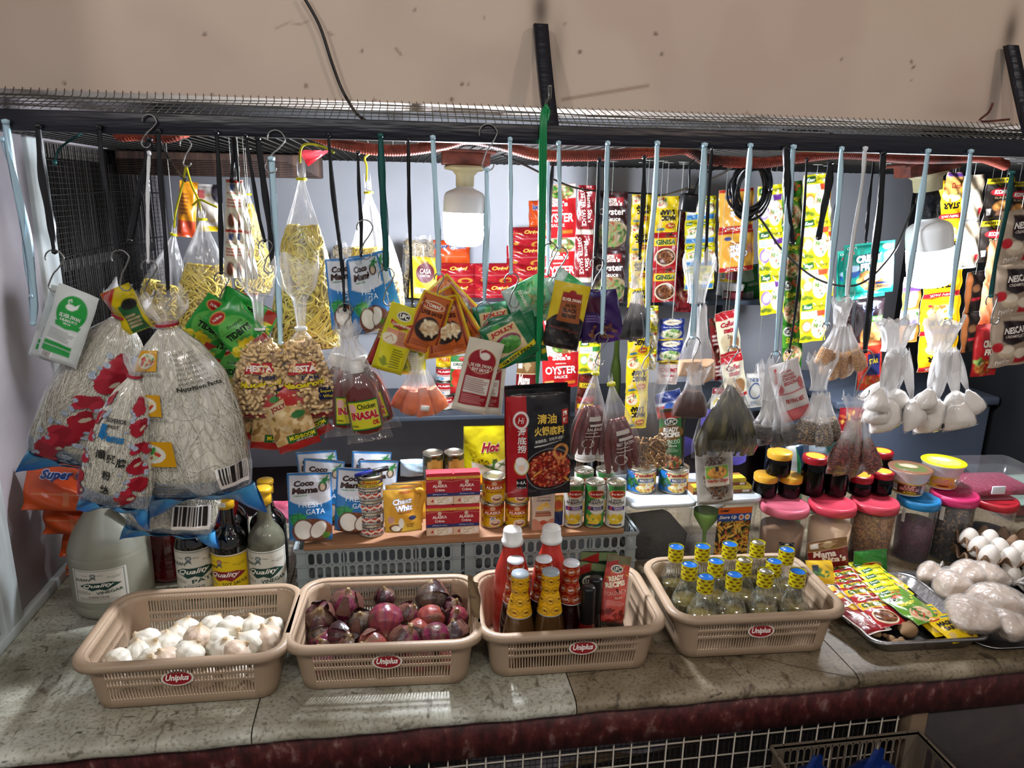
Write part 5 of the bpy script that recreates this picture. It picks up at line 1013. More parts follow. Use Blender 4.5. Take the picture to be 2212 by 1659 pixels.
jar(1893, 1060, z3, 46, 974, 'jar_lid_red', 'tall dark jar with red lid behind the hanging red bean bag', True, Y=1.60)
# ---- noodle cups ----
def cup(x, yb_, z, wt, wb, yt, label, body, lid, art):
    p = PZ(x, yb_, z); s = mpp(p); Rt, Rb = wt*s*.5, wb*s*.5; c, H = stand(x, yb_, z, Rb, yt); e = empty('noodle_cup', TR(c[0], c[1], z+.0005) @ RZ(math.atan2(-c[0], c[1])*.8)); tag(e, label, 'noodle cup', 'instant noodle cups')
    pr = [(0, 0), (Rb*.95, 0), (Rb, .003), (Rb*.75+Rt*.25, H*.55), (Rb*.65+Rt*.35, H*.56), (Rt*.99, H*.93), (Rt*1.02, H*.94), (Rt*1.02, H*.985)]; V, F = lathe(pr, 72); V = V.copy(); k = (V[:, 2] > H*.555) & (V[:, 2] < H*.935); m_ = (np.arange(len(V)) % 2 == 0) & k; V[m_, :2] *= .985
    G().add((V, F)).build('body', 'white_plastic', e); lc = Cv(Rt*2, Rt*2, lid[0], .0013); lc.e(.5, .5, .36, .30, lid[1]).e(.45, .6, .2, .12, lid[2]).t('CUP NOODLES', .5, .45, .5, .12, '#a83a3a').fine(.2, .2, .5, .3, 3, '#777'); g = G(); n = np.linspace(0, 1, 10)
    Rr, Th = np.meshgrid(n, np.linspace(0, 2*math.pi, 48, endpoint=False)); Vv = np.stack([Rt*1.03*Rr*np.cos(Th), Rt*1.03*Rr*np.sin(Th), H*.99+0*Rr], -1).reshape(-1, 3); ui = np.clip(((Vv[:, 0]/(Rt*2.1)+.5)*lc.nu).astype(int), 0, lc.nu); vi = np.clip(((Vv[:, 1]/(Rt*2.1)+.5)*lc.nv).astype(int), 0, lc.nv)
    g.add((Vv, gridF(48, 10, cv=True)[:, ::-1]), lc.col[vi, ui]); g.add(lathe([(Rt*1.04, H*.975), (Rt*1.04, H*.995), (Rt*.95, H*.995)], 48), lid[0]); g.build('lid', 'enamel', e)
    cv = Cv(.085, H*.46, body, .001); art(cv); pf = np.array([(Rb, 0), (Rb*.75+Rt*.25, H*.55)]); g = wrapart(cv, 0, H*.07, 150, prof=pf); g.build('printed_band', 'enamel', e); return e
def art_cup(cv, c2, fl_):
    cv.r(0, .90, 1, 1, '#c9a04a').r(0, 0, 1, .08, '#c9a04a'); cv.t('CUP', .5, .72, .26, .22, '#c2463c', o='#e8e0d0').t('NOODLES', .5, .48, .42, .24, '#c2463c', o='#e8e0d0').e(.52, .20, .16, .10, c2).t(fl_, .52, .2, .2, .1, '#2a1a10').r(.80, .15, .97, .85, '#cfc8ba').fine(.81, .2, .96, .8, 8, '#555').bars(.08, .2, .2, .8)
cup(1957, 1073, C4[3], 86, 62, 1010, 'noodle cup with dark brown band and peeling brown lid on the blue canister', '#4a2016', ('#6b4a3a', '#4a5a34', '#b89a86'), lambda cv: art_cup(cv, '#c9a52a', 'Beef'))
cup(2028, 1058, C5[3], 86, 64, 996, 'noodle cup with yellow band and bright yellow lid', '#cf9a2a', ('#c9c41a', '#a8a860', '#d8d8b0'), lambda cv: art_cup(cv, '#8a3a1a', 'Seafood'))
# ---- clear boxes at the right ----
p = PZ(2070, 1072, C6[3]); q0 = PY(2062, 1070, 1.47); q1 = PY(2250, 1070, 1.47); z = C6[3]; Wb = q1[0]-q0[0]; Hb_ = PY(2100, 1026, 1.47)[2]-z
e = empty('clear_box', TR((q0[0]+q1[0])/2, 1.53, z+.001) @ RZ(-.06)); tag(e, 'clear plastic box with clip lid lying on the red lidded canister', 'box'); rr_ = [[(x*k, y*k, zz) for x, y in rrect(Wb, .15, .02)] for zz, k in ((0, .93), (.003, .95), (Hb_*.55, 1.0), (Hb_*.56, 1.03), (Hb_*.66, 1.03), (Hb_*.95, .93), (Hb_, .90))]; g = G(); g.add(loft(rr_[:4])); g.add(cap(rr_[0], True)); g.build('body', 'clear_tub', e); g = G(); g.add(loft(rr_[3:])); g.add(cap(rr_[-1])); g.build('lid', 'clear_tub', e); g = G(); g.add(rbox(-.035, -.083, Hb_*.3, .0, -.079, Hb_*.62, .002)); g.build('clip', 'clear_lid', e)
cont = G().add(rbox(-Wb*.42, -.06, .004, Wb*.42, .06, Hb_*.35, .008)).build('contents', mat('pink_bits', '#8a3a50', .5, bmp=(90, .6)), e); cont['kind'] = 'stuff'
q0 = PY(2165, 1160, 1.62); q1 = PY(2330, 1160, 1.62); h = PY(2200, 1090, 1.62)[2]-ZT; e = empty('clear_box', TR((q0[0]+q1[0])/2, 1.72, ZT+.001)); tag(e, 'clear box with green rim and red contents at the right edge', 'box'); W = q1[0]-q0[0]
rr_ = [[(x*k, y*k, zz) for x, y in rrect(W, .2, .02)] for zz, k in ((0, .95), (h*.93, 1.0))]; g = G(); g.add(loft(rr_)); g.add(cap(rr_[0], True)); g.build('body', 'clear_tub', e); rr_ = [[(x*k, y*k, zz) for x, y in rrect(W, .2, .02)] for zz, k in ((h*.92, 1.01), (h*.92, 1.04), (h, 1.04), (h, .9))]; g = G(); g.add(loft(rr_)); g.add(cap(rr_[-1])); g.build('lid', mat('mint_lid', '#8ea69a', .35), e); G().add(rbox(-W*.44, -.08, .004, W*.44, .08, h*.8, .006)).build('contents', mat('red_pack', '#7a1420', .35, bmp=(20, .6)), e)
# ---- steel tray of sachets ----
T4 = [PZ(*p, ZT+.03) for p in ((1885, 1398), (2140, 1376), (1966, 1236), (1752, 1244))]; c = sum(T4)/4; ax = (T4[1]-T4[0])+(T4[2]-T4[3]); ax[2] = 0; wT = np.linalg.norm(T4[1]-T4[0]); dT = (np.linalg.norm(T4[3]-T4[0])+np.linalg.norm(T4[2]-T4[1]))/2
TM = TR(c[0], c[1], ZT+.001) @ RZ(math.atan2(ax[1], ax[0])-.02)
rg = [[(x, y, z) for x, y in rrect(wT*k, dT*k2, .03)] for z, k, k2 in ((.003, .70, .80), (.0, .78, .86), (.003, .82, .89), (.026, .92, .94), (.030, .94, .955), (.030, .99, .99), (.026, 1.0, 1.0))]; g = G(); g.add(loft(rg)); g.add(cap(rg[0], True)); tr = g.build('steel_tray', 'steel', None, TM); so = tr.modifiers.new('t', 'SOLIDIFY'); so.thickness = .001; tag(tr, 'rectangular stainless steel tray filled with seasoning sachets', 'tray')
def lay(x, y, z, yaw, tilt, roll=0): return TR(*PZ(x, y, z)) @ RZ(math.radians(yaw)) @ RX(-math.radians(90-tilt)) @ RY(math.radians(roll)) @ SC(.86)
def a_oyst(W, H): c = Cv(W, H, '#7c1418', .0013); c.r(0, 0, 1, .03, '#d8d2c6').r(0, .97, 1, 1, '#d8d2c6').r(.80, 0, 1, 1, '#d8d2c6').r(0, 0, .05, 1, '#d8d2c6').p([(.5, .75), (.95, .8), (.95, .98), (.55, .98)], '#c99a2a').bl(.55, .8, .95, .97, 8, .06, ['#2a1a14', '#c9a83a'], 2).t("Mama Sita's", .66, .42, .56, .13, '#e8e0d4', rot=-90, b=.04).t('OYSTER SAUCE', .30, .45, .62, .14, '#e8e0d4', rot=-90, b=.02); return c
def rotart(c): return c
ysM = pouch_mesh(a_oyst(.075, .105), .004, 'sachet', 3, .0006, '#b8b0a8', 'foil')
for i, (x, y) in enumerate(((1772, 1262), (1786, 1281), (1808, 1296), (1826, 1312), (1862, 1336))):
    put('oyster_sauce_sachet', ysM, lay(x, y, .872+.003*i, 12, 5), 'dark red oyster sauce sachet in the tray, '+['rearmost of the left row', 'second from the rear of the left row', 'middle of the left row', 'second from the front of the left row', 'frontmost of the left row'][i], 'sachet', 'oyster sauce sachets in the tray')
def a_gin(W, H):
    c = Cv(W, H, '#8e1418', .0013); c.nz(0, 0, 1, 1, '#a82022', 4, 5, .6, .8).bl(.5, .86, .85, .96, 10, .08, ['#2a1612', '#5a3a2a'], 3, .3).r(.04, .62, .96, .84, '#c9a81a').t('GINISA', .5, .73, .8, .15, '#1c4a22', b=.05, o='#e8c83a').e(.5, .30, .42, .26, '#d8c8a8').e(.5, .30, .38, .22, '#4a2a1a').bl(.18, .12, .82, .48, 50, .07, ['#7a4a2c', '#5a3420', '#9a6a40'], 4, .3); return c
gnM = pouch_mesh(a_gin(.078, .10), .005, 'sachet', 4, .0008, '#a8a8a8', 'foil')
for i, (x, y) in enumerate(((1830, 1240), (1838, 1254), (1848, 1268), (1858, 1280), (1868, 1293), (1899, 1322))):
    put('seasoning_sachet', gnM, lay(x, y, .874+.003*i, 8, 7), 'red stir fry seasoning sachet in the tray, '+['rearmost of the red row', 'second from the rear of the red row', 'third from the rear of the red row', 'third from the front of the red row', 'second from the front of the red row', 'frontmost, its yellow word in full view'][i], 'sachet', 'red seasoning sachets in the tray')
def a_sini(g2):
    def f(W, H):
        c = Cv(W, H, '#c9c018', .0013)
        if g2: c.r(0, .0, 1, .97, '#2f6a1c').nz(0, 0, 1, 1, '#5a8a2a', 3, 4).e(.25, .82, .2, .09, '#d8d4c8').e(.25, .82, .17, .065, '#2a3a2a').t('UFC', .25, .82, .22, .07, '#e4e0d4').bl(.4, .78, .7, .9, 8, .07, ['#a8381c'], 2).t('Sinigang', .52, .58, .72, .17, '#e2d84a', b=.03, sh=.2).e(.55, .24, .38, .22, '#c9b48a').bl(.25, .08, .85, .42, 50, .07, ['#b8583a', '#c98a6a', '#3a6a2a', '#d8c0a0'], 5, .5).r(.2, .62, .5, .72, '#dcd6ca')
        else: c.r(0, .86, 1, 1, '#cdc51c').p([(.08, .74), (.5, .78), (.52, .92), (.1, .9)], '#1c5a2c').t('Knorr', .29, .84, .32, .08, '#e8e4d8', sh=.3).t('Sinigang', .72, .84, .42, .10, '#1a2a14', sh=.35, b=0).r(.06, .56, .58, .70, '#d4d2c4').r(.58, .58, 1, .70, '#3f7a3a').fine(.1, .58, .55, .68, 3, '#7a8a6a').e(.62, .26, .34, .24, '#dcd4b8').bl(.3, .06, .95, .48, 50, .07, ['#b85a3a', '#d8a080', '#3a7a2a', '#e8dcc0', '#7a5a2a'], 5, .5).e(.18, .3, .15, .12, '#8a6a2a')
        return c
    return f
snM = pouch_mesh(a_sini(0)(.078, .105), .005, 'sachet', 5, .0007, '#b8b01a', 'foil'); ufM = pouch_mesh(a_sini(1)(.078, .105), .005, 'sachet', 6, .0007, '#b8b8a8', 'foil')
for i, (x, y) in enumerate(((1884, 1237), (1905, 1249), (1914, 1263), (1922, 1276), (1935, 1290), (1947, 1300))):
    put('soup_mix_sachet', snM, lay(x, y, .876+.003*i, 14-6*(i == 0), 8), 'yellow sour soup mix sachet in the tray, '+ORD[i]+' from the rear', 'sachet', 'yellow soup mix sachets in the tray')
for i, (x, y) in enumerate(((1956, 1300), (1959, 1306), (1964, 1313))):
    put('soup_mix_sachet', ufM, lay(x, y, .888+.003*i, 12+3*i, 8), 'green sour soup mix sachet in the tray, '+['rear of the three', 'middle of the three', 'front of the three, fully in view'][i], 'sachet', 'green soup mix sachets in the tray')
def a_magic(W, H): c = Cv(W, H, '#cfae12', .0013); c.e(.22, .82, .16, .07, '#a3281c').t('MAGGI', .22, .82, .2, .05, '#e8dc4a').r(.48, .82, .95, .90, '#2a6a6a').t('MAGIC', .42, .62, .6, .15, '#14140c', b=.06).t('SARAP', .48, .44, .6, .15, '#14140c', b=.06).e(.8, .22, .14, .16, '#5a3a1c').e(.2, .2, .1, .1, '#b89a5a').bl(.55, .55, .95, .75, 8, .06, ['#b8862a', '#8a4a7a'], 3); return c
mgM = pouch_mesh(a_magic(.078, .085), .006, 'sachet', 7, .0007, '#cfae12', 'foil')
for i, (x, y, yw) in enumerate(((2010, 1334, 4), (2020, 1344, 7), (2054, 1356, 10))):
    put('seasoning_sachet', mgM, lay(x, y, .874+.004*i, yw, 9), 'yellow granule seasoning sachet in the tray, '+['rear of the three', 'middle of the three', 'front right, its black words in full view'][i], 'sachet', 'yellow seasoning sachets in the tray')
def a_ms(W, H): c = Cv(W, H, '#6e1418', .0014); c.r(0, .70, 1, 1, '#7a5a34').e(.5, .84, .12, .12, '#a8906a').e(.5, .84, .2, .04, '#a8906a').r(.06, .78, .26, .92, '#cfcac0').t('Mama', .40, .56, .56, .22, '#e4dcd0', b=.04, rot=-3).t("Sita's", .62, .34, .62, .22, '#e4dcd0', b=.04, rot=-3).r(0, .67, 1, .69, '#c9b88a'); return c
doypack('sauce_mix_pack', 1786, 1166, 1790, 1228, 92, 1.40, a_ms, 'brown and dark red sauce mix pack standing at the back of the tray', 'pack', .004, 'sachet', Yb=1.39)
doypack('sauce_mix_pack', 1880, 1188, 1880, 1236, 78, 1.40, lambda W, H: Cv(W, H, '#2a7a2c').e(.5, .3, .3, .2, '#c9a04a').e(.5, .3, .27, .16, '#a3201c').t('Del Monte', .5, .3, .4, .12, '#e8e0d4').ln([(.1, .75), (.2, .65)], .01, '#1a3a1a').ln([(.1, .65), (.2, .75)], .01, '#1a3a1a'), 'green sauce pack standing at the back of the tray', 'pack', .004, 'sachet', Yb=1.39)
put('seasoning_sachet', pouch_mesh(Cv(.07, .06, '#cfa81a').r(.2, .35, .45, .8, '#1c2a3a').bl(.3, .2, .8, .6, 10, .08, ['#5a9a3a', '#3a6a2a'], 2).ln([(.7, .8), (.9, .6)], .01, '#333'), .002, 'sachet', 2, .0004, '#cfa81a'), lay(1772, 1236, .905, -6, 55), 'small yellow sachet lying before the dark red pack at the tray back', 'sachet')
# ginger pieces
speck('ginger', ['#4a3622', '#7a5c3c', '#8a6c48'], 22, .75, kind='N', bmp=.6)
def lump(name, x, y, z, s, yaw, label, seed):
    q = random.Random(seed); V, F = sphere(1, .62, .5, 24, 14); V = V*(1+.18*np.sin(V[:, :1]*3.1+seed)+.12*np.cos(V[:, 1:2]*5+seed*2)); g = G(); g.add((V*s, F))
    V2, F2 = sphere(.45, .35, .35, 16, 10); g.add((V2*s+np.array([.75, .25, .1])*s, F2)); return tag(g.build(name, 'ginger', None, TR(*PZ(x, y, z)) @ RZ(yaw)), label, 'ginger', 'ginger pieces')
lump('ginger_root', 1958, 1360, .875, .024, .3, 'large knobbly ginger root lying between the sachets in the tray', 1); lump('ginger_root', 1893, 1368, .868, .013, .8, 'small ginger piece at the front left of the tray', 2); lump('ginger_root', 1922, 1378, .866, .012, 1.9, 'small ginger piece in the middle of the tray front', 3); lump('ginger_root', 1940, 1386, .864, .014, .1, 'flat ginger slice at the front rim of the tray', 4)
# ================= hooks, straps and everything on the rail =================
mat('strap_blue', '#b4d6e6', .4, bmp=(120, .5), stretch=(1, 1, .05)); mat('strap_black', '#111317', .3, bmp=(120, .6), stretch=(1, 1, .05)); mat('strap_green', '#12824a', .35, bmp=(120, .6), stretch=(1, 1, .05)); mat('strap_teal', '#0c4f4c', .35, bmp=(120, .6), stretch=(1, 1, .05)); mat('strap_white', '#dfe4e6', .4, bmp=(120, .5), stretch=(1, 1, .05)); mat('yellow_tie', '#c9c11c', .4); mat('red_tie', '#a82a3a', .4)
def strap(pts, wpx, m, label, seed=0, name='strap'):
    """flat plastic ribbon knotted on the rail, hanging through the given points"""
    pts = [(p[0], p[1], p[2] if len(p) > 2 else YR-.016) for p in pts]; P = spline([PY(*p) for p in pts], 10); w_ = wpx*mpp(P[0])*.62; q = random.Random(seed); n = len(P); t = np.linspace(0, 1, n)
    wd = w_*(.45+.55*np.minimum(1, np.sin(np.pi*np.clip(t*.94+.03, 0, 1))**.35))*(1+.12*np.sin(t*17+seed)); tw = q.uniform(-.7, .7)+.25*np.sin(t*6+seed); g = G(); V = []
    for i in range(n):
        for a, b in ((-1, 0), (-.35, -.25), (.3, .1), (1, -.1), (.3, .3), (-.35, .15)):
            V.append(P[i]+np.array([a*math.cos(tw[i] if hasattr(tw, '__len__') else tw)*wd[i], a*math.sin(tw[i])*wd[i]*.6+b*.002, 0]))
    g.add((V, gridF(n, 6, cu=True)))
    k = P[0]; g.add(tube([(k[0]+w_*.5*math.cos(a), YR+.0175*math.cos(a*2+.3)*1.0*0-(.0), k[2]) for a in (0, .3)], .0005, 3)) if 0 else None
    g.add(lathe([(0, -.004), (w_*.7+.001, -.002), (w_*.75+.001, .003), (0, .005)], 8), M=TR(k[0], k[1], k[2]-.001)); g.add(lathe([(0, -.004), (w_*.6+.001, -.001), (w_*.55+.001, .003), (0, .005)], 8), M=TR(*P[-1]))
    return tag(g.build(name, m), label, 'strap')
def hook(xt, yt, xb, yb, label, Y=None, w_=.78, m='wire', yaw=0, name='hook', mirror=1):
    M, H, s = fr(xt, yt, xb, yb, YR-.016 if Y is None else Y, yaw); r1 = H*.26*w_; g = G(); pts = []
    for a in np.linspace(200, 0, 9): pts.append((r1*math.cos(math.radians(a)), H/2-r1+r1*math.sin(math.radians(a))))
    pts += [(r1*.45, .08*H), (-r1*.1, -.08*H)]; r2 = H*.17*w_
    for a in np.linspace(170, 370, 9): pts.append((r2*math.cos(math.radians(a))+r1*.1, -H/2+r2+r2*math.sin(math.radians(a))))
    g.add(tube(spline([(x*mirror, 0, z) for x, z in pts], 4), .0013, 6)); return tag(g.build(name, m, None, M), label, 'hook')
S_ = strap; B_, K_ = 'strap_blue', 'strap_black'
for i, (pts, w_, m, lb) in enumerate([
 ([(12, 262), (30, 380), (60, 520), (72, 640), (72, 700)], 16, B_, 'crumpled light blue plastic strap hanging loose at the far left edge'),
 ([(5, 300), (45, 430), (52, 540), (68, 640)], 11, B_, 'second light blue strap twisted with the one at the far left edge'),
 ([(82, 272), (92, 380), (110, 480), (118, 545)], 15, K_, 'black strap above the white swan pouches at left'),
 ([(214, 274), (222, 360), (243, 470), (256, 545)], 13, K_, 'black strap ending in the hook left of the white string'),
 ([(118, 350, 1.40), (130, 320, 1.40), (165, 295, 1.40), (180, 284, 1.37)], 8, 'strap_teal', 'dusty dark green strap end curling at the upper left'),
 ([(322, 300), (318, 350), (300, 420), (280, 520)], 15, K_, 'bundle of black strap hanging loose left of the white string'),
 ([(322, 330), (319, 420), (320, 565)], 7, 'strap_white', 'thin white string holding the hook of the vermicelli bags'),
 ([(341, 282), (346, 380), (357, 520), (364, 640)], 10, K_, 'black strap right of the white string'),
 ([(345, 305, 1.40), (375, 360, 1.5), (400, 390, 1.6)], 7, K_, 'slanting black strap near the dark planks'),
 ([(468, 285), (474, 400), (477, 500), (478, 590)], 9, K_, 'black strap above the green tidbits pouches'),
 ([(502, 292, 1.5), (504, 340, 1.5), (500, 392, 1.5)], 7, K_, 'short black strap holding the paprika sachets, left strand'),
 ([(505, 290, 1.5), (511, 340, 1.5), (516, 390, 1.5)], 7, K_, 'short black strap holding the paprika sachets, right strand'),
 ([(530, 292), (545, 380), (560, 470), (572, 520)], 7, K_, 'thin black strap right of the paprika sachets'),
 ([(557, 298), (570, 400), (583, 500), (588, 570)], 12, K_, 'black strap left of the light blue one above the macaroni'),
 ([(586, 342), (592, 450), (600, 600), (606, 742)], 15, B_, 'long light blue strap hanging between the two macaroni bags'),
 ([(709, 290), (720, 420), (738, 560), (745, 670)], 9, K_, 'black strap crossing the blue coconut milk pouches'),
 ([(773, 330), (776, 420), (780, 480), (780, 552)], 7, K_, 'black strap before the right yellow noodle bag'),
 ([(822, 292), (826, 400), (832, 500), (834, 582)], 13, 'strap_teal', 'dark teal strap above the yellow pouch of banana catsup'),
 ([(882, 300), (883, 400), (886, 520), (891, 660)], 7, K_, 'black strap hanging left of the glowing left bulb'),
 ([(935, 296), (940, 400), (946, 500), (947, 560), (948, 592)], 11, B_, 'light blue strap on the left of the left bulb'),
 ([(1051, 366), (1052, 450), (1050, 540), (1046, 655)], 13, B_, 'light blue strap touching the right side of the left bulb'),
 ([(1102, 300), (1103, 400), (1103, 500), (1104, 590)], 9, B_, 'light blue strap right of the left bulb over the red packs'),
 ([(1195, 340, 1.5), (1190, 420, 1.5), (1188, 525, 1.5)], 8, K_, 'black strap just right of the green cord'),
 ([(1184, 340, 1.6), (1184, 450, 1.6), (1184, 590, 1.6)], 9, B_, 'pale strap behind the green cord'),
 ([(1207, 308), (1209, 400), (1210, 480), (1208, 535)], 9, B_, 'light blue strap right of the green cord over the oyster sauce sachets'),
 ([(1313, 308), (1310, 420), (1306, 560), (1300, 720)], 10, B_, 'light blue strap before the dark oyster sauce strip'),
 ([(1295, 345), (1293, 430), (1290, 500), (1288, 558)], 7, K_, 'black strap before the dark oyster sauce strip'),
 ([(1392, 340), (1390, 420), (1385, 500), (1382, 558)], 9, K_, 'black strap holding the bag of black sachets'),
 ([(1420, 308), (1415, 420), (1403, 560), (1398, 745)], 12, B_, 'light blue strap crossing the yellow seasoning strips'),
 ([(1522, 312), (1517, 430), (1505, 580), (1496, 730)], 14, B_, 'light blue strap above the brown powder bag'),
 ([(1538, 320), (1532, 400), (1527, 500), (1525, 570)], 7, K_, 'black strap before the blue and yellow sachet strip'),
 ([(1621, 313), (1613, 430), (1598, 600), (1586, 748)], 12, B_, 'light blue strap passing through the cable coil'),
 ([(1698, 318), (1700, 380), (1700, 450), (1712, 525)], 15, K_, 'wide black strap in front of the purple onion soup sachets'),
 ([(1714, 316), (1706, 430), (1690, 600), (1676, 765)], 13, B_, 'light blue strap right of the wide black one'),
 ([(1743, 345), (1735, 480), (1722, 640), (1705, 760)], 6, K_, 'thin black strap before the green sour soup strip'),
 ([(1794, 350), (1790, 400), (1780, 450), (1768, 515)], 15, K_, 'short wide black strap before the orange marked soup strip'),
 ([(1818, 320), (1812, 430), (1798, 560), (1785, 700)], 11, B_, 'light blue strap along the last yellow soup strip'),
 ([(1869, 320), (1862, 400), (1840, 540), (1829, 645)], 11, 'strap_white', 'whitish strap before the teal breading packs'),
 ([(1888, 345, 1.5), (1878, 430, 1.5), (1870, 522, 1.5)], 7, K_, 'thin black strap holding the teal breading packs'),
 ([(1908, 330), (1902, 430), (1888, 560), (1874, 700), (1868, 760)], 14, K_, 'long black strap right of the teal breading packs'),
 ([(2005, 325), (1990, 430), (1970, 560), (1952, 700)], 12, B_, 'light blue strap left of the right bulb'),
 ([(2097, 326), (2085, 440), (2066, 560), (2052, 685)], 12, B_, 'light blue strap right of the right bulb'),
 ([(2186, 372), (2176, 450), (2152, 560), (2140, 640)], 13, 'strap_teal', 'dull dark strap at the right before the black coffee sachets')]):
    S_(pts, w_, m, lb, i)
# green cord bundle
g = G()
for k in range(5): dx = (k-2)*3.2; g.add(tube(spline([PY(1180+dx*.3, 226, 1.35), PY(1174+dx, 262, YR-.022), PY(1172+dx, 420, YR-.02), PY(1168+dx*.9, 620, YR-.022), PY(1163+dx*.6, 760, YR-.02), PY(1160+dx*.2, 832, YR-.02)], 8), .0016+.0005*(k % 2), 6))
g.add(tube(spline([PY(1178, 228, 1.34), PY(1186, 240, 1.335), PY(1182, 262, 1.33)], 6), .0028, 6))
tag(g.build('cord', 'strap_green'), 'thick green plastic cord from the wall bracket down to the black hot pot packet', 'cord')
for (a, b_, c_, d_, lb, *k) in ((325, 248, 312, 318, 'long wire hook looped over the rail above the white string'), (600, 282, 580, 372, 'steel hook on the rail above the light blue macaroni strap'), (1055, 268, 1052, 368, 'steel hook on the rail right of the left bulb', ), (118, 540, 116, 630, 'steel hook holding the white swan pouches'), (256, 540, 272, 628, 'steel hook behind the left vermicelli bag top'), (322, 562, 322, 640, 'round white wire hook over the vermicelli bags'), (400, 300, 403, 360, 'wire hook at the yellow strings of the noodle bags'),
  (364, 636, 362, 668, 'small hook hidden behind the right vermicelli bag'), (478, 588, 482, 662, 'wire hook holding the green tidbits pouches'), (572, 518, 580, 590, 'steel hook right of the paprika sachets'), (606, 740, 608, 838, 'steel hook holding the red mushroom pouches'), (745, 655, 748, 730, 'bent steel hook above the chicken oil bags'), (788, 475, 788, 560, 'steel hook above the blue coconut pouches'), (834, 578, 838, 660, 'steel hook holding the yellow catsup pouches'), (948, 590, 950, 640, 'steel hook holding the orange sauce pouches'),
  (1046, 652, 1048, 735, 'steel hook holding the white and red soy pouches'), (1104, 590, 1110, 665, 'steel hook holding the green noodle packs'), (1188, 525, 1192, 600, 'steel hook of the pair before the oyster sauce strip, left one'), (1210, 533, 1204, 620, 'steel hook of the pair before the oyster sauce strip, right one'), (1290, 556, 1288, 630, 'steel hook holding the purple packs'), (1300, 718, 1294, 790, 'steel hook above the two sausage bags'), (1398, 742, 1392, 800, 'steel hook above the dried mushroom bag'), (1496, 728, 1504, 800, 'steel hook holding the brown powder bag'),
  (1586, 746, 1576, 802, 'steel hook holding the dried fish bag'), (1676, 758, 1676, 810, 'steel hook above the bag of black seeds'), (1829, 640, 1824, 690, 'thin hook of the brown sugar bag'), (1705, 755, 1700, 790, 'thin hook of the printed breading bag'), (1868, 756, 1862, 860, 'steel hook holding the red bean bag'), (1952, 688, 1956, 740, 'steel hook holding the left white powder bags'), (2046, 692, 2048, 740, 'steel hook holding the right white powder bags'), (2140, 636, 2150, 700, 'steel hook near the creamy white coffee packs'), (1785, 696, 1782, 735, 'small hook under the last yellow soup strip')):
    hook(a, b_, c_, d_, lb)
# ---- flat pouches on the hooks ----
YH = YR-.02
def hang(name, xt, yt, xb, yb, wpx, dY, art, label, cat, group=None, yaw=0, style='stand', D=.012, me=None, back='#c8c8c8', m='foil', seed=1, ear=0, curl=0, wr=.0012):
    return doypack(name, xt, yt, xb, yb, wpx, YH+dY, art, label, cat, D, style, group, yaw, None, back, m, seed, ear, curl, me, wr)
def a_swan(W, H):
    c = Cv(W, H, '#c8d0ce', .0014); c.e(.52, .70, .36, .22, '#17943a').p([(.2, .55), (.84, .55), (.80, .49), (.24, .49)], '#17943a').e(.46, .76, .12, .04, '#dfe8e2').ln([(.40, .78), (.36, .84), (.42, .86), (.44, .83)], .025, '#dfe8e2').p([(.45, .74), (.64, .84), (.62, .76)], '#dfe8e2').r(.12, .28, .80, .46, '#d4dad8').fine(.14, .30, .78, .45, 6, '#8a9290').r(.12, .22, .80, .27, '#17943a').r(.12, .13, .80, .21, '#2a9a4a').r(.14, .05, .42, .13, '#d8dcda').bars(.16, .05, .40, .13)
    c.t('SILVER SWAN', .52, .645, .50, .05, '#e6ede8').t('SUKANG PUTI', .52, .59, .40, .035, '#e6ede8').t('200 mL', .52, .55, .18, .02, '#e6ede8'); return c
o, SW = hang('vinegar_pouch', 172, 628, 122, 782, 86, 0, a_swan, 'white vinegar pouch with green swan oval, the front one', 'pouch', 'white vinegar pouches', yaw=-6, back='#c8d0ce')
hang('vinegar_pouch', 160, 630, 108, 780, 86, .03, None, 'white vinegar pouch peeking out behind the front swan one', 'pouch', 'white vinegar pouches', yaw=12, me=SW)
hang('seasoning_pack', 248, 622, 300, 716, 78, .035, lambda W, H: Cv(W, H, '#c9b414').p([(0, 1), (.5, 1), (0, .5)], '#a3281c').r(.35, .0, .9, .62, '#1f5a2c').e(.7, .6, .25, .12, '#1a1a1a').fine(.4, .1, .85, .4, 4, '#c9b48a'), 'yellow, red and green pack tucked behind the vermicelli bags', 'pack', yaw=-25, style='sachet', D=.004)
def a_tid(W, H):
    c = Cv(W, H, '#1c8a30', .0014); c.e(.45, .5, .4, .3, '#58a84a').bl(.0, .0, .7, .3, 30, .09, ['#d8c22a', '#c9b018', '#e2d24a'], 2, .6).r(.62, .03, .98, .22, '#a3201c').e(.30, .86, .22, .10, '#c9a04a').e(.30, .86, .20, .085, '#a3201c').t('Del Monte', .30, .86, .26, .05, '#e8e0d0').t('Pineapple', .55, .62, .42, .08, '#15301c', b=0, sh=.2).t('TIDBITS', .50, .47, .66, .12, '#102418', b=.04).fine(.3, .32, .7, .38, 2, '#2a5a30').ln([(.1, .56), (.9, .56)], .008, '#15301c'); return c
o, TD = hang('tidbits_pouch', 474, 662, 556, 762, 88, -.012, a_tid, 'bright green pineapple tidbits pouch, front one with its words in view', 'pouch', 'green tidbits pouches', style='pillow', D=.010, back='#1f7a34')
for a, b_, c_, d_, Y, yw, lb in ((482, 664, 428, 740, .012, 25, 'swung out to the left behind the front one'), (494, 660, 570, 700, .02, -20, 'swung out to the upper right'), (476, 690, 440, 775, .028, 10, 'lower one dropping behind the vermicelli bag'), (500, 740, 520, 850, .035, 0, 'lowest one, its dark back showing beside the macaroni')):
    hang('tidbits_pouch', a, b_, c_, d_, 80, Y, None, 'green pineapple tidbits pouch, '+lb, 'pouch', 'green tidbits pouches', yaw=yw, me=TD)
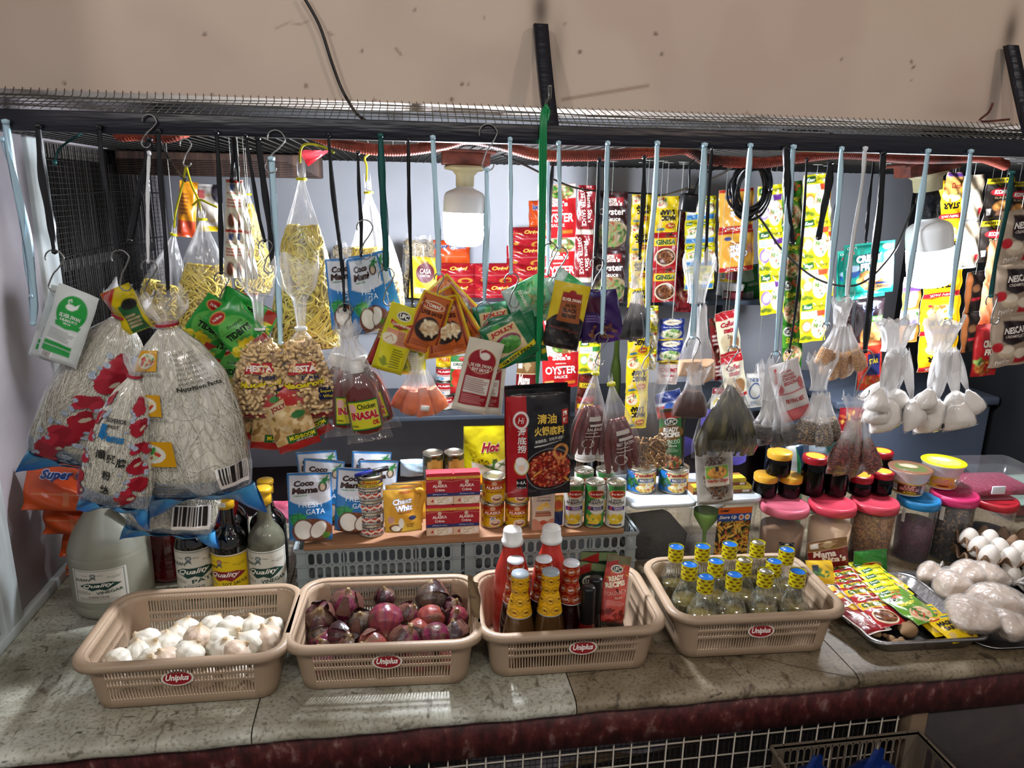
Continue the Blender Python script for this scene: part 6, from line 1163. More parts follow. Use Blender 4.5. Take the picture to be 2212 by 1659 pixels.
def a_mush(W, H):
    c = Cv(W, H, '#a3201c', .0013); c.p([(.0, .80), (1, .66), (1, .22), (0, .12)], '#c9ac78').bl(.02, .18, .98, .70, 90, .085, ['#d2b888', '#b8945a', '#c9a870', '#8a6838', '#dcc598'], 5, .55, False).p([(0, .80), (1, .66), (1, 1), (0, 1)], '#a8221e').p([(.15, .60), (.55, .70), (.55, .84), (.15, .76)], '#c9b48a').e(.35, .86, .12, .05, '#2f7a2c').r(.30, .13, 1, .26, '#1c5a28').e(.75, .55, .16, .06, '#2a6a30')
    c.t('JOLLY', .38, .72, .36, .09, '#8a1c1a', b=.05, o='#e0d0a8', rot=8).t('MUSHROOM', .66, .205, .60, .07, '#d8cc2a', b=.04).t('PIECES & STEMS', .70, .15, .4, .028, '#e0dccc'); return c
o, MU = hang('mushroom_pouch', 600, 838, 650, 968, 92, -.03, a_mush, 'red mushroom pouch hanging diagonally, the right one in front', 'pouch', 'red mushroom pouches', style='pillow', D=.012, back='#8e1c1a')
for a, b_, c_, d_, Y, yw, lb in ((602, 838, 588, 970, -.012, 8, 'the left one in front'), (612, 835, 680, 940, .0, -10, 'its back edge showing at the far right'), (596, 842, 552, 940, .008, 20, 'its back showing at the far left')):
    hang('mushroom_pouch', a, b_, c_, d_, 88, Y, None, 'red mushroom pouch with tan picture, '+lb, 'pouch', 'red mushroom pouches', yaw=yw, me=MU)
o, _ = hang('coconut_milk_pouch', 742, 568, 754, 700, 66, .03, None, 'hanging blue coconut milk pouch, left one facing front', 'pouch', 'hanging coconut milk pouches', yaw=6, me=CM); o.matrix_basis = o.matrix_basis @ mx(SC(.72, 1, .88))
for k, (a, b_, c_, d_, yw, lb) in enumerate(((776, 560, 790, 715, 52, 'second from the left, seen nearly edge on'), (786, 560, 818, 700, -40, 'third from the left, turned to the right'), (796, 562, 838, 690, -25, 'rightmost, glaring white in the lamp light'))):
    o, _ = hang('coconut_milk_pouch', a, b_, c_, d_, 60, .035+.015*k, None, 'hanging blue coconut milk pouch, '+lb, 'pouch', 'hanging coconut milk pouches', yaw=yw, me=CM); o.matrix_basis = o.matrix_basis @ mx(SC(.8, 1, .95))
def a_ufc(W, H):
    c = Cv(W, H, '#c2bc14', .0013); c.e(.5, .85, .22, .07, '#d8d4c8').e(.5, .85, .19, .055, '#1c2c28').p([(.15, .78), (.5, .70), (.85, .78), (.85, .72), (.5, .64), (.15, .72)], '#a8281c').r(.12, .42, .90, .64, '#c98a6a').e(.28, .50, .24, .08, '#d8d0b8').ln([(.15, .47), (.3, .55), (.4, .48)], .02, '#a3281c').fine(.5, .44, .88, .62, 7, '#7a4a3a').r(.14, .06, .86, .40, '#c8c21a').fine(.5, .08, .84, .38, 8, '#6a661a').bl(.2, .1, .4, .2, 5, .1, ['#7a8a1a'], 1)
    c.t('UFC', .5, .85, .28, .07, '#e8e4d8', b=.05).t('Tamis Anghang', .5, .715, .6, .05, '#e8dcc8').t('BANANA CATSUP', .5, .675, .46, .025, '#1f5a2a'); return c
o, UF = hang('catsup_pouch', 880, 662, 834, 802, 68, -.01, a_ufc, 'bright yellow banana catsup pouch, the front one', 'pouch', 'yellow catsup pouches', back='#a8a014')
hang('catsup_pouch', 866, 664, 806, 790, 40, .012, lambda W, H: Cv(W, H, '#8a5a1c').r(0, 0, 1, .45, '#8a1c1a').fine(.1, .45, .9, .7, 5, '#d8ccb8').t('250', .5, .85, .5, .08, '#1a140c'), 'brown and red catsup pouch seen from its narrow side at the left', 'pouch', yaw=30); hang('catsup_pouch', 886, 668, 888, 806, 50, .02, None, 'yellow banana catsup pouch behind the front one', 'pouch', 'yellow catsup pouches', yaw=-15, me=UF)
def a_mt(W, H):
    c = Cv(W, H, '#c9a814', .0013); c.r(.06, .03, .94, .97, '#a34a1c').r(.09, .05, .91, .95, '#b05a26').e(.45, .80, .36, .07, '#d8c8a8').e(.45, .80, .33, .055, '#b04a1c').r(.11, .1, .16, .9, '#6a2412').r(.84, .1, .89, .9, '#6a2412').e(.5, .42, .34, .20, '#2a1c18').e(.55, .45, .26, .12, '#c9b08a').bl(.3, .33, .8, .55, 18, .07, ['#d8c8a0', '#b8946a', '#e0d4b4'], 3).fine(.2, .12, .8, .22, 3, '#7a3012')
    c.t('TOMAS', .45, .80, .46, .06, '#e8dcc8', b=.04).t("LIVER SAUCE", .48, .68, .62, .07, '#3a1408', b=.04); return c
o, MT = hang('liver_sauce_pouch', 948, 636, 902, 760, 78, -.004, a_mt, 'orange sauce pouch with yellow border, leftmost of the fan', 'pouch', 'orange sauce pouches with yellow border', yaw=12, back='#a8a8a8', ear=-.25)
for k, (a, b_, c_, d_, yw, lb) in enumerate(((950, 636, 958, 775, 22, 'second of the fan, silver bottom open'), (953, 636, 988, 772, -18, 'third of the fan'), (955, 636, 1010, 730, -30, 'rightmost of the fan'), (958, 634, 1005, 690, 10, 'uppermost, its picture side tilted to the right'))):
    hang('liver_sauce_pouch', a, b_, c_, d_, 60, .008+.010*k, None, 'orange sauce pouch with yellow border, '+lb, 'pouch', 'orange sauce pouches with yellow border', yaw=yw, me=MT)
def a_soy(W, H):
    c = Cv(W, H, '#c9c2b0', .0013); c.e(.5, .72, .40, .16, '#8a1420').p([(.12, .72), (.88, .72), (.90, .12), (.10, .12)], '#8a1420').e(.5, .72, .40, .16, '#c9b088', k=.008).e(.55, .79, .14, .05, '#d8d0c4').ln([(.42, .78), (.38, .85), (.46, .87)], .03, '#d8d0c4').r(.12, .12, .88, .52, '#8a1420').r(.16, .28, .84, .50, '#ccc6ba').fine(.18, .30, .82, .49, 7, '#8a5a58').fine(.16, .14, .84, .26, 5, '#b87a78').r(0, 0, 1, .10, '#cfc8ba')
    c.t('SILVER SWAN', .5, .66, .62, .045, '#e0d6c8').t('SOY SAUCE', .5, .605, .5, .05, '#e0d6c8', b=.04); return c
o, SY = hang('soy_sauce_pouch', 1052, 735, 1012, 890, 78, -.022, a_soy, 'cream and dark red soy sauce pouch, the front one', 'pouch', 'cream and red soy sauce pouches', yaw=4, back='#c9c2b0')
hang('soy_sauce_pouch', 1060, 745, 1046, 888, 74, .004, None, 'cream and dark red soy sauce pouch, behind and to the right', 'pouch', 'cream and red soy sauce pouches', yaw=-10, me=SY)
def a_peas(W, H):
    c = Cv(W, H, '#14603a', .0013); 
    for k in range(8): c.ln([(.0, .1*k), (1, .1*k+.35)], .006, '#1c7a4a')
    c.p([(.12, .85), (.75, .85), (.82, .25), (.10, .25)], '#c9b48a').r(.14, .70, .76, .83, '#c9ac78').e(.45, .50, .30, .18, '#7a2c4a').e(.45, .45, .27, .17, '#2a6a2c').bl(.2, .32, .7, .60, 60, .05, ['#4a8a3a', '#3a7a30', '#5a9a48'], 4, .95).e(.35, .90, .1, .05, '#3a8a3a').p([(.0, .14), (1, .30), (1, .20), (0, .04)], '#c9b81a')
    c.t('JOLLY', .45, .765, .56, .11, '#a3281c', b=.06, o='#e0d4a8').t('GREEN PEAS', .52, .165, .78, .065, '#10301c', b=.03, rot=7); return c
o, PE = hang('green_peas_pouch', 1078, 690, 1122, 780, 100, -.002, a_peas, 'dark green peas pouch tilted to the left, the front one', 'pouch', 'dark green peas pouches', style='pillow', D=.010, back='#c0c0c0')
for k, (a, b_, c_, d_, yw, lb) in enumerate(((1100, 668, 1126, 785, -10, 'behind, its plain stripes at the right'), (1120, 668, 1140, 800, -25, 'rearmost, under the green cord'), (1068, 668, 1080, 740, 10, 'upper one, its flat top edge in view'))):
    hang('green_peas_pouch', a, b_, c_, d_, 92, .014+.012*k, None, 'dark green peas pouch, '+lb, 'pouch', 'dark green peas pouches', yaw=yw, me=PE)
def a_gn(W, H): c = Cv(W, H, '#2a8a4a', .0016); c.nz(0, 0, 1, 1, '#7ab88a', 2, 4).r(0, .75, 1, 1, '#a8b8b0').bl(.1, .1, .9, .5, 30, .08, ['#c9b88a', '#3a7a2c', '#b8a060'], 3, .3).t('pancit', .5, .62, .6, .12, '#e8e4d0', sh=.2); return c
o, GN = hang('noodle_pack', 1096, 660, 1180, 618, 66, .03, a_gn, 'shiny green noodle pack lying slantwise, left end silvery', 'pack', 'green noodle packs', style='pillow', D=.015, yaw=5)
for k, (a, b_, c_, d_, lb) in enumerate(((1188, 600, 1262, 655, 'right of the green cord, behind the yellow black bean pouch'), (1178, 602, 1182, 690, 'crumpled dark green top in the middle'), (1120, 620, 1150, 690, 'second one behind the slanting pack'))):
    hang('noodle_pack', a, b_, c_, d_, 66, .042+.012*k, None, 'green noodle pack, '+lb, 'pack', 'green noodle packs', yaw=-10+14*k, me=GN)
def a_bb(W, H):
    c = Cv(W, H, '#c9b018', .0013); c.e(.55, .22, .62, .34, '#17120f').bl(.0, .0, 1, .5, 90, .045, ['#0c0a09', '#2a2220', '#3a302a', '#100c0a'], 4, .7).p([(.28, .86), (.82, .86), (.88, .42), (.24, .42)], '#8a4a1c').p([(.3, .85), (.8, .85), (.82, .72), (.28, .72)], '#8a1c1a').e(.55, .86, .1, .04, '#8a1c1a')
    c.t('SILVER SWAN', .55, .755, .52, .05, '#e8dcc0', b=.03).t('SALTED', .56, .67, .30, .045, '#2a120a').t('BLACK', .56, .60, .40, .06, '#2a120a', b=.04).t('BEANS', .56, .52, .40, .06, '#2a120a', b=.04).t('Naturally Fermented', .5, .30, .80, .05, '#8a3a30', rot=-4, b=0); return c
hang('black_beans_pouch', 1238, 612, 1208, 752, 78, -.014, a_bb, 'yellow and black salted black beans pouch right of the green cord', 'pouch', yaw=-8, back='#b0b0b8')
def a_pur(W, H): c = Cv(W, H, '#2c1450', .0016); c.nz(0, 0, 1, 1, '#452070', 2, 7).r(.05, .6, .5, .9, '#4a1830').bl(.2, .1, .8, .35, 14, .09, ['#6a3a2a', '#8a5a3a'], 3).fine(.1, .4, .5, .55, 3, '#8a70b0'); return c
o, PP = hang('purple_pack', 1300, 628, 1320, 738, 56, .015, a_pur, 'glossy dark purple pack, right one with brown picture', 'pack', 'purple packs', style='pillow', D=.010, yaw=-25, back='#2c1450')
hang('purple_pack', 1288, 626, 1282, 740, 58, .028, None, 'glossy dark purple pack, middle one seen from its back', 'pack', 'purple packs', yaw=20, me=PP); hang('purple_pack', 1280, 626, 1262, 735, 50, .04, None, 'glossy dark purple pack, left one nearly black', 'pack', 'purple packs', yaw=40, me=PP)
def a_hot(W, H):
    c = Cv(W, H, '#1b1a1e', .0013); c.r(0, 0, .31, 1, '#a3161e').r(0, .94, 1, 1, '#0c0c0e').r(0, .0, .31, .04, '#8a1218'); c.e(.66, .255, .38, .205, '#8a8a88').e(.66, .255, .37, .20, '#0e0d10').e(.66, .255, .34, .18, '#6b140e').bl(.33, .08, 1.0, .43, 380, .018, ['#a82a1c', '#c9603a', '#7a1a12', '#d89a6a', '#5a100c', '#b8402a', '#8a2414'], 8, .7)
    c.ln([(.42, .20), (.52, .24)], .03, '#c9923a').ln([(.90, .17), (.97, .13)], .03, '#c9923a').e(.84, .42, .11, .06, '#c98a4a', k=.02).ln([(.76, .40), (.80, .30), (.84, .40), (.88, .30), (.92, .41)], .02, '#c9763a').ln([(.72, .44), (1.0, .52)], .008, '#3a2a24').ln([(.72, .435), (1.0, .50)], .008, '#3a2a24').r(.86, .665, .965, .80, '#b0241c').e(.22, .73, .105, .07, '#e0dcd8', k=.014)
    c.e(.225, .30, .115, .075, '#c9c46a').e(.225, .30, .10, .066, '#d8d6d0').e(.21, .35, .075, .035, '#e6e4de').e(.22, .285, .05, .03, '#e0c0a8').r(.14, .09, .30, .19, '#17161a').p([(.42, .478), (.58, .49), (.87, .525), (.58, .497), (.42, .488)], '#dcd8d0')
    c.t('Hi', .22, .73, .10, .055, '#e8e4e0', sh=.3, b=.0).t('海', .23, .625, .13, .075, '#e8e4e0').t('底', .23, .545, .13, .075, '#e8e4e0').t('捞', .23, .465, .13, .075, '#e8e4e0').t('清油', .62, .73, .30, .09, '#d8b44a', b=.03).t('麻', .912, .765, .075, .05, '#e8e0d0').t('辣', .912, .705, .075, .05, '#e8e0d0').t('火锅底料', .66, .62, .48, .085, '#d8b44a', b=.03).t('麻辣鲜香，好吃不油腻！', .66, .54, .46, .032, '#d8d4cc', rot=6, b=0).t('3~5人', .21, .155, .15, .035, '#e8e4e0').t('净含量:220克', .21, .105, .15, .02, '#c9c4bc', b=0); return c
o, HP_ = hang('hot_pot_packet', 1162, 838, 1164, 1070, 140, -.028, a_hot, 'big black and red hot pot seasoning packet with gold Chinese writing, in front', 'packet', 'hot pot packets', style='sachet', D=.010, wr=.0018, back='#1b1a1e')
hang('hot_pot_packet', 1158, 828, 1158, 1060, 138, -.008, None, 'black hot pot packet mostly hidden behind the front one', 'packet', 'hot pot packets', yaw=4, me=HP_)
# ================= clear bags hung from the rail =================
def bagf(L_, W, D, prof, seed=0, fold=.22, kf=9, sk=0, rag=.6):
    """front-and-back surface of a gathered bag, hanging down from z = 0"""
    pt = np.array(prof, float); q = random.Random(seed); ph = [q.uniform(0, 6.3) for _ in range(6)]
    def S(th, t, sc_=1.0, off=0.0):
        th = np.asarray(th, float); t = np.asarray(t, float); w_ = np.interp(t, pt[:, 0], pt[:, 1])*W/2; d = np.interp(t, pt[:, 0], pt[:, 2])*D/2
        nk = np.exp(-((w_/(W/2))/.35)**2); A = fold*(.18+.82*nk)
        f = 1+A*(np.sin(kf*th+ph[0]+1.5*t)*.6+np.sin((kf*2-3)*th+ph[1]-2*t)*.4)+.05*np.sin(2*th+ph[2]+5*t)+.03*np.sin(5*th+9*t+ph[3])
        x = (w_*f*sc_+off)*np.sin(th); y = -(d*f*sc_+off)*np.cos(th); rg = np.clip(1-t/.12, 0, 1)*.05*L_*rag; return np.stack([x+sk*W*t*t, y, -t*L_+.01*W*np.sin(3*th+ph[4])*np.clip(t*3, 0, 1)+rg*(np.sin(3*th+ph[5])+.7*np.sin(8*th+ph[0])+.4*np.sin(13*th))], -1)
    return S
def bagfilm(S, nu=56, nv=36, t0=0, t1=1):
    g = G(); th, t = np.meshgrid(np.linspace(0, 2*math.pi, nu, endpoint=False), np.linspace(t0, t1, nv)); P = S(th, t); hz = .5-.40*np.clip((t-.36)/.25, 0, 1); g.add((P.reshape(-1, 3), gridF(nv, nu, cu=True)[:, ::-1]), np.repeat(hz.reshape(-1, 1), 3, 1)); g.add(cap(P[-1], True), (.03, .03, .03)); return g
def bagfill(S, t0, t1=.985, sc_=.93, nu=40, nv=20, bumpy=0, seed=1):
    th, t = np.meshgrid(np.linspace(0, 2*math.pi, nu, endpoint=False), np.linspace(t0, t1, nv)); P = S(th, t, sc_)
    if bumpy: P = P+(vn(th*7, t*40, seed)[..., None]-.5)*bumpy*np.stack([np.sin(th), -np.cos(th), 0*th], -1)
    g = G(); g.add((P.reshape(-1, 3), gridF(nv, nu, cu=True)[:, ::-1])); g.add(cap(P[-1], True)); g.add(cap(P[0]+np.array([0, 0, .0]), False)); return g
PR = {'gather': [(0, .34, .3), (.04, .30, .26), (.11, .10, .12), (.15, .10, .12), (.3, .42, .5), (.5, .78, .85), (.7, .97, 1), (.9, 1, .9), (.97, .96, .5), (1, .90, .08)],
 'full': [(0, .42, .4), (.05, .40, .34), (.12, .16, .2), (.15, .16, .2), (.24, .50, .6), (.38, .80, .9), (.6, 1, 1), (.85, 1, 1), (.95, .95, .6), (1, .92, .06)],
 'cone': [(0, .10, .1), (.05, .12, .1), (.08, .06, .07), (.2, .25, .3), (.4, .62, .7), (.6, .88, .95), (.8, 1, 1), (.95, .96, .8), (1, .85, .2)],
 'packet': [(0, .34, .3), (.2, .36, .36), (.4, .48, .5), (.58, .80, .8), (.78, 1, 1), (.95, 1, .85), (1, .92, .1)],
 'knotbag': [(0, .34, .3), (.25, .40, .36), (.5, .22, .26), (.58, .10, .14), (.62, .12, .16), (.70, .52, .6), (.85, .88, 1), (.96, 1, .7), (1, 1, .12)]}
def strands(S, n, t0, t1, r, col, seed=0, a=.5, b=.08, npt=26, depth=(.62, .96), seg=4, loops=(1, 2.5)):
    q = random.Random(seed); g = G()
    for i in range(n):
        th0 = q.uniform(-1.9, 1.9); tt = q.uniform(t0, t1); la = q.uniform(.4, 1)*a; lb = q.uniform(.5, 1)*b; w_ = q.uniform(*loops)*2*math.pi; p0, p1 = q.uniform(0, 6.3), q.uniform(0, 6.3); dr = q.uniform(-.5, .5); de = q.uniform(*depth)
        s = np.linspace(0, 1, npt); th = th0+la*np.sin(w_*s+p0)+dr*s*1.5; t = np.clip(tt+lb*np.cos(w_*s*1.07+p1)+dr*b*s*1.5, t0, t1-.01)
        P = S(th, t, np.clip(de+.05*np.sin(w_*1.7*s+p1), .3, .965)); g.add(tube(P, r, seg), (L(col[q.randrange(len(col))])*q.uniform(.8, 1.1)))
    return g
def newbag(name, xt, yt, xb, yb, wpx, dY, label, cat='bag', prof='gather', Df=.42, seed=0, fold=.22, flm='bag_film', group=None, yaw=0, Y=None, D=None, sk=0, nu=56, nv=36, t0=0):
    M, H, s = fr(xt, yt, xb, yb, YH+dY if Y is None else Y, yaw, at='top'); W = wpx*s; e = empty(name, M); tag(e, label, cat, group); S = bagf(H, W, D or W*Df, PR[prof] if isinstance(prof, str) else prof, seed, fold, sk=sk)
    bagfilm(S, nu, nv, t0).build('plastic_film', flm, e); return e, S, H, W
def knot(e, H, t, W, m='yellow_tie', name='tie'):
    g = G(); r = W*.06+.002
    for k in range(3): g.add(tube([(r*1.15*math.cos(a), r*1.25*math.sin(a), -t*H+.0016*(k-1)) for a in np.linspace(0, 2*math.pi, 14)], .0009, 5))
    g.build(name, m, e)
def printed(e, S, cv, u0=-1.45, u1=1.45, t0=.2, t1=.97, name='printing', m='enamel', off=.0012):
    g = G(); emit(g, cv, lambda u, v, o: S(u0+(u1-u0)*np.asarray(u, float), t1-(t1-t0)*np.asarray(v, float), 1.0, off+o), lift=.0008); return g.build(name, m, e)
mat('vermi', rough=.5, attr=True, bmp=(300, .25), stretch=(1, 1, .2)); mat('noodle', rough=.38, attr=True)
speck('vermi_core', ['#c4c1ae', '#dedccc', '#eceadc'], 160, .6, [.3, .5, .7], .3, (1, 1, .08), 'N', 4)
RED = ['#9c1a2a', '#8a1424', '#a82436']
def dragon(cv, pts, s):
    """a red scaly ribbon among white clouds, as printed on the vermicelli bags"""
    q = random.Random(9)
    for i, (u, v) in enumerate(pts):
        for k in range(4): cv.e(u+q.uniform(-s, s)*.5, v+q.uniform(-s, s)*.35, s*q.uniform(.55, .9), s*.42*q.uniform(.6, 1), RED[(i+k) % 3], q.uniform(10, 60))
        if i % 2: cv.e(u+s*.2, v, s*.30, s*.09, '#b9ae98', 40)
    for i, (u, v) in enumerate(pts):
        for k in range(5): a, b = u+q.choice((-1, 1))*s*q.uniform(.7, 1.2), v+q.uniform(-s, s)*.7; r = s*q.uniform(.16, .3); cv.e(a, b, r, r*.55, '#7f93ac').e(a, b, r*.86, r*.46, '#ccd0d6').e(a, b, r*.4, r*.2, '#9aa8ba', k=.006)
    return cv
def bihon(xt, yt, xb, yb, wpx, dY, label, seed, art, blue=True, prof='full', yaw=0, Df=.62, sk=0, corner=(1, 1)):
    e, S, H, W = newbag('vermicelli_bag', xt, yt, xb, yb, wpx, dY, label, 'bag of vermicelli', prof, Df, seed, .16, group='clear bags of white rice vermicelli', yaw=yaw, sk=sk)
    o = bagfill(S, .16, .97, .90).build('vermicelli', 'vermi_core', e); o['kind'] = 'stuff'
    g = strands(S, 620, .15, .965, .0006, ['#dedccb', '#efeddf', '#cdcab4', '#f2f0e4'], seed, .26, .17, 16, (.90, .97), 3, (.3, .9)); o = g.build('vermicelli_strands', 'noodle', e); o['kind'] = 'stuff'
    knot(e, H, .13, W*1.2, 'red_tie')
    cv = Cv(W*1.35, H*.77, None, .0017); art(cv); printed(e, S, cv, off=.002)
    if blue:
        U, V = np.meshgrid(np.linspace(-1, 1, 30), np.linspace(0, 1, 9)); f = 1.0+.14*V; zz = -H*.955-V*H*.075*(1-.35*np.cos(U*3.1))-.05*H*V*np.abs(U)**3*np.where(U > 0, corner[1], corner[0]); x = U*W*.485*f+sk*W; y = -(1-V)**.7*W*Df*.36*np.sqrt(np.clip(1-U*U, 0, 1))+.006*np.sin(U*9+V*4)
        P = np.stack([x, y, zz], -1); P2 = P.copy(); P2[..., 1] = np.abs(P[..., 1])*.9+.004; g = G(); wv = (1-V)[..., None]; C = L('#0f56a0')*(1-wv*.6)+L('#4aa0c0')*wv*.6
        g.add((P.reshape(-1, 3), gridF(9, 30)[:, ::-1]), C.reshape(-1, 3)); g.add((P2.reshape(-1, 3), gridF(9, 30)), C.reshape(-1, 3)); g.build('blue_bottom', 'foil', e)
        th = np.linspace(-1.5, 1.5, 40); tt = np.linspace(.86, .985, 10); TH, TT = np.meshgrid(th, tt); 
        g = G(); g.add((S(TH, TT, 1.0, .001).reshape(-1, 3), gridF(10, 40)), '#2a86b8'); q = g.build('blue_band', 'blue_film', e)
    return e
film('blue_film', '#1a6fb4', .45, .3, .15, 20)
DR = [(.50, .92), (.46, .80), (.52, .68), (.44, .55), (.40, .42), (.34, .30), (.30, .18), (.26, .08)]
def artA(cv): dragon(cv, [(.62, .80), (.58, .68), (.52, .52), (.46, .40), (.38, .28), (.34, .14), (.30, .06)], .13); cv.t('順', .72, .30, .07, .06, '#1a1a1a').e(.78, .72, .05, .06, '#8ab89a', k=.006)
def artB(cv): dragon(cv, [(.24, .90), (.20, .74), (.14, .58), (.10, .42), (.08, .25), (.10, .1)], .11); dragon(cv, [(.74, .88), (.72, .72), (.78, .56), (.70, .42), (.76, .28), (.68, .12)], .13); cv.r(.30, .60, .36, .72, '#1c6ea8').t('Venus', .44, .62, .24, .07, '#1c6ea8', sh=.2, b=.04).t('SUPERIOR', .45, .76, .22, .035, '#222').t('BEST', .43, .71, .12, .025, '#222'); [cv.t(ch, u, v, .09, .075, '#161616', b=.02) for ch, u, v in (('順', .36, .47), ('興', .46, .45), ('牌', .56, .43), ('粉', .44, .31), ('絲', .44, .19))]; cv.fine(.32, .04, .60, .11, 3, '#6a675c')
def artC(cv):
    for k, v in enumerate((.90, .64, .34)):
        h = (.12, .13, .16)[k]; x0, x1 = .20-.02*k, .40+.03*k; cv.r(x0, v-h/2, x1, v+h/2, '#c9940f').e((x0+x1)/2, v, .075+.01*k, h*.36, '#d6d6c8').e((x0+x1)/2, v, .06, h*.26, '#b8c8a0').bl((x0+x1)/2-.06, v-h*.2, (x0+x1)/2+.06, v+h*.2, 12, .018, ['#c9602a', '#3a8a3a', '#d8c8a0', '#b83a2a'], k+1, .5); cv.t(('SHREDDED VERMICELLI', 'SEAFOOD VERMICELLI', 'STIR FRIED VERMICELLI')[k], (x0+x1)/2+.02, v-h/2-.02, .26, .018, '#4a473c', b=0)
    for i in range(7): cv.t('营养成分 米粉 保质期 十八个月', .70, .93-.028*i, .26, .014, '#4a473c', b=0)
    cv.t('Nutrition Facts', .72, .73, .34, .028, '#24221c', b=.03)
    for i in range(22): cv.ln([(.56+.004*i, .69-.017*i), (.88, .685-.017*i)], .004, '#3e3c32')
    cv.bars(.66, .06, .92, .22, 5); cv.t('6 953443 340107', .79, .045, .24, .02, '#222', b=0).fine(.14, .05, .5, .13, 3, '#6a675c')
bihon(278, 632, 168, 1008, 205, .055, 'big bag of white rice vermicelli with red printing, left one tilting against the wall', 1, artA, yaw=10, corner=(1.2, .3))
bihon(298, 766, 246, 1098, 142, -.10, 'smaller bag of white rice vermicelli with Chinese writing, low in the middle', 2, artB, corner=(.2, 1.2))
bihon(350, 640, 432, 1075, 240, -.06, 'largest bag of white rice vermicelli with yellow picture squares, in front right', 3, artC, sk=.02, corner=(.8, 1.4))
bihon(390, 905, 368, 1150, 190, .075, 'bag of white rice vermicelli hanging lowest behind, only its blue bottom and barcode showing', 4, lambda cv: cv.bars(.55, .12, .85, .42, 3).r(.05, .3, .2, .45, '#c9820f'), corner=(1.4, 1.2))
# yellow noodles
mat('pale_string', '#b8bcb4', .5)
def upstring(e, dz=-.01):
    M = np.array(e.matrix_basis); a = (M @ [0, 0, dz, 1])[:3]; g = G(); Mi = np.linalg.inv(M); P = [np.append(a, 1), np.array([a[0], a[1], ZB+.001, 1])]; P = [(Mi @ p)[:3] for p in P]; g.add(tube([P[0], (P[0]+P[1])/2, P[1]], .0006, 4)); Q = [(Mi @ [a[0]+d, a[1], ZB-.0042, 1])[:3] for d in (-.015, 0, .015)]; g.add(tube(Q, .0008, 4)); g.build('string', 'pale_string', e)
YN = ['#d2ba48', '#e0ca5c', '#bfa436', '#e8d878']
def noodlebag(xt, yt, xb, yb, wpx, Y, top, label, seed, n=170, cols=YN, name='noodle_bag', r=.0021, tie=True, prof='cone', Df=.6, group='clear bags of yellow noodles'):
    e, S, H, W = newbag(name, xt, yt, xb, yb, wpx, 0, label, 'bag of noodles', prof, Df, seed, .18, group=group, Y=Y); t0 = (top-yt)/(yb-yt)
    o = bagfill(S, t0+.03, .97, .78).build('noodle_heap', mat('noodle_core'+('b' if cols is not YN else ''), '#7a6820' if cols is YN else '#4a3a20', .6), e); o['kind'] = 'stuff'
    o = strands(S, n, t0, .97, r, cols, seed, .55, .07, 30).build('noodles', 'noodle', e); o['kind'] = 'stuff'
    if tie: knot(e, H, .08, W*.8)
    if Y > 1.7 and yt < 500: upstring(e)
    return e
noodlebag(650, 352, 664, 765, 150, 1.44, 482, 'tall bag of yellow noodles hanging by a yellow string behind the macaroni', 5, 260)
noodlebag(794, 388, 818, 720, 128, 1.62, 530, 'bag of yellow noodles glaring in lamp light behind the blue coconut pouches', 6, 190)
noodlebag(436, 452, 448, 712, 128, 1.60, 568, 'bag of yellow noodles at upper left above the green tidbits pouches', 7, 190)
noodlebag(378, 488, 348, 712, 108, 1.72, 612, 'small bag of yellow noodles at upper left against the wire window', 8, 130)
noodlebag(535, 400, 552, 640, 84, 2.0, 440, 'slim bag of yellow noodles behind the paprika sachets', 9, 120)
BN = ['#94825c', '#a8946a', '#786848', '#b8a67c']
for x, yt, yb_, w_, Y, lb in ((905, 512, 650, 62, 2.42, 'bag of brown dried noodles with yellow label on the upper shelf'), (745, 525, 652, 52, 2.42, 'bag of brown dried noodles behind the left black straps')):
    e = noodlebag(x, yt, x+2, yb_, w_*1.15, Y, yt+8, lb, x, 120, BN, tie=False, prof=[(0, .75, .3), (.1, .9, .8), (.5, 1, 1), (.9, 1, .9), (1, .9, .3)], group=None)
    if x == 905:
        W = w_*mpp(PY(x, 600, 2.38)); M, H, s = fr(918, 555, 912, 645, 2.36); cv = Cv(58*s, H, '#b8960f').r(.05, .05, .95, .95, '#c9a81a').e(.55, .62, .34, .24, '#5a1424').t('CASA', .55, .66, .42, .12, '#e0d8d0').t('CANTON', .55, .55, .36, .06, '#e0d8d0').t('Great', .5, .88, .3, .07, '#5a1424').bars(.2, .12, .6, .25)
        put('paper_label', pouch_mesh(cv, .002, 'flat', 2, .001, '#c9a81a', 'print'), np.linalg.inv(np.array(e.matrix_basis)) @ M, None, None, None, parent=e)
# yellow strings of the noodle bags
for pts, lb in (([(402, 358), (394, 400), (380, 455), (376, 492)], 'yellow plastic string holding the small noodle bag at upper left'), ([(402, 358), (414, 400), (428, 430), (434, 456)], 'yellow plastic string holding the noodle bag above the green pouches'), ([(648, 352), (648, 330), (655, 314), (672, 311), (700, 318), (722, 330)], 'yellow plastic string tied to the mesh over the tall noodle bag'), ([(792, 392), (792, 360), (788, 342), (798, 332)], 'yellow plastic string over the noodle bag right of the teal strap'), ([(470, 448), (452, 440), (432, 432), (415, 444)], 'loose yellow string end tied round the noodle bag neck')):
    g = G(); g.add(tube(spline([PY(x, y, 1.60 if x < 500 or x > 760 else 1.44) for x, y in pts], 8), .0024, 6, .5)); tag(g.build('plastic_string', 'yellow_tie'), lb, 'string')
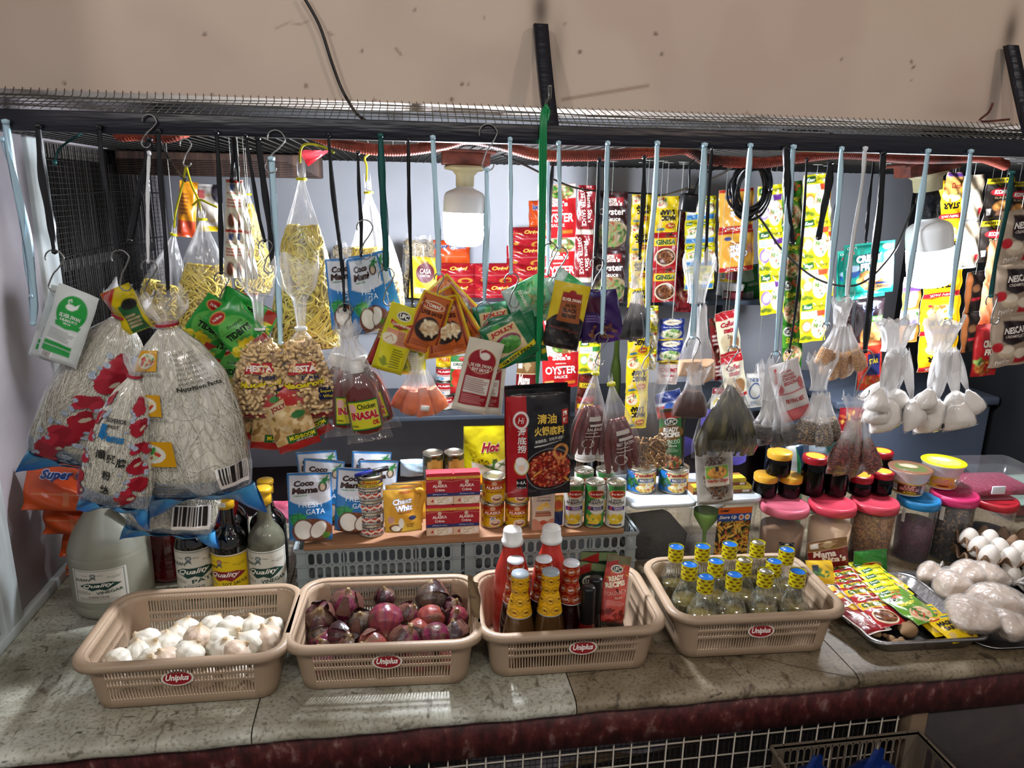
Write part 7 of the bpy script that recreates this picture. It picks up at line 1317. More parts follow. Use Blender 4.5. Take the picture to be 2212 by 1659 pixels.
# macaroni
def elbows(S, n, t0, t1, seed):
    q = random.Random(seed); g = G(); a = np.linspace(-.9, .9, 7); base = np.stack([.009*np.cos(a)-.006, 0*a, .009*np.sin(a)], 1); V, F = tube(base, .0032, 7)
    for i in range(n):
        th, t = q.uniform(-1.7, 1.7), q.uniform(t0, t1); P = S(np.array([th]), np.array([t]), q.uniform(.78, .93))[0]; M = TR(*P) @ RZ(q.uniform(0, 6)) @ RX(q.uniform(0, 6)) @ RY(q.uniform(0, 6)); g.add((V, F), L('#d8ba88')*q.uniform(.8, 1.15), M=M)
    return g
def maca(xt, yt, xb, yb, w_, dY, label, seed, word, sk=0):
    e, S, H, W = newbag('macaroni_bag', xt, yt, xb, yb, w_, dY, label, 'bag of macaroni', [(0, .62, .5), (.06, .66, .6), (.16, .55, .5), (.24, .20, .25), (.40, .12, .14), (.44, .14, .18), (.56, .62, .7), (.72, .95, 1), (.90, 1, 1), (.97, .97, .6), (1, .92, .1)], .6, seed, .30, group='clear bags of macaroni', sk=sk, nv=60)
    o = bagfill(S, .50, .975, .80).build('macaroni_heap', mat('maca_core', '#96764a', .6), e); o['kind'] = 'stuff'; o = elbows(S, 260, .50, .965, seed).build('macaroni', 'noodle', e); o['kind'] = 'stuff'
    cv = Cv(W*1.3, H*.42, None, .0015); cv.r(.0, .0, 1, .11, '#8e1c24').r(0, .11, 1, .15, '#b8a88a').r(.34, .72, .68, .86, '#b0242c').p([(.30, .70), (.72, .72), (.70, .88), (.32, .86)], '#b0242c').t('FIESTA', .51, .79, .34, .09, '#e8e0d4', b=.05).t('FIRM', .60, .66, .20, .06, '#1c2444', b=.04).t('Macaroni', .52, .57, .52, .09, '#d8c62a', b=.05, sh=.2, rot=6, o='#14141c').r(.68, .30, .98, .50, '#1a2040').t('Imported', .83, .43, .24, .05, '#d8c62a').t('Wheat', .83, .36, .18, .045, '#d8c62a').fine(.1, .17, .4, .26, 3, '#6a2a20')
    printed(e, S, cv, t0=.56, t1=.985, off=.0012); knot(e, H, .42, W*1.1, 'white_plastic'); return e
maca(552, 560, 572, 905, 128, -.012, 'left bag of macaroni with crumpled clear top', 11, 'A'); maca(642, 560, 660, 905, 132, -.004, 'right bag of macaroni with crumpled clear top', 12, 'B', .03)
# bottles of chicken oil in bags
mat('amber_oil', '#5e1a12', .12, coat=1)
def oilbag(xt, yt, xb, yb, w_, dY, label, seed, yaw=0):
    e, S, H, W = newbag('oil_bottle_bag', xt, yt, xb, yb, w_*1.25, dY, label, 'bottle in a bag', [(0, .45, .5), (.06, .50, .4), (.14, .14, .2), (.18, .14, .2), (.32, .48, .5), (.5, .72, .7), (.75, .85, .75), (.93, .95, .5), (1, 1.0, .05)], .5, seed, .25, group='oil bottles in clear bags')
    e.matrix_basis = e.matrix_basis @ mx(RZ(math.radians(yaw))); bw = W*.36; z0, z1 = -H*.93, -H*.38
    pr = smooth([(0, z0), (bw*.8, z0), (bw, z0+.012), (bw, z0+(z1-z0)*.62), (bw*.75, z0+(z1-z0)*.80), (bw*.32, z0+(z1-z0)*.92), (bw*.30, z1)], 2); V, F = lathe(pr, 28); V = V*(1, .62, 1)
    b = G().add((V, F)).build('bottle', 'amber_oil', e); cp = lathe([(bw*.40, z1-.004), (bw*.42, z1+.016), (0, z1+.017)], 20); G().add(cp).build('cap', 'white_cap', b)
    cv = Cv(bw*2.1, (z1-z0)*.46, '#1f6a2c', .001).r(.04, .05, .96, .95, '#c9c22a').e(.18, .75, .12, .16, '#d8a8a0').t('Chicken', .60, .80, .52, .18, '#15301c').t('INASAL', .52, .50, .80, .27, '#b01c24', b=.05, o='#e8d8c8').t('OIL', .80, .22, .22, .16, '#b01c24', b=.05).t('110mL', .18, .16, .22, .08, '#2a2a1a')
    g = G(); emit(g, cv, lambda u, v, off: np.stack([(bw*1.005+off)*np.sin((np.asarray(u)-.5)*2.1), -(bw*.625+off+.0005)*np.cos((np.asarray(u)-.5)*2.1), z0+(z1-z0)*(.10+.46*np.asarray(v))], -1), lift=.0006); g.build('printed_label', 'enamel', b); return e
oilbag(752, 700, 800, 952, 82, -.03, 'front bag with a bottle of chicken oil, its green and yellow label readable', 21); oilbag(748, 700, 752, 940, 76, -.008, 'bag with a chicken oil bottle just left of the front one', 22, 20); oilbag(742, 700, 706, 920, 72, .012, 'bag with a dark oil bottle, leftmost of the bunch', 23, 35); oilbag(756, 700, 834, 925, 66, .016, 'bag with a chicken oil bottle, rightmost of the bunch behind', 24, -30)
# bunches of small packets
def bunch(name, xt, yt, pk, label, cat, cont, flm='cloudy_film', dY=0, fill=.5, D=.6, seed=0, bumpy=0, ruff=(60, 40), group=None, nu=26, texts=None, contc=None, neck=None, Y=None):
    Y0 = YH+dY if Y is None else Y; T0 = PY(xt, yt, Y0); e = empty(name, TR(*T0)); tag(e, label, cat, group); s = mpp(T0); q = random.Random(seed); nk = neck or (xt, yt+ruff[1]*.8); N0 = nk
    for i, (xb, yb, w_, dy) in enumerate(pk):
        Bp = PY(xb, yb, Y0); Nn = PY(N0[0]+(xb-N0[0])*.30, N0[1], Y0-dy*.4); z = Nn-Bp; z = z+np.array([0, -dy, 0]); Lh = np.linalg.norm(z); z /= Lh; x = np.cross([0, 1, 0], z); x /= np.linalg.norm(x); y = np.cross(z, x); M = np.eye(4); M[:3, 0] = x; M[:3, 1] = y; M[:3, 2] = z; M[:3, 3] = Nn-T0
        S = bagf(Lh, w_*s, w_*s*D, PR['knotbag' if flm == 'milky_film' else 'packet'], seed+i, .16, 7); o = bagfilm(S, nu, 18).build('packet', flm, e, M @ RZ(q.uniform(-.3, .3)))
        c = bagfill(S, 1-fill*q.uniform(.9, 1.1), .97, .92, 22, 10, bumpy, seed+i).build('contents', cont, o); c['kind'] = 'stuff'
        if texts and i in texts: tw = w_*s; cv = Cv(tw*.8, tw*.8, None, .002); cv.t(texts[i], .5, .5, .25, .3, '#222', b=.02); g = G(); emit(g, Cv(.001, .001, None), lambda u, v, o_: np.zeros(np.shape(u)+(3,))) if 0 else None; g = G(); Vt, Ft = txmesh(texts[i], .02); g.add((S(Vt[:, 0]*.5, .86-Vt[:, 1]*.10, 1, .003), Ft[:, ::-1] if 0 else Ft), '#222222'); g.build('marker_writing', 'paper', o)
    S = bagf(ruff[1]*s, ruff[0]*s, ruff[0]*s*.7, [(0, 1, .7), (.15, .9, .6), (.4, .70, .5), (.7, .55, .4), (.9, .5, .36), (1, .55, .4)], seed+50, .5, 7, rag=3.2); g = G(); th, t = np.meshgrid(np.linspace(0, 2*math.pi, 48, endpoint=False), np.linspace(0, 1, 14)); g.add((S(th, t).reshape(-1, 3), gridF(14, 48, cu=True)[:, ::-1])); g.build('gathered_top', flm, e); return e
mat('orange_powder', '#d0683a', .7, bmp=(60, .5)); mat('white_powder', '#e6e0d8', .7, bmp=(30, .5)); speck('brown_sugar', ['#96642e', '#bc8442', '#a87438', '#cc9850'], 450, .5); speck('red_bean', ['#5c2018', '#7c3026', '#4a1814', '#964a3c'], 300, .35); speck('seed_mix', ['#2a201a', '#4a3a2a', '#8a7050', '#1c1612', '#a88c64'], 420, .4); speck('black_seed', ['#141010', '#2a2420', '#3c322a'], 240, .35); mat('beige_powder', '#b8926e', .8, bmp=(25, .4)); mat('cocoa_powder', '#44261e', .8, bmp=(40, .4)); mat('black_pack', '#0c0d14', .18, bmp=(30, .6))
e = bunch('orange_powder_bag', 900, 762, [(862, 890, 42, .02), (880, 905, 42, .03), (905, 908, 44, .035), (932, 906, 42, .03), (955, 892, 42, .015), (920, 900, 44, 0), (888, 895, 44, 0)], 'bunch of clear packets of orange powder hanging left of the soy pouches', 'bag of powder', 'orange_powder', 'bag_film', .0, .58, seed=30, ruff=(46, 46), neck=(903, 800))
p = PY(918, 882, YH-.035); o = G(); o.add(box(-.008, -.0004, -.005, .008, .0004, .005)); Me = np.array(e.matrix_basis); o.build('price_sticker', 'white_plastic', e, TR(*(p-Me[:3, 3])) @ RY(.15))
bunch('white_powder_bag', 1940, 690, [(1890, 890, 62, .0), (1908, 925, 66, .03), (1940, 938, 96, .045), (1968, 905, 78, .055), (1985, 925, 70, .01), (1915, 880, 60, .05)], 'left bunch of frosty bags of white powder under the right bulb', 'bag of powder', 'white_powder', 'milky_film', -.005, .36, .7, 40, ruff=(100, 70), nu=34, neck=(1942, 760))
bunch('white_powder_bag', 2040, 690, [(1998, 885, 60, .0), (2046, 940, 100, .05), (2090, 905, 84, .03), (2108, 895, 60, .0), (2075, 925, 80, .0), (2010, 900, 66, .03)], 'right bunch of frosty bags of white powder, one marked with a 5', 'bag of powder', 'white_powder', 'milky_film', .0, .36, .7, 46, ruff=(100, 70), nu=34, texts={1: '5'}, neck=(2042, 760))
bunch('brown_sugar_bag', 1822, 646, [(1772, 790, 46, .0), (1800, 815, 38, .03), (1822, 828, 38, .035), (1848, 820, 40, .03), (1862, 800, 36, .0)], 'bunch of packets of brown sugar below the teal breading packs', 'bag of sugar', 'brown_sugar', 'cloudy_film', .0, .48, seed=52, ruff=(54, 60), neck=(1822, 705))
bunch('red_bean_bag', 1850, 855, [(1806, 1010, 46, .0), (1822, 1035, 46, .03), (1845, 1040, 48, .04), (1872, 1038, 48, .035), (1890, 1020, 44, .0), (1835, 1015, 44, .05), (1862, 1018, 44, .05)], 'bunch of packets of dark red beans hanging before the red lidded jars', 'bag of beans', 'red_bean', 'bag_film', -.03, .60, seed=60, ruff=(62, 50), neck=(1850, 905))
bunch('pepper_bag', 1776, 775, [(1735, 955, 52, .0), (1755, 968, 52, .03), (1783, 970, 54, .035), (1808, 962, 50, .02), (1768, 960, 50, -.02)], 'bunch of packets of mixed pepper seeds hanging above the tall jars', 'bag of seeds', 'seed_mix', 'cloudy_film', -.012, .44, seed=66, ruff=(70, 70), neck=(1776, 850))
bunch('black_seed_bag', 1668, 790, [(1640, 950, 54, .0), (1668, 965, 52, .025), (1700, 968, 50, .02), (1715, 958, 44, .0)], 'cloudy bag with packets of black seeds between dried fish and breading bag', 'bag of seeds', 'black_seed', 'cloudy_film', -.008, .34, seed=72, ruff=(74, 76), neck=(1668, 862))
bunch('beige_powder_bag', 1512, 560, [(1488, 815, 62, .0), (1530, 836, 66, .03)], 'pair of clear bags with beige powder at the bottom, hanging high', 'bag of powder', 'beige_powder', 'cloudy_film', .012, .26, seed=78, ruff=(76, 95), neck=(1512, 662))
bunch('black_sachet_bag', 1378, 556, [(1352, 735, 34, .0), (1366, 742, 34, .03), (1382, 744, 34, .035), (1398, 735, 32, .02), (1375, 730, 40, 0)], 'bunch of shiny black packets tied under a frosty knot', 'bag', 'black_pack', 'bag_film', .005, .72, seed=84, ruff=(40, 66), neck=(1378, 632))
bunch('brown_powder_bag', 1508, 792, [(1492, 905, 84, .01)], 'clear bag of dark cocoa brown powder hanging at an angle', 'bag of powder', 'cocoa_powder', 'bag_film', -.03, .66, .4, 90, ruff=(62, 40), neck=(1506, 805))
# sausages
def sausagebag(xt, yt, xb, yb, w_, dY, label, seed, word):
    e, S, H, W = newbag('sausage_bag', xt, yt, xb, yb, w_, dY, label, 'bag of sausages', 'cone', .55, seed, .22, group='clear bags of dark sausages'); q = random.Random(seed)
    for k in range(5):
        x0 = (k-2)*W*.15; P = spline([(x0*.5, .004*(k % 2)-.004, -H*.42), (x0*.9, -.01*(k % 2), -H*.62), (x0*1.1, 0, -H*.80), (x0*1.2, .003, -H*.95)], 6); r = W*.10*np.sin(np.linspace(.35, math.pi-.25, len(P)))**.4; G().add(tube(P, r, 10)).build('sausage', 'sausage', e)
    cv = Cv(W*1.0, H*.42, None, .0013).r(.35, .80, .80, .90, '#b8b0a8').r(.40, .68, .86, .74, '#b8b0a8').ln([(.58, .68), (.48, .20)], .035, '#b8b0a8').t(word, .58, .62, .5, .07, '#c4bcb4').e(.40, .30, .16, .10, '#b8b0a8', k=.012).fine(.3, .44, .8, .56, 3, '#b8b0a8'); printed(e, S, cv, -.9, .9, .46, .93); knot(e, H, .08, W*.9); return e
mat('sausage', '#5e1c1a', .3, bmp=(60, .4), coat=.4); sausagebag(1288, 790, 1268, 992, 88, -.018, 'clear bag of dark red sausages, left one with a yellow tie', 95, 'SAUSAGE'); sausagebag(1318, 812, 1348, 1026, 92, -.035, 'clear printed bag of dark red sausages, right one hanging lower', 96, 'BEST EATEN')
# dried mushrooms, dried fish
e, S, H, W = newbag('dried_mushroom_bag', 1408, 792, 1402, 1016, 104, -.022, 'clear bag of brown dried mushrooms right of the sausages', 'bag of mushrooms', [(0, .7, .5), (.08, .8, .6), (.25, .5, .5), (.33, .4, .4), (.5, .62, .7), (.75, .9, 1), (.93, .92, .9), (1, .86, .1)], .5, 97, .28)
o = strands(S, 90, .66, .95, .0022, ['#8a6438', '#a47c4c', '#b48e60', '#6a4c28'], 97, .35, .06, 10, (.4, .9), 5, (.3, 1)).build('dried_mushrooms', 'noodle', e); o['kind'] = 'stuff'
speck('fish_skin', ['#1c1a14', '#3e3a28', '#6a6444', '#24221a'], 60, .3, [.3, .5, .65, .8], .4, (1, 1, .3), 'N')
e, S, H, W = newbag('dried_fish_bag', 1580, 785, 1562, 985, 148, -.026, 'clear bag packed with blackish dried fish above the garlic chips', 'bag of dried fish', [(0, .30, .3), (.1, .34, .4), (.18, .14, .2), (.35, .5, .6), (.6, .8, .9), (.85, 1, .95), (1, .98, .2)], .45, 98, .25)
q = random.Random(5)
for i in range(22):
    th = -1.4+2.8*(i/21); P = [S(np.array([th*.5]), np.array([.26+q.uniform(-.04, .04)]), .6)[0], S(np.array([th*.8]), np.array([.5]), .82)[0], S(np.array([th]), np.array([.78]), .88)[0], S(np.array([th]), np.array([.95+q.uniform(-.04, .04)]), .86)[0]]; P = spline(P, 5); r = W*.042*np.sin(np.linspace(.15, math.pi-.3, len(P)))**.7+.0008; G().add(tube(P, r, 8, .6)).build('dried_fish', 'fish_skin', e)
# printed breading bag
def a_bread(W, H): c = Cv(W, H, '#c6c2c0', .0014); c.r(.05, .0, .95, .22, '#b8464a').nz(0, 0, 1, .2, '#c6686a', 3).r(.10, .50, .95, .52, '#b8464a').r(.18, .26, .92, .48, '#cfcac6').p([(.06, .70), (.14, .70), (.24, .94), (.16, .94)], '#b0403e').e(.18, .60, .10, .08, '#b86a6a').e(.85, .62, .09, .10, '#b86a6a').t('ORIGINAL', .5, .86, .34, .04, '#b0403e').t('SEASONED', .52, .80, .4, .045, '#b0403e').t('CHICKEN', .54, .74, .42, .055, '#b0403e').t('BREADING', .56, .67, .48, .06, '#b0403e').t('FRYING MIX', .55, .37, .58, .08, '#b0403e', b=.03); return c
hang('breading_mix_bag', 1690, 782, 1722, 905, 66, .0, a_bread, 'white breading mix bag with red print between the two seed bags', 'pack', yaw=-8, style='pillow', D=.012, back='#c6c2c0', m='print')
# orange crisp packs against the left wall
def a_superq(W, H): c = Cv(W, H, '#b8401a', .0016); c.nz(0, 0, 1, 1, '#c9501f', 2, 4).r(.1, .34, .9, .36, '#c98a6a').r(.42, .1, .48, .4, '#c9714a').t('Super Q', .40, .74, .46, .26, '#1c2f62', b=.05, sh=.2, o='#c0c6d6').t('palabok', .76, .72, .28, .16, '#1c2f62', sh=.2, o='#c0c6d6'); return c
sq = None
for k, (a, b_, c_, d_, w_, Y, yaw, lb) in enumerate(((128, 1010, 152, 1098, 190, 1.62, 8, 'topmost of the leaning stack, under the left vermicelli bag'), (150, 1070, 168, 1150, 165, 1.66, -6, 'second from the top of the leaning stack'), (160, 1128, 172, 1205, 160, 1.70, 10, 'third from the top of the leaning stack'), (180, 1170, 186, 1245, 130, 1.74, -4, 'fourth from the top of the leaning stack'), (190, 1225, 196, 1285, 120, 1.78, 6, 'lowest of the leaning stack, on the counter behind the jug'))):
    M, H, s = fr(a, b_, c_, d_, Y, yaw)
    Y = max(1.40, min(Y, PX(a-w_*.5+4, (b_+d_)/2, XL+.012)[1]+.02)); Y = 1.605+.006*k if k > 1 else Y; M, H, s = fr(a, b_, c_, d_, Y, yaw); M[0, 3] = max(M[0, 3], XL+.02+w_*s*.5); M[2, 3] = max(M[2, 3], ZT+.040)
    if sq is None: sq = pouch_mesh(a_superq(.17, .09), .030, 'pillow', 5, .003, '#b8401a', 'foil')
    put('noodle_pack', sq, M @ RY(.25 if k % 2 == 0 else .1) @ RX(-.35) @ SC(w_*s/.17, 1, 1.05*H/.09), 'orange pack with blue script, '+lb, 'pack', 'orange noodle packs leaning by the left wall')
hang('red_pack', 470, 1060, 455, 1180, 90, .25, lambda W, H: Cv(W, H, '#8a1c1c').r(.6, .5, .9, .7, '#26305e'), 'red pack with blue squares behind the black bottles', 'pack', style='pillow', D=.02, back='#8a1c1c')
hang('pink_bag', 612, 1082, 612, 1130, 44, .45, lambda W, H: Cv(W, H, '#a8485e').nz(0, 0, 1, 1, '#c06a80', 3), 'crumpled pink bag lying behind the vinegar bottle', 'bag', style='pillow', D=.02, back='#a8485e')
# ================= sachet strips and goods on the back shelves =================
def strip(name, xt, yt, xb, yb, wpx, Y, n, arts, label, group=None, yaw=0, D=.006, m='foil', back='#c0c0b8', cell=None, gap=0, seed=0, Yb=None):
    M, H, s = fr(xt, yt, xb, yb, Y, yaw, Yb, at='top'); e = empty(name, M); tag(e, label, 'sachets', group); h = H/n; W = wpx*s; arts = arts if isinstance(arts, list) else [arts]; ms = {}; q = random.Random(seed)
    for i in range(n):
        a = arts[i % len(arts)] if len(arts) < n else arts[i]
        if a not in ms: ms[a] = pouch_mesh(a(W, h), D, 'sachet', seed+i, .0012, back, m)
        put('sachet', ms[a], TR(0, .002*(i % 2), -h*(i+.5)) @ RX(q.uniform(-.05, .05)) @ RZ(q.uniform(-.06, .06)), None, None, None, parent=e)
    upstring(e); return e
GRN = ['#3a7a2c', '#5a9a3a', '#2a5a20', '#8ab05a', '#c9b48a']
def a_oy(W, H): c = Cv(W, H, '#a81c20', .0024); c.r(0, .74, 1, 1, '#cfcbc2').e(.6, .86, .34, .14, '#7a5a34').bl(.3, .76, .92, .97, 30, .07, GRN, 3, .3).t("Mama", .34, .72, .4, .09, '#e8e0d4', b=.05).t("Sita's", .52, .64, .5, .10, '#e8e0d4', b=.05).t('ORIGINAL', .5, .52, .3, .03, '#e0d4c4').t('OYSTER', .5, .38, .84, .17, '#e8e4dc', b=.03).t('SAUCE', .5, .24, .36, .06, '#e8e4dc').r(.05, .06, .3, .16, '#c9a05a').r(.62, .08, .9, .14, '#c9742a'); return c
strip('sachet_strip', 1202, 398, 1212, 838, 82, 2.16, 4, a_oy, 'strip of red and white oyster sauce sachets behind the green cord')
def a_oys(W, H): c = Cv(W, H, '#70141a', .0024); c.r(0, 0, 1, .14, '#c6bfae').r(.8, .1, 1, 1, '#c9b018').t("Mama Sita's", .64, .58, .2, .42, '#e0d8cc', rot=0) if 0 else c.r(0, 0, 1, .1, '#c6bfae').t("Mama Sita's", .66, .56, 1.6, .10, '#e0d8cc', rot=-84).t('OYSTER SAUCE', .32, .56, 2.0, .09, '#e0d8cc', rot=-84); return c
strip('sachet_strip', 1268, 400, 1258, 610, 40, 2.12, 2, a_oys, 'narrow dark red oyster sauce sachets turned sideways beside the red strip')
def a_oyb(W, H): c = Cv(W, H, '#2c1414', .0024); c.e(.55, .26, .52, .24, '#8a7a5a').bl(.1, .04, .98, .46, 60, .08, ['#2f5a24', '#4a7a34', '#6a8a4a', '#1c3a18', '#8a3a24'], 5, .3).r(.3, .76, .85, .90, '#8a1c20').t("Mama", .45, .87, .4, .09, '#e0d8cc', b=.04).t("Sita's", .6, .80, .44, .09, '#e0d8cc', b=.04).t('Oyster', .5, .64, .86, .16, '#e4dcd0', b=.03).t('Sauce', .56, .53, .42, .08, '#e4dcd0'); return c
strip('sachet_strip', 1322, 414, 1314, 655, 70, 2.18, 2, a_oyb, 'strip of dark brown oyster sauce sachets with green vegetable picture')
def a_mag(W, H): c = Cv(W, H, '#c4ab14', .0024); c.e(.28, .82, .24, .14, '#d8ccb0').bl(.08, .70, .5, .96, 20, .07, ['#a8402a', '#3a6a2a', '#d8c0a0'], 2, .5).t('MAGIC', .58, .40, .60, .15, '#16140c', rot=180, b=.06).t('SARAP', .52, .56, .60, .15, '#16140c', rot=180, b=.06).e(.68, .18, .22, .08, '#a3281c').t('MAGGI', .68, .18, .28, .05, '#e8d84a', rot=180).r(.1, .06, .45, .12, '#2a6a8a').bl(.1, .15, .4, .4, 6, .1, ['#c9b078'], 4); return c
strip('sachet_strip', 1386, 420, 1376, 664, 44, 2.20, 4, a_mag, 'narrow strip of yellow upside down seasoning sachets left of the wider one')
def a_gi(W, H): c = a_gin(W, H); return c
strip('sachet_strip', 1440, 424, 1434, 652, 54, 2.16, 3, [a_mag, a_gi, a_gi], 'strip with one yellow upside down sachet over two red ones with yellow word')
strip('sachet_strip', 1472, 424, 1474, 672, 34, 2.22, 3, lambda W, H: Cv(W, H, '#6a141c', .003).nz(0, 0, 1, 1, '#8a2024', 3).bl(.1, .2, .9, .6, 12, .12, ['#3a1412', '#a86a4a'], 2).r(0, 0, 1, .1, '#4a0c12'), 'dark red sachet strip showing between yellow ones')
def a_kb(W, H):
    c = Cv(W, H, '#c2b816', .0024)
    for k in (0, .5): c.p([(k+.05, .78), (k+.22, .80), (k+.24, .95), (k+.04, .93)], '#1c5a2c').t('Knorr', k+.14, .87, .16, .07, '#e4e4d8', sh=.3).e(k+.28, .52, .19, .22, '#dcd4b8').bl(k+.1, .34, k+.45, .70, 20, .04, ['#3a7a2a', '#b85a3a', '#e0d8c0'], 2, .6).r(k+.02, .04, k+.48, .26, '#3a7ab0').r(k+.05, .24, k+.3, .38, '#c9ccc8')
    c.t('Ginataan', .36, .88, .22, .06, '#1a2a14', sh=.3, b=0).t('Ginataan', .86, .88, .22, .06, '#1a2a14', sh=.3, b=0); return c
strip('sachet_strip', 1514, 424, 1510, 626, 68, 2.18, 4, a_kb, 'yellow and light blue double strip of coconut mix sachets')
def a_cw(W, H): c = Cv(W, H, '#b8862a', .0022); c.nz(0, 0, 1, 1, '#c99a3c', 1.5, 4).r(0, 0, 1, .12, '#a01c20').r(0, .93, 1, 1, '#a01c20').t('TWIN PACK', .5, .06, .6, .06, '#e0d0c0', rot=180).e(.5, .48, .40, .26, '#c08a2a').t('Cheez', .55, .42, .5, .16, '#dfe0e6', rot=186, b=.05, o='#26346a').t('Whiz', .5, .58, .4, .16, '#dfe0e6', rot=186, b=.05, o='#26346a').t('ORIGINAL', .5, .70, .4, .05, '#7a3a14', rot=180).e(.25, .82, .1, .05, '#26346a').e(.88, .55, .09, .12, '#c98a7a'); return c
strip('sachet_strip', 1590, 408, 1590, 586, 80, 2.16, 2, a_cw, 'strip of golden cheese spread twin packs turned upside down')
def a_kn(band, pic, big=0):
    def f(W, H):
        c = Cv(W, H, '#c4bd18', .0024); c.p([(.06, .80), (.46, .83), (.48, .97), (.04, .95)], '#1c5a2c').t('Knorr', .26, .885, .32, .08, '#e8e4d8', sh=.3, b=.04).t('Sinigang', .73, .89, .44, .10, '#1a2a14', sh=.35, b=0).r(.05, .60, .62, .78, '#d0d2d0').r(.6, .64, 1, .78, band).fine(.08, .62, .58, .76, 4, '#7a8a84')
        c.e(.24, .40, .19, .17, pic).e(.24, .40, .13, .11, '#d8cfc0').e(.70, .36, .30, .28, '#dcd8c4').bl(.45, .14, .98, .60, 44, .06, ['#b8583a', '#d89a80', '#3a7a2a', '#e8e0d0', '#e0dcc8'], 5, .5).e(.14, .12, .14, .05, '#5a6a1c', 20).e(.35, .10, .14, .05, '#6a7a24', -20); return c
    return f
strip('sachet_strip', 1662, 400, 1668, 678, 56, 2.10, 3, a_kn('#5a2c7a', '#8a6ab0'), 'strip of yellow soup sachets with purple band and onion picture')
def a_us(W, H): c = Cv(W, H, '#26641c', .0024); c.nz(0, .5, 1, 1, '#4a8a2a', 3, 4).e(.24, .86, .2, .10, '#d4d0c4').e(.24, .86, .17, .07, '#24302a').t('UFC', .24, .86, .22, .07, '#e4e0d4').bl(.45, .78, .85, .94, 8, .08, ['#a8381c', '#c9502a'], 2).t('Sinigang', .54, .64, .80, .17, '#dcd63a', b=.03, sh=.2).e(.5, .27, .46, .26, '#b8a878').bl(.08, .05, .92, .50, 60, .08, ['#b8603a', '#d89a78', '#2f6a24', '#d8c8a8', '#a84a2c'], 5, .5); return c
strip('sachet_strip', 1710, 392, 1712, 796, 46, 2.13, 4, a_us, 'long strip of green soup sachets with red meat picture'); 
strip('sachet_strip', 1764, 376, 1756, 738, 62, 2.06, 4, a_kn('#b8482a', '#a8802a'), 'long strip of yellow soup sachets with orange band, rightmost of them')
strip('sachet_strip', 1782, 400, 1790, 640, 24, 2.12, 3, a_kn('#b8482a', '#a8802a'), 'edge of another yellow soup strip behind the rightmost one')
# hanging packs at the right
def a_cf(W, H):
    c = Cv(W, H, '#0f8070', .0018); c.e(.62, .30, .34, .22, '#a87a42').bl(.25, .08, .98, .50, 130, .04, ['#8a5c2c', '#b88a4c', '#6e4420', '#c9a064', '#a06c34'], 5, .6).e(.55, .34, .16, .09, '#cfcabc').e(.18, .48, .12, .12, '#1c4a8a').e(.18, .54, .12, .06, '#a8c4d8').e(.85, .90, .1, .05, '#c8ccc4').r(.62, .52, .90, .60, '#8a5a34').r(.58, .10, .95, .19, '#c9a05a').r(.62, .19, .95, .24, '#1c2c5a')
    c.t('CRISPY', .46, .72, .52, .14, '#dfe2e8', b=.06, o='#1c2c5a', rot=3).t('FRY', .44, .56, .30, .14, '#dfe2e8', b=.06, o='#1c2c5a', rot=3).t('Garlic', .76, .56, .2, .05, '#e0d4b8').t('CRISPIER!', .76, .145, .32, .06, '#2a1a3a').t('CRISPY', .15, .93, .2, .05, '#cfe0dc').t('Aji', .12, .84, .12, .08, '#b8242c', o='#e0e0dc'); return c
o, CF = hang('breading_pack', 1878, 524, 1874, 636, 118, .30, a_cf, 'teal crispy breading pack with fried chicken picture, the front one', 'pack', 'teal breading packs', style='sachet', D=.008, back='#0f8070')
o, _ = hang('breading_pack', 1862, 530, 1858, 652, 118, .36, None, 'teal breading pack behind, showing at the left and bottom edges', 'pack', 'teal breading packs', me=CF)
def a_spicy(W, H): c = Cv(W, H, '#1c1418', .002); c.e(.55, .34, .36, .26, '#a87a42').bl(.2, .1, .95, .58, 60, .05, ['#8a5c2c', '#b88a4c', '#c9a064'], 5, .6).t('CRISPY', .5, .88, .6, .10, '#5a6ac0', b=.05).t('FRY', .45, .76, .35, .10, '#5a6ac0', b=.05).r(.5, .62, .95, .70, '#4a9a34').t('Spicy', .72, .66, .3, .06, '#e4e8d8').t('CRISPIER', .6, .06, .6, .06, '#c9742a'); return c
hang('breading_pack', 1880, 646, 1872, 768, 66, .33, a_spicy, 'dark spicy breading pack under the teal ones', 'pack', style='sachet', D=.006, back='#1c1418'); hang('breading_pack', 1822, 646, 1815, 770, 44, .36, None, 'dark back of a breading pack behind the brown sugar bag', 'pack', style='sachet', me=pouch_mesh(Cv(.05, .12, '#1c1418').fine(.1, .1, .9, .9, 9, '#4a3a34'), .006, 'sachet', 3, .001, '#1c1418', 'foil'))
hang('snack_pack', 1880, 738, 1876, 840, 56, .28, lambda W, H: Cv(W, H, '#a82c1c').r(.35, .3, .9, .75, '#1c2450').t('STAR', .6, .6, .4, .1, '#d8c02a').bl(.1, .05, .9, .25, 14, .08, ['#b87a3a', '#8a5a2a'], 2).r(.0, .92, 1, 1, '#c9603a'), 'orange red pack with dark blue panel behind the white powder bags', 'pack', style='sachet', D=.006, back='#a82c1c')
def a_star(W, H): c = Cv(W, H, '#cf9c12', .0022); c.r(0, .0, 1, .14, '#a01c28').t('TWIN PACK', .5, .07, .7, .07, '#e8dcc8', rot=180).r(.08, .28, .92, .86, '#d8a81a').e(.5, .62, .34, .18, '#dcd2a8').bl(.2, .48, .8, .78, 14, .07, ['#b8842a', '#e0cc80', '#a8642a'], 3, .6).t('STAR', .5, .34, .6, .16, '#141414', rot=180, b=.05).e(.2, .8, .05, .04, '#a01c28'); return c
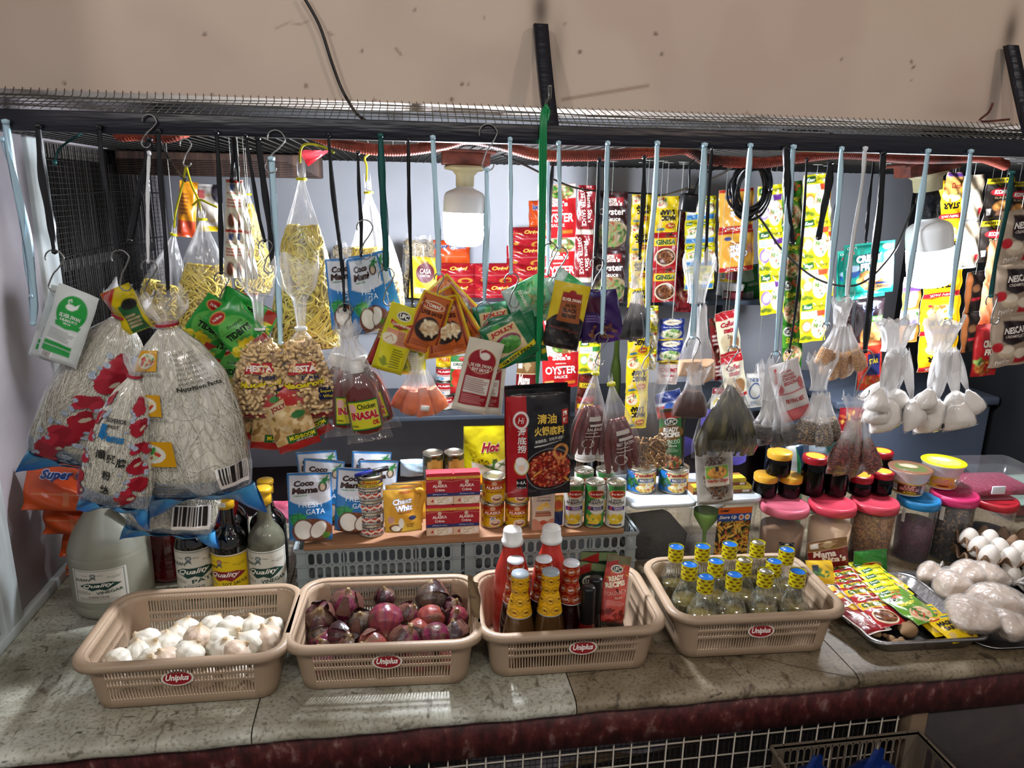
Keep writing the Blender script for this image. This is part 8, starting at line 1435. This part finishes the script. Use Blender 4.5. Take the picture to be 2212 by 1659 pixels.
strip('sachet_strip', 2056, 388, 2044, 556, 66, 1.82, 2, a_star, 'upper part of the yellow margarine strip behind the right bulb'); strip('sachet_strip', 2040, 560, 2022, 800, 92, 1.84, 3, a_star, 'yellow margarine twin pack strip right under the bulb')
strip('sachet_strip', 1972, 596, 1962, 740, 44, 1.86, 2, lambda W, H: Cv(W, H, '#c98a3a', .003).r(0, .7, 1, 1, '#cfcabc').r(0, .55, 1, .7, '#5a3a8a').e(.5, .3, .3, .25, '#d8cdb8').bl(.2, .7, .9, .95, 10, .1, GRN, 3), 'orange and purple sachets left of the margarine strip')
strip('sachet_strip', 2064, 372, 2056, 420, 40, 1.80, 1, lambda W, H: Cv(W, H, '#b88a4a', .003).r(0, .8, 1, 1, '#4a2c6a').t('Choco', .6, .4, .6, .25, '#8a1c20', sh=.2), 'golden choco sachet at the very top beside the right bulb')
def a_kop(W, H): c = Cv(W, H, '#1a1512', .0022); c.r(0, .88, 1, 1, '#c9b81a').t('ANG KAPE PARA', .5, .94, .85, .06, '#1a1512').e(.55, .68, .38, .10, '#a01c24').t('KOPIKO', .55, .68, .60, .10, '#e4e0d8', b=.05).t('BLACK', .5, .54, .44, .05, '#8a7a5a').e(.56, .34, .30, .13, '#8a5a2c').e(.56, .36, .22, .08, '#c08a4a').r(.42, .12, .72, .26, '#5a4030').r(.08, .14, .22, .28, '#b8b4ac'); return c
strip('sachet_strip', 2162, 384, 2142, 565, 68, 1.70, 2, a_kop, 'black coffee sachet strip with red oval brand at the upper right'); strip('sachet_strip', 2202, 392, 2186, 480, 50, 1.74, 1, a_kop, 'dark green black coffee sachet at the top right edge')
strip('sachet_strip', 2104, 378, 2088, 580, 50, 1.74, 2, lambda W, H: Cv(W, H, '#b8b0a0', .003).nz(0, 0, 1, 1, '#a89880', 2, 4).e(.5, .5, .3, .2, '#c9c2b0').r(0, 0, 1, .10, '#c9c8c2').fine(.1, .02, .9, .09, 1, '#333').r(.8, .15, 1, .3, '#a01c28'), 'pale creamer sachet strip left of the black coffee')
strip('sachet_strip', 2108, 586, 2094, 760, 44, 1.80, 2, lambda W, H: Cv(W, H, '#17110e', .003).r(0, 0, .25, 1, '#6a3c1c').e(.5, .6, .2, .1, '#5a3a24').r(.3, .3, .8, .36, '#8a1c24'), 'dark brown coffee strip below the creamer strip')
def a_nes(W, H): c = Cv(W, H, '#8a7a68', .0022); c.nz(0, 0, 1, 1, '#9a8a78', 2, 4).p([(.25, .92), (.95, .86), (.9, .50), (.5, .40), (.28, .52)], '#24181a').t('NESCAFE', .60, .72, .62, .13, '#e0dcd4', b=.04).t('CREAMYLATTE', .60, .60, .54, .06, '#c9c0b4').e(.40, .30, .20, .14, '#b8a890').e(.40, .34, .17, .07, '#d0c4b0').e(.18, .40, .12, .10, '#a01c24').r(.60, .05, .98, .22, '#9a1c24').e(.78, .24, .2, .10, '#c9bca8').t('twin', .3, .10, .4, .12, '#d8ccc0', sh=.3); return c
strip('sachet_strip', 2206, 452, 2176, 790, 96, 1.52, 3, a_nes, 'big creamy coffee twin pack strip cut by the right edge'); strip('sachet_strip', 2150, 520, 2128, 700, 30, 1.56, 2, lambda W, H: Cv(W, H, '#8a5230', .003).nz(0, 0, 1, 1, '#a86a40', 2, 4), 'coppery back of a coffee strip beside the creamy one')
def a_rc(W, H): c = Cv(W, H, '#a01c20', .002); c.t('CRISPY', .55, .64, .6, .14, '#e0d4b8', b=.05, o='#26346a').t('FRY', .55, .48, .4, .12, '#e0d4b8', b=.05, o='#26346a').bl(.1, .05, .9, .32, 40, .07, ['#a86a2c', '#c98a44', '#7a4a1c'], 3, .6).bl(.1, .2, .4, .34, 8, .08, GRN, 2); return c
hang('breading_pack', 2136, 700, 2122, 812, 60, .20, a_rc, 'red crispy breading pack at the right under the coffee strips', 'pack', style='sachet', D=.008, back='#a01c20')
# paprika sachets and packs at the upper left
def a_pap(W, H): c = Cv(W, H, '#c6bea8', .0022); c.r(0, .94, 1, 1, '#a82a20').r(.3, .78, .7, .92, '#2c3c6a').t('McCormick', .5, .74, .7, .03, '#a82a20').ln([(.1, .72), (.5, .66), (.9, .72)], .05, '#2a7a3a').t('Spanish', .5, .60, .7, .05, '#a82a20').t('Paprika', .5, .54, .7, .05, '#a82a20').t('Ground', .5, .48, .7, .05, '#a82a20').e(.5, .18, .3, .16, '#5a2c18'); return c
for k, (a, b_, c_, d_, w_, yw, Y, lb) in enumerate(((502, 388, 497, 600, 26, 5, 1.50, 'leftmost, facing front'), (512, 388, 516, 600, 24, 12, 1.51, 'second from the left'), (516, 390, 533, 602, 18, -45, 1.525, 'third, seen on its green edge'), (518, 390, 548, 604, 18, -50, 1.54, 'rightmost, seen on its green edge'))):
    strip('paprika_strip', a, b_, c_, d_, w_, Y, 2, a_pap, 'narrow cream and red paprika sachet strip, '+lb, 'hanging paprika strips', yaw=yw, D=.004)
for k, (x, lb) in enumerate(((536, 'left one, inside the left macaroni bag top'), (548, 'right one, inside the left macaroni bag top'))): strip('paprika_strip', x, 632, x+1, 720, 18, 1.45, 1, a_pap, 'paprika sachet behind the crumpled plastic, '+lb, 'low paprika sachets', D=.003)
hang('snack_pack', 408, 392, 402, 512, 34, .36, lambda W, H: Cv(W, H, '#c9820f').r(0, 0, 1, .3, '#a83a1c').fine(.1, .4, .5, .8, 6, '#7a3a10'), 'orange and red pack behind the small noodle bags', 'pack', style='sachet', D=.006, yaw=20, back='#c9820f')
hang('snack_pack', 446, 398, 452, 500, 62, .40, lambda W, H: Cv(W, H, '#c4c2c0').e(.6, .5, .34, .3, '#b8a878').e(.6, .5, .3, .26, '#c9c4bc').r(.1, .7, .45, .88, '#a84a4a').r(0, 0, 1, .12, '#c9b018').e(.9, .85, .25, .25, '#1a1620'), 'silver white pack with yellow edge behind the noodle bags', 'pack', style='sachet', D=.008, back='#c4c2c0')
hang('red_bag', 668, 312, 690, 342, 60, .70, lambda W, H: Cv(W, H, '#a01c24').nz(0, 0, 1, 1, '#c04048', 3), 'crumpled red plastic stuck between the planks and the mesh', 'bag', style='pillow', D=.008, back='#a01c24')
# upper shelf
def a_orig(W, H): c = Cv(W, H, '#8e141c', .002); c.nz(0, 0, 1, 1, '#a01c26', 2, 4).r(0, .42, 1, .45, '#b8686a').t('its always', .22, .70, .26, .12, '#d8a84a', b=0, sh=.3).t('Orig!', .62, .74, .42, .24, '#dcb04c', b=.04, sh=.3).e(.78, .14, .14, .12, '#c9943a', k=.014).e(.2, .2, .06, .08, '#c9943a'); return c
rm_ = pouch_mesh(a_orig(.145, .066), .026, 'pillow', 4, .002, '#8e141c', 'foil')
def shelfpack(name, me, x, y, w_, W0, h_, H0, Y, label, group, yaw=0, cat='pack', roll=0):
    M, H, s = fr(x, y-h_/2, x, y+h_/2, Y, yaw); put(name, me, M @ RY(roll) @ SC(w_*s/W0, 1, H*1.06/H0), label, cat, group)
for x, y, w_, lb in ((980, 632, 92, 'bottom row, leftmost'), (1068, 632, 88, 'bottom row, second from the left'), (1144, 630, 76, 'bottom row, right, beside the green noodle pack'), (980, 590, 90, 'second row, leftmost'), (1068, 590, 88, 'second row, second from the left'), (1142, 590, 76, 'second row, right'), (1136, 552, 84, 'third row, behind the light blue strap'), (1138, 512, 82, 'topmost of the red packs')):
    shelfpack('noodle_pack', rm_, x, y, w_, .145, 41, .066, 2.42, 'glossy red noodle pack on the upper shelf, '+lb, 'red noodle packs on the upper shelf', yaw=random.Random(x*y).uniform(-4, 4))
om_ = pouch_mesh(a_superq(.145, .066), .026, 'pillow', 6, .002, '#b8401a', 'foil')
for x, y, w_, h_, lb in ((968, 545, 94, 50, 'on top of the red ones under the left bulb'), (1160, 462, 36, 54, 'on edge at the top beside the oyster sauce strip')): shelfpack('noodle_pack', om_, x, y, w_, .145, h_, .066, 2.44, 'orange noodle pack, '+lb, 'orange noodle packs on the upper shelf')
c = PY(1570, 640, 2.45); e = empty('noodle_cup', TR(c[0], 2.45, zs1)); tag(e, 'upside down instant noodle cup with yellow band on the upper shelf', 'noodle cup'); s = mpp(c); G().add(lathe([(0, 0), (24*s, 0), (24*s, .004), (22*s, .05), (20*s, .10), (0, .10)], 30)).build('body', 'white_plastic', e); wrapart(Cv(.09, .04, '#c9a81a').e(.5, .5, .3, .35, '#b85a6a').r(0, .85, 1, 1, '#8a3a1a').bars(.05, .2, .2, .8), 0, .05, 150, prof=np.array([(22*s, .05), (20*s, .1)])).build('printed_band', 'enamel', e)
c = PY(1568, 655, 2.40); e = empty('noodle_cup', TR(c[0], 2.36, zs1)); tag(e, 'low noodle cup with dark red band at the shelf edge', 'noodle cup'); G().add(lathe([(0, 0), (20*s, 0), (22*s, .030), (24*s, .045), (23*s, .052), (0, .052)], 30)).build('body', 'white_plastic', e); wrapart(Cv(.09, .03, '#5a1414').r(.3, .2, .7, .8, '#a8505a').bars(.05, .2, .2, .8), 0, .0, 150, prof=np.array([(20.5*s, 0), (22.5*s, .03)])).build('printed_band', 'enamel', e)
hang('tissue_pack', 1616, 574, 1624, 650, 44, 1.05, lambda W, H: Cv(W, H, '#2a7a3a').r(.0, .6, .6, 1, '#a8c4a8').t('NESCA', .5, .5, .5, .08, '#d0e0d0').bars(.05, .05, .5, .3), 'green and pale pack on the upper shelf between cheese strip and onion soup strip', 'pack', style='sachet', D=.02, back='#2a7a3a')
hang('snack_pack', 1478, 642, 1474, 674, 44, 1.0, lambda W, H: Cv(W, H, '#6a141c').t('ALASKA', .5, .5, .6, .3, '#d8c8c0'), 'dark red packet hanging over the edge of the upper shelf', 'pack', style='sachet', D=.004)
# lower shelf
def a_al(W, H): c = Cv(W, H, '#c4c0b8', .002); c.r(0, .62, 1, 1, '#a01c24').e(.5, .58, .4, .12, '#a01c24').t('ALASKA', .5, .76, .6, .16, '#e8e0d4', b=.05).t('Classic', .5, .40, .44, .10, '#8a1c24').e(.3, .16, .12, .10, '#3a8ab0', k=.02).r(.7, .05, .95, .3, '#c9b49a'); return c
am = None
for x, k, lb in ((961, 0, 'bottom of the left stack'), (961, 1, 'middle of the left stack'), (961, 2, 'top of the left stack'), (998, 0, 'right of the stack on the lower shelf'), (930, 0, 'left, behind the orange powder')):
    c = PY(x, 890, 2.40); q = PY(x, 815, 2.40); h = (PY(x, 790, 2.40)[2]-zs2)/3; e, am = can('milk_can', x, 890, zs2+k*h+.0006, 18.5*mpp(c), h-.001, a_al, 'small white and red milk can, '+lb, group='small milk cans on the lower shelf', Y=2.40, me=am)
def a_tom(W, H): c = Cv(W, H, '#2a6a34', .002); c.e(.5, .5, .45, .2, '#a8281c').e(.4, .32, .36, .14, '#b8301c').r(0, .66, 1, .84, '#d0ccc0').t('ORIGINAL', .5, .78, .8, .08, '#1c3a24', b=.04).t('STYLE', .5, .70, .4, .05, '#1c3a24').e(.6, .92, .25, .06, '#a01c20').r(0, 0, 1, .2, '#a01c20'); return c
hang('tomato_pouch', 998, 768, 996, 850, 48, 1.04, a_tom, 'green and red tomato sauce pouch on the lower shelf behind the soy pouches', 'pouch', D=.012)
c = PY(960, 800, 2.39); hang('milk_can_label_pouch', 960, 760, 960, 796, 36, 1.07, lambda W, H: Cv(W, H, '#c9a81a').t('Pokka', .5, .6, .6, .3, '#a01c20'), 'small yellow packet standing on the stack of milk cans', 'pack', style='sachet', D=.006)
for x, lb in ((1036, 'left'), (1066, 'right')): hang('macaroni_soup_pack', x, 862, x, 896, 32, 1.03, lambda W, H: Cv(W, H, '#c9b81a').r(0, 0, 1, .4, '#c9c4b0').e(.5, .6, .3, .2, '#26346a'), 'small yellow and white pack on the lower shelf under the soy pouches, '+lb, 'pack', style='sachet', D=.008)
hang('sauce_mix_pack', 1140, 770, 1132, pix((PY(1132, 880, 2.36)[0], 2.36, zs2+.001))[1], 44, 1.03, a_ms, 'dark red sauce mix pack on the lower shelf above the hot pot packet', 'pack', style='sachet', D=.006)
# strips under the upper shelf
strip('sachet_strip', 1274, 732, 1272, 806, 48, 2.08, 1, a_kn('#2f7a34', '#7a9a3a'), 'yellow and green soup sachet hanging under the purple packs'); strip('sachet_strip', 1270, 808, 1262, 900, 42, 2.12, 2, lambda W, H: Cv(W, H, '#4a1c14', .003).r(.1, .4, .9, .6, '#b8a01a').t('CARNE', .5, .5, .6, .1, '#2a1410').r(.1, .7, .9, .9, '#7a1c1a'), 'dark carne norte packets under the soup sachet')
strip('sachet_strip', 1382, 690, 1372, 925, 50, 2.06, 3, a_mag, 'yellow upside down seasoning strip behind the dried mushroom bag'); strip('sachet_strip', 1412, 660, 1406, 800, 22, 2.08, 3, a_kn('#a8402a', '#8a6a2a'), 'narrow yellow soup strip right of the upside down seasoning')
def a_lc(W, H): c = Cv(W, H, '#1c2c74', .0022); c.e(.5, .84, .36, .12, '#d8ceb0').t("Lady's Choice", .5, .84, .5, .07, '#3a2a6a').t('Real Mayonnaise', .5, .62, .7, .07, '#d8dce8').e(.5, .30, .42, .24, '#b8b89a').bl(.15, .12, .85, .5, 30, .06, GRN+['#e0dcc8'], 2, .5).r(0, 0, 1, .08, '#c9b018'); return c
strip('sachet_strip', 1452, 688, 1446, 782, 56, 2.10, 2, a_lc, 'blue mayonnaise sachet strip left of the frosty powder bag'); strip('sachet_strip', 1448, 766, 1440, 830, 48, 2.12, 1, lambda W, H: Cv(W, H, '#c9b8b0', .003).r(0, .7, 1, 1, '#c9b018').r(.2, .75, .8, .95, '#a01c20').t('CALUMET', .5, .5, .8, .14, '#a01c30').t('powder', .5, .3, .6, .1, '#a01c30'), 'white and red baking powder packet under the mayonnaise')
strip('sachet_strip', 1440, 845, 1448, 900, 60, 2.10, 1, lambda W, H: Cv(W, H, '#c0c4cc', .003).r(0, .6, 1, 1, '#26346a').r(0, .0, .4, .5, '#a8301c').e(.5, .4, .2, .2, '#3a5aa0'), 'blue and white packet above the green ready sauce')
def a_cm(W, H): c = Cv(W, H, '#cfc8ac', .0022); c.r(0, .82, 1, 1, '#a01c24').r(0, 0, 1, .08, '#a01c24').e(.3, .30, .2, .2, '#b8a888').e(.7, .26, .24, .18, '#8a6440').t('Coffee', .5, .72, .66, .12, '#a01c30', sh=.2, b=.04).t('mate', .5, .58, .46, .12, '#a01c30', sh=.2, b=.04).t('2x', .5, .44, .2, .1, '#6a4a3a'); return c
strip('sachet_strip', 1566, 672, 1592, 858, 50, 2.06, 2, a_cm, 'cream coffee creamer strip tilting behind the light blue strap'); strip('sachet_strip', 1543, 686, 1556, 820, 26, 2.10, 2, lambda W, H: Cv(W, H, '#6a1418', .003).bl(.1, .6, .9, .95, 14, .15, ['#c9b8a0', '#4a2a1a'], 2).fine(.2, .1, .8, .5, 3, '#d8c8c0'), 'dark red coffee strip left of the creamer strip')
o, _ = hang('snack_pack', 1632, 806, 1626, 880, 42, .80, lambda W, H: Cv(W, H, '#b8b8b0').e(.5, .5, .3, .22, '#26447a', k=.03).t('THE BEST', .5, .82, .7, .1, '#26447a').fine(.3, .1, .7, .2, 2, '#26447a'), 'white packet with blue oval right of the dried fish', 'pack', style='sachet', D=.008)
upstring(o); o, _ = hang('snack_pack', 1560, 838, 1552, 900, 44, .90, lambda W, H: Cv(W, H, '#c4c4b8').r(0, .8, 1, 1, '#7a1420').e(.4, .5, .3, .2, '#c9b018').e(.4, .5, .2, .12, '#d8d8d0').r(0, 0, 1, .25, '#3a8aa8'), 'white egg packet with dark red top left of the dried fish', 'pack', style='sachet', D=.008)
upstring(o); c = PY(1339, 830, 2.36); bottle('green_bottle', (c[0], 2.42, zs2), 'slim olive green bottle on the lower shelf behind the mushroom bag', 'bottle', [('body', G().add(lathe(smooth([(0, 0), (.022, 0), (.022, .12), (.010, .17), (.010, .24), (0, .24)], 2), 20)), mat('green_glass', '#3a4a12', .1, coat=1))])
# yellow pouch behind, white packets, odd packs at the counter back
def a_ho(W, H): c = Cv(W, H, '#b8ad14', .0018); c.p([(.18, .42), (.5, .36), (1, .44), (1, 0), (.25, 0)], '#c6c4b8').e(.45, .10, .13, .12, '#c98a1a').e(.72, .10, .20, .14, '#a01c24').bl(.55, .2, .95, .4, 8, .10, ['#3a7a2a', '#2a5a1c'], 2, .2).bl(.2, .40, .8, .46, 22, .016, ['#1a1810'], 3, 1, False).ln([(.15, .55), (.22, .48), (.30, .52), (.24, .58)], .012, '#1a1810').t('Hot', .62, .66, .44, .16, '#7a1424', sh=.3, b=.05, o='#d8d4b8'); return c
doypack('yellow_pouch', 1048, 920, 1046, 1045, 92, 1.66, a_ho, 'large bright yellow pouch standing behind the evaporated milk cans', 'pouch', .02, back='#b8ad14')
for k, (x, y, w_, h_, lb) in enumerate(((893, 1010, 56, 36, 'pale blue folded plastic packs behind the cheese pouches'), (1345, 1060, 40, 70, 'pale folded plastic between juice cans and fruit cans'))): doypack('plastic_pack', x, y-h_/2, x, y+h_/2, w_, 1.66, lambda W, H: Cv(W, H, '#8ea0aa').nz(0, 0, 1, 1, '#a8b8c0', 3, 4).r(0, .8, 1, .84, '#3a6a9a'), lb, 'pack', .02, 'pillow')
doypack('starch_pack', 1716, 962, 1710, pix((PY(1712, 1050, 1.66)[0], 1.66, ZT+.002))[1], 40, 1.66, lambda W, H: Cv(W, H, '#b8bcb8').r(.5, 0, 1, 1, '#2a7a4a').p([(.5, 1), (1, .6), (1, 1)], '#14304a').t('PAYO', .30, .55, .7, .22, '#a01c30', rot=90, b=.04), 'white and green starch pack between the yellow and red lidded jars', 'pack', .02, 'pillow')
doypack('starch_pack', 1780, 950, 1776, pix((PY(1780, 1050, 1.74)[0], 1.74, ZT+.002))[1], 70, 1.74, lambda W, H: Cv(W, H, '#1c3a34').nz(0, 0, 1, 1, '#8a98a0', 3, 4).r(0, 0, 1, .4, '#7a8488'), 'grey and green crumpled pack behind the tall red lidded jar', 'pack', .02, 'pillow')
o, _ = doypack('snack_pack', 1842, 880, 1830, 960, 60, 1.9, lambda W, H: Cv(W, H, '#7a1420').bl(.1, .5, .9, .9, 20, .08, ['#c9a04a', '#a8502a'], 2).fine(.1, .2, .8, .4, 3, '#c9a8a8'), 'dark red pack behind the pepper seed bunch', 'pack', .01, 'sachet'); upstring(o)
# ---- right end: bags of dough on a second tray, eggs ----
T5 = [PZ(*p, ZT+.012) for p in ((2110, 1384), (2262, 1392), (2230, 1232), (1972, 1244))]; c = sum(T5)/4
rg = [[(x, y, z) for x, y in rrect(.30*k, .30*k, .04)] for z, k in ((.001, .92), (.010, .97), (.012, 1.0), (.010, 1.0))]; g = G(); g.add(loft(rg)); g.add(cap(rg[0], True)); o = g.build('aluminium_tray', 'steel', None, TR(c[0]+.015, c[1], ZT+.001) @ RZ(-.05)); tag(o, 'low round cornered aluminium tray under the white bags at the right edge', 'tray')
film('frost_film', '#d0c8be', .22, .30, .38, 34, (1, 1, 1), .8); mat('dough', '#b29e8c', .7, bmp=(18, .5))
for i, (x, y, w_, h_, yw, z, lb) in enumerate(((2010, 1242, 62, 60, .5, .885, 'small, at the rear left beside the steel tray'), (2060, 1262, 90, 80, .9, .895, 'large, left of centre'), (2090, 1240, 80, 70, .3, .905, 'rear, in the middle'), (2135, 1248, 80, 60, -.5, .90, 'rear right, knotted near the eggs'), (2100, 1330, 120, 90, .8, .895, 'biggest, at the front left'), (2165, 1300, 110, 70, -.2, .905, 'centre right, on top of the others'), (2180, 1350, 80, 100, 1.3, .89, 'front, pointing to the tray rim'), (2212, 1320, 70, 110, 1.5, .895, 'cut by the right edge of the picture'))):
    P = PZ(x, y, z); s = mpp(P); e = empty('dough_bag', TR(*P) @ RZ(yw)); tag(e, 'frosty white bag of dough, '+lb, 'bag of dough', 'white bags on the aluminium tray'); V, F = sphere(1, 1, 1, 36, 20); q = 3.1*i; r = 1+.10*np.sin(V[:, :1]*3+q)+.08*np.sin(V[:, 1:2]*4+q*2)+.05*np.sin(V[:, 2:]*6+q); tp = np.clip(V[:, 0:1], 0, 1)**3; V = V*r*(1-.5*tp*np.array([[0, 1, 1]])); V = V*(w_*s*.62, w_*s*.46, .028)
    G().add((V, F)).build('plastic_film', 'frost_film', e); o = G().add((V*.93, F)).build('dough', 'dough', e)
    k = G(); a = np.linspace(0, 2*math.pi, 20, endpoint=False); R_ = [[(w_*s*.62+d, (rr0*(1+.4*math.sin(5*t)))*math.cos(t), (rr0*(1+.4*math.sin(5*t)))*math.sin(t)) for t in a] for d, rr0 in ((-.004, .006), (.002, .003), (.008, .007), (.016, .013))]; k.add(loft(R_)); k.build('knotted_end', 'frost_film', e)
mat('egg_shell', '#c9c2b8', .5, sub=.1); mat('pulp', '#7a604a', .85, bmp=(80, .5))
EV = sphere(.0215, .0215, .0275, 22, 14); V = EV[0].copy(); V[:, :2] *= (1-.12*np.clip(V[:, 2:]/.0275, -1, 1)); egg_me = G().add((V, EV[1])).mesh('egg', ['egg_shell'])
def trayofeggs(x, y, z, yaw, tilt, label, eggs, seed):
    M = TR(*PZ(x, y, z)) @ RZ(yaw) @ RY(tilt); nx, ny, p = 4, 4, .045; U, Vv = np.meshgrid(np.linspace(0, nx, nx*8+1), np.linspace(0, ny, ny*8+1)); Z = .013*(np.cos(2*math.pi*(U))+np.cos(2*math.pi*(Vv)))*.5; Z = np.where(Z > 0, Z*1.9, Z*1.0); g = G(); g.add((np.stack([U*p, Vv*p, Z], -1).reshape(-1, 3), gridF(ny*8+1, nx*8+1)))
    o = g.build('egg_tray', 'pulp', None, M); so = o.modifiers.new('t', 'SOLIDIFY'); so.thickness = .0025; tag(o, label, 'egg tray', 'cardboard egg trays')
    q = random.Random(seed)
    for (i, j, lb) in eggs: put('egg', egg_me, M @ TR((i+.5)*p, (j+.5)*p, .012) @ RX(q.uniform(-.15, .15)) @ RY(q.uniform(-.15, .15)), 'white egg, '+lb, 'egg', 'eggs at the right edge')
trayofeggs(2124, 1220, .915, -.25, .05, 'upper brown cardboard egg tray filled with white eggs at the right edge', [(0, 0, 'front left corner of the upper tray'), (1, 0, 'second in the front row of the upper tray'), (2, 0, 'third in the front row of the upper tray'), (0, 1, 'leftmost of the second row in the upper tray'), (1, 1, 'second of the second row in the upper tray'), (2, 1, 'third of the second row in the upper tray'), (0, 2, 'leftmost of the third row in the upper tray'), (1, 2, 'second of the third row in the upper tray')], 1)
trayofeggs(2126, 1256, .882, -.22, .04, 'lower brown cardboard egg tray with eggs peeping out', [(0, 0, 'front left corner of the lower tray'), (1, 0, 'second in the front row of the lower tray'), (2, 0, 'third in the front row of the lower tray')], 2)
# ---- crate under the counter ----
mat('crate_dull', '#6a6052', .5); PA, PB = PY(1672, 1603, 1.05), PY(1982, 1592, 1.05); zc_ = (PA[2]+PB[2])/2
crate(0, 0, 'grey brown plastic crate holding blue bags before the wire screen below the counter', Yf=.71, D=.34, z0=zc_-.24, z1=zc_, m='crate_dull', ab=(PA[0], PB[0])); crate(0, 0, 'lower crate standing on the floor under the one with blue bags', Yf=.71, D=.34, z0=.001, z1=zc_-.245, m='crate_dull', ab=(PA[0], PB[0]))
mat('blue_bag', '#0c2a6a', .25, bmp=(14, .8)); 
for x, y, lb in ((1755, 1640, 'crumpled dark blue plastic bag in the crate below, left one'), (1885, 1645, 'crumpled dark blue plastic bag in the crate below, right one')):
    P = PY(x, y, .97); V, F = sphere(.08, .06, .045, 30, 18); V = V*(1+.12*np.sin(V[:, :1]*60)+.10*np.sin(V[:, 1:2]*70+1)); g = G(); g.add((V, F)); e = g.build('blue_bag', 'blue_bag', None, TR(P[0], .97, zc_-.042)); tag(e, lb, 'bag', 'blue bags in the crate'); U, W_2 = np.meshgrid(np.linspace(-1, 1, 9), np.linspace(0, 1, 7)); G().add((np.stack([U*.018*(1-.6*W_2)+.01*W_2, .004*np.sin(U*4), .04+W_2*.05], -1).reshape(-1, 3), gridF(7, 9))).build('knotted_handle', 'blue_bag', e)
